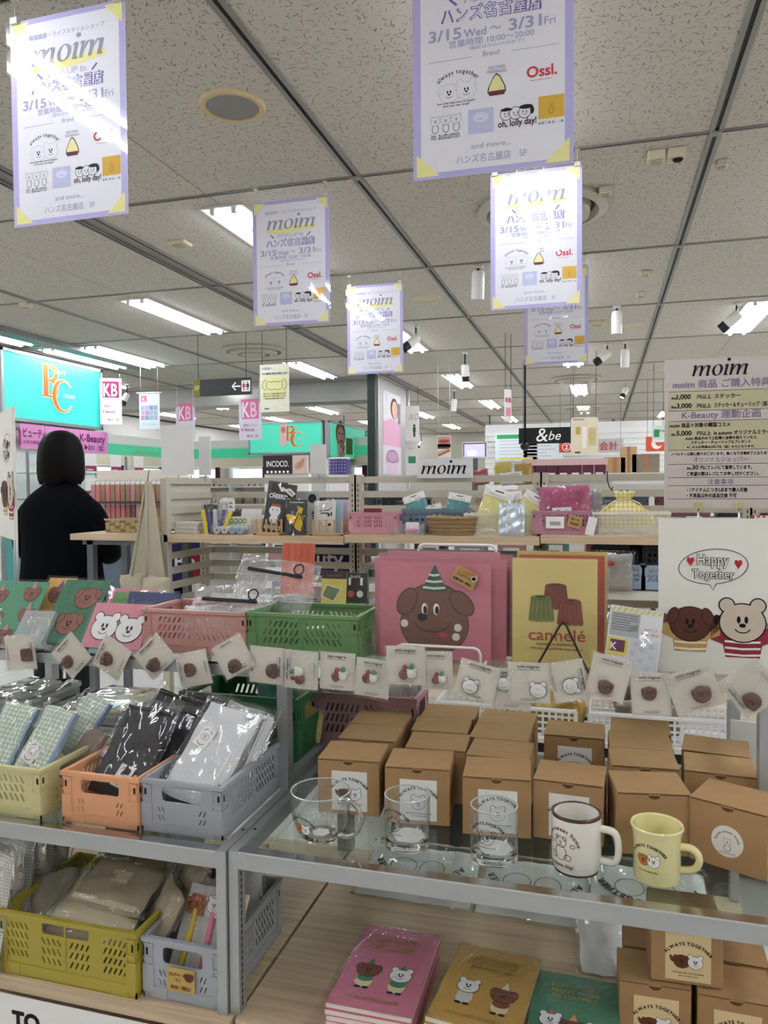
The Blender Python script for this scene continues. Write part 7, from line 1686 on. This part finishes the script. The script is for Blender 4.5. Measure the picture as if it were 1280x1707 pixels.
t = thing('clear_shelf', 'clear acrylic shelf holding the orange notebook and card packs', 'shelf', (-1.090,2.900,0.872)); MB().box(-.3, .18, -.1, .25, -.012, -.004, ACRY).build('plate', t); MB().box(-.3, -.29, -.1, .25, -.9, -.012, ACRY).box(.17, .18, -.1, .25, -.9, -.012, ACRY).build('legs', t)
NAVY = mat('23265c', .7)
for lab, c, w, h, tx_, rz in (('navy cloth bag with white letters Be behind the left slats', (-2.250,3.780,0.961), .19, .27, 'Be', .25), ('navy cloth bag with white letters behind the middle slats', (-1.384,3.780,0.993), .23, .26, 'uty', 0)):
    s = panel('lettered_bag', lab, 'bag', c, w, h, NAVY, rz, t=.04); p = MB(); p.text(tx_, 0, -.06, .12, WHITE, bold=.02); p.text('ni' if tx_ == 'uty' else '', 0, .06, .09, WHITE, bold=.02) if tx_ == 'uty' else p.rect(w*.22, -h*.5, w*.5, h*.2, ink('9a2f36')); p.build('lettering', s); MB().tube([(-.04, h/2, 0), (-.035, h/2+.03, .03), (-.03, h/2+.045, .075), (.03, h/2+.045, .075), (.035, h/2+.03, .03), (.04, h/2, 0)], .006, NAVY, 6).build('handle', s)
# right part below the shelf
for i, x in enumerate((0.066, 0.215)): netbasket('mesh_basket', 'dark basket directly under the wooden shelf, %s' % ('behind the yellow folder' if i == 0 else 'next to the bubble board'), x, 3.36, 1.0, .2, .14, .09, '3a3d44', 9, 4, .01, group='dark baskets under the shelf')
for i, x in enumerate((0.087, 0.190)): crate('folding_crate', 'light blue folding crate on the lower gondola shelf, %s' % ('left' if i == 0 else 'right, next to the bubble board'), '9fb0c4', TR(x+.05*i, 3.26, .925), .17, .16, .1, True, 'light blue crates')
bagged('clear_packet', 'film packet with a red heart hanging beside the red folder edge', 'packet', (0.064,3.200,0.925), .11, .15, .03, mat('9a9590', .5), 0, 0, 0, 140, amp=.003, extra=lambda o, w, h, t: MB().ball(.018, .008, .03, RED, 10, 8, TR(-.03, h*.75, .02)).build('red_heart', o))
# white net baskets on the low ledge behind the kraft boxes
gl = thing('low_ledge', 'low dark ledge under the white net baskets behind the kraft boxes', 'ledge', (0, 2.5, 0)); MB().box(-.7, .4, .0, .21, .0, .515, mat('1b2320', .6)).build('body', gl); MB().box(-.72, .42, -.01, .22, .515, .53, LW).build('ledge_top', gl)
netbasket('mesh_basket', 'white basket with square holes behind the kraft boxes, left one', -.31, 2.52, .531, .46, .17, .085, 'e9e8e4', 22, 4, .007, group='white baskets behind the kraft boxes')
netbasket('mesh_basket', 'white basket with square holes behind the kraft boxes, right one', .19, 2.52, .531, .45, .17, .085, 'e9e8e4', 21, 4, .007, group='white baskets behind the kraft boxes')
GOLD2 = mat('b9973a', .35, .1, .5, .2, 15)
bagged('gold_pack', 'golden yellow packs in film between the rear kraft boxes and the right net basket', 'pack', (-.14, 2.56, .545), .18, .14, .05, GOLD2, 6, 0, 0, 150, amp=.006)
bagged('gold_pack', 'pale yellow gingham cloth in film in the left net basket', 'pack', (-.3, 2.57, .545), .2, .11, .06, YG, 12, 0, 0, 151, amp=.006)
bagged('clear_packet', 'brown packet in film in the right net basket', 'packet', (.14, 2.57, .545), .2, .1, .06, mat('7a6a5c', .6), 10, 0, 0, 152, amp=.006)
ZS = 2.5
# counter goods far behind the gondola, right
t = thing('carton_row', 'long row of maroon cartons with pink lids on a far counter', 'carton display', (-0.249, 5.6, 1.41))
for k in range(7): MB().rbox(-.3+.083*k, -.3+.083*k+.078, 0, .12, .02, .09, mat('5c2a3c', .5), .003).box(-.3+.083*k+.01, -.3+.083*k+.06, -.004, .0, .02, .035, PAPER).build('carton', t)
MB().box(-.31, .29, .0, .13, .09, .135, mat('d9b8b4', .5)).build('pink_lid', t); MB().box(-.34, .32, -.05, .3, -.02, .02, LW).box(-.34, .32, .0, .3, -1.41, -.02, LW).build('counter', t)
for i, (lab, c, w, h, col) in enumerate((('yellow picture pack in film on top of the rear rack', (-0.549,4.400,1.440), .1, .13, 'cdbb5a'), ('golden photo pack in film on top of the rear rack', (-0.429,4.400,1.438), .1, .12, 'b5903a'), ('white crumpled packet on top of the rear rack', (-0.486,4.300,1.420), .12, .07, 'dcdad5'), ('round red tin beside the lettered sign panel', (-0.670,4.400,1.424), .09, .09, 'a8485a'))): bagged('film_pack', lab, 'pack', (c[0], c[1], 1.36), w, h, .02, mat(col, .5), 4, 0, .05*i, 160+i)
MB(TR(.7, -4.35, 0)).box(-.25, .7, 4.25, 4.55, 1.32, 1.358, LW).build('upper_shelf', rk)
for x in (-.25, .67): MB(TR(.7, -4.35, 0)).box(x, x+.03, 4.52, 4.55, 1.18, 1.32, LW).build('post', rk)
for i, (c, w, h) in enumerate((((0.095,6.000,1.457), .16, .12), ((0.195,6.000,1.456), .12, .2), ((0.316,6.200,1.458), .2, .14))):
    o = MB().rbox(-w/2, w/2, 0, .15, 0, h, mat(('b58f68', 'c4a27c', '8f7f6a')[i], .7), .004).rect(-w*.1, .0, w*.1, h, mat('a07a55', .6), .0008, UP).build('carton'); o.location = (c[0], 6.05, c[2]-.01); tag(o, ('low brown carton on the far register counter', 'tall brown carton on the far register counter', 'grey brown wrapped carton on the far register counter')[i], 'box')
t = thing('register_counter', 'far register counter under the brown cartons', 'counter', (0.203, 6.0, 0)); MB().box(-.35, .4, -.02, .5, 0, Vector((0.095,6.000,1.457)).z-.01, WHT).build('body', t)
# register wall far right
t = thing('louvre_wall', 'white louvred register wall far back at right', 'wall panel', (0, 14.2, 0)); LV = mat('e6e6e2', .5)
MB().box(-2.1, 3.4, .02, .06, 0, 2.5, LV).build('back', t)
for k in range(13): MB().add([(-2.1, .0, 1.1+.1*k), (3.4, .0, 1.1+.1*k), (3.4, .02, 1.19+.1*k), (-2.1, .02, 1.19+.1*k)], [(0, 1, 2, 3)], LV).box(-2.1, 3.4, -.003, .02, 1.092+.1*k, 1.1+.1*k, LV).build('louvre', t)
for i, (lab, c, w, h, hc) in enumerate((('white board with green heading on the far register wall', (-1.495,13.900,2.064), .75, .5, '3f9a5a'), ('pale blue price board with yellow foot on the far register wall', (-1.015,13.900,2.022), .7, .5, '9fc4d9'))):
    s = panel('wall_board', lab, 'board', c, w, h, mat('dfe8ea', .5)); p = MB(); p.rect(-w*.46, h*.3, w*.46, h*.45, ink(hc)); [p.rect(-w*.4, h*.2-.06*k, w*(.1+.1*(k % 3)), h*.2-.06*k+.02, LGRY) for k in range(5)]; p.rect(-w*.4, -h*.46, w*.4, -h*.38, ink('d9cf6a')); p.build('print', s)
# a distant shopper behind the slats
q = dup(per, 'distant shopper with dark hair seen between the gondola slats and dark lettered panel', TR(-3.225, 7.4, -.13) @ RZ(1.9))
q.scale = (.94, .94, .94)


# ================================================================ small hanging fittings far back
def cable(lab, pts):
    t = thing('power_cable', lab, 'cable', pts[0]); b = Vector(pts[0]); MB().tube([tuple(Vector(p)-b) for p in pts], .012, BLACK, 6).build('cable', t); MB().box(-.04, .04, -.04, .04, -.02, 0, BARG).build('ceiling_rose', t)
c = Vector((0.232,17.141,2.780)); cable('black power cable dropping from ceiling beside the red two-character sign', [tuple(c), (c.x+.02, c.y, 2.5), (c.x+.06, c.y, 2.2), (c.x+.07, c.y, 1.4)])
c = Vector((-2.164,15.258,2.780)); cable('black power cable dropping left of the black hanging panel', [tuple(c), (c.x+.01, c.y, 2.4), (c.x, c.y, 1.5)])
c = Vector((-0.844,8.800,1.807)); t = thing('dome_camera', 'black dome camera hanging under the left end of the black lettered panel', 'camera', (c.x, c.y, CZ)); MB().tube([(0, 0, 0), (0, 0, c.z-CZ+.04)], .012, BLACK, 8).build('stem', t); MB().ball(.055, .055, .05, mat('121214', .15), 16, 10, TR(0, 0, c.z-CZ)).build('dome', t)
ZS = .6
for i, (px, w, h, c, nm) in enumerate(((1122, .07, .07, '8fa9c4', 'pale blue'), (1148, .06, .075, 'd5d9dc', 'white'), (1172, .07, .065, '7d94b0', 'slate blue'), (1196, .06, .07, 'c9b9a4', 'tan'), (1220, .07, .06, 'd9d4ce', 'cream'), (1246, .08, .08, 'b5404c', 'red striped'), (1270, .06, .07, 'c08a6a', 'orange brown'))):
    o = MB().rbox(-w/2, w/2, 0, .04, 0, h, mat(c, .5), .004); o.rect(-w*.3, h*.5, w*.3, h*.9, PAPER, .001, UP)
    if i == 5: [o.poly([(-w/2+.02*k, h*.3), (-w/2+.02*k+.008, h*.3), (-w/2+.02*k+.016, h), (-w/2+.02*k+.008, h)], WHITE, .002, UP) for k in range(4)]
    b = o.build('packet'); X = (px-1100)/1265*3.3+.24; b.location = (X, 3.33, ZR); tag(b, nm+' small packet on the wooden shelf, seen under the tall notice board', 'packet', 'small packets under the notice board')


bpy.data.objects.remove(_fo);
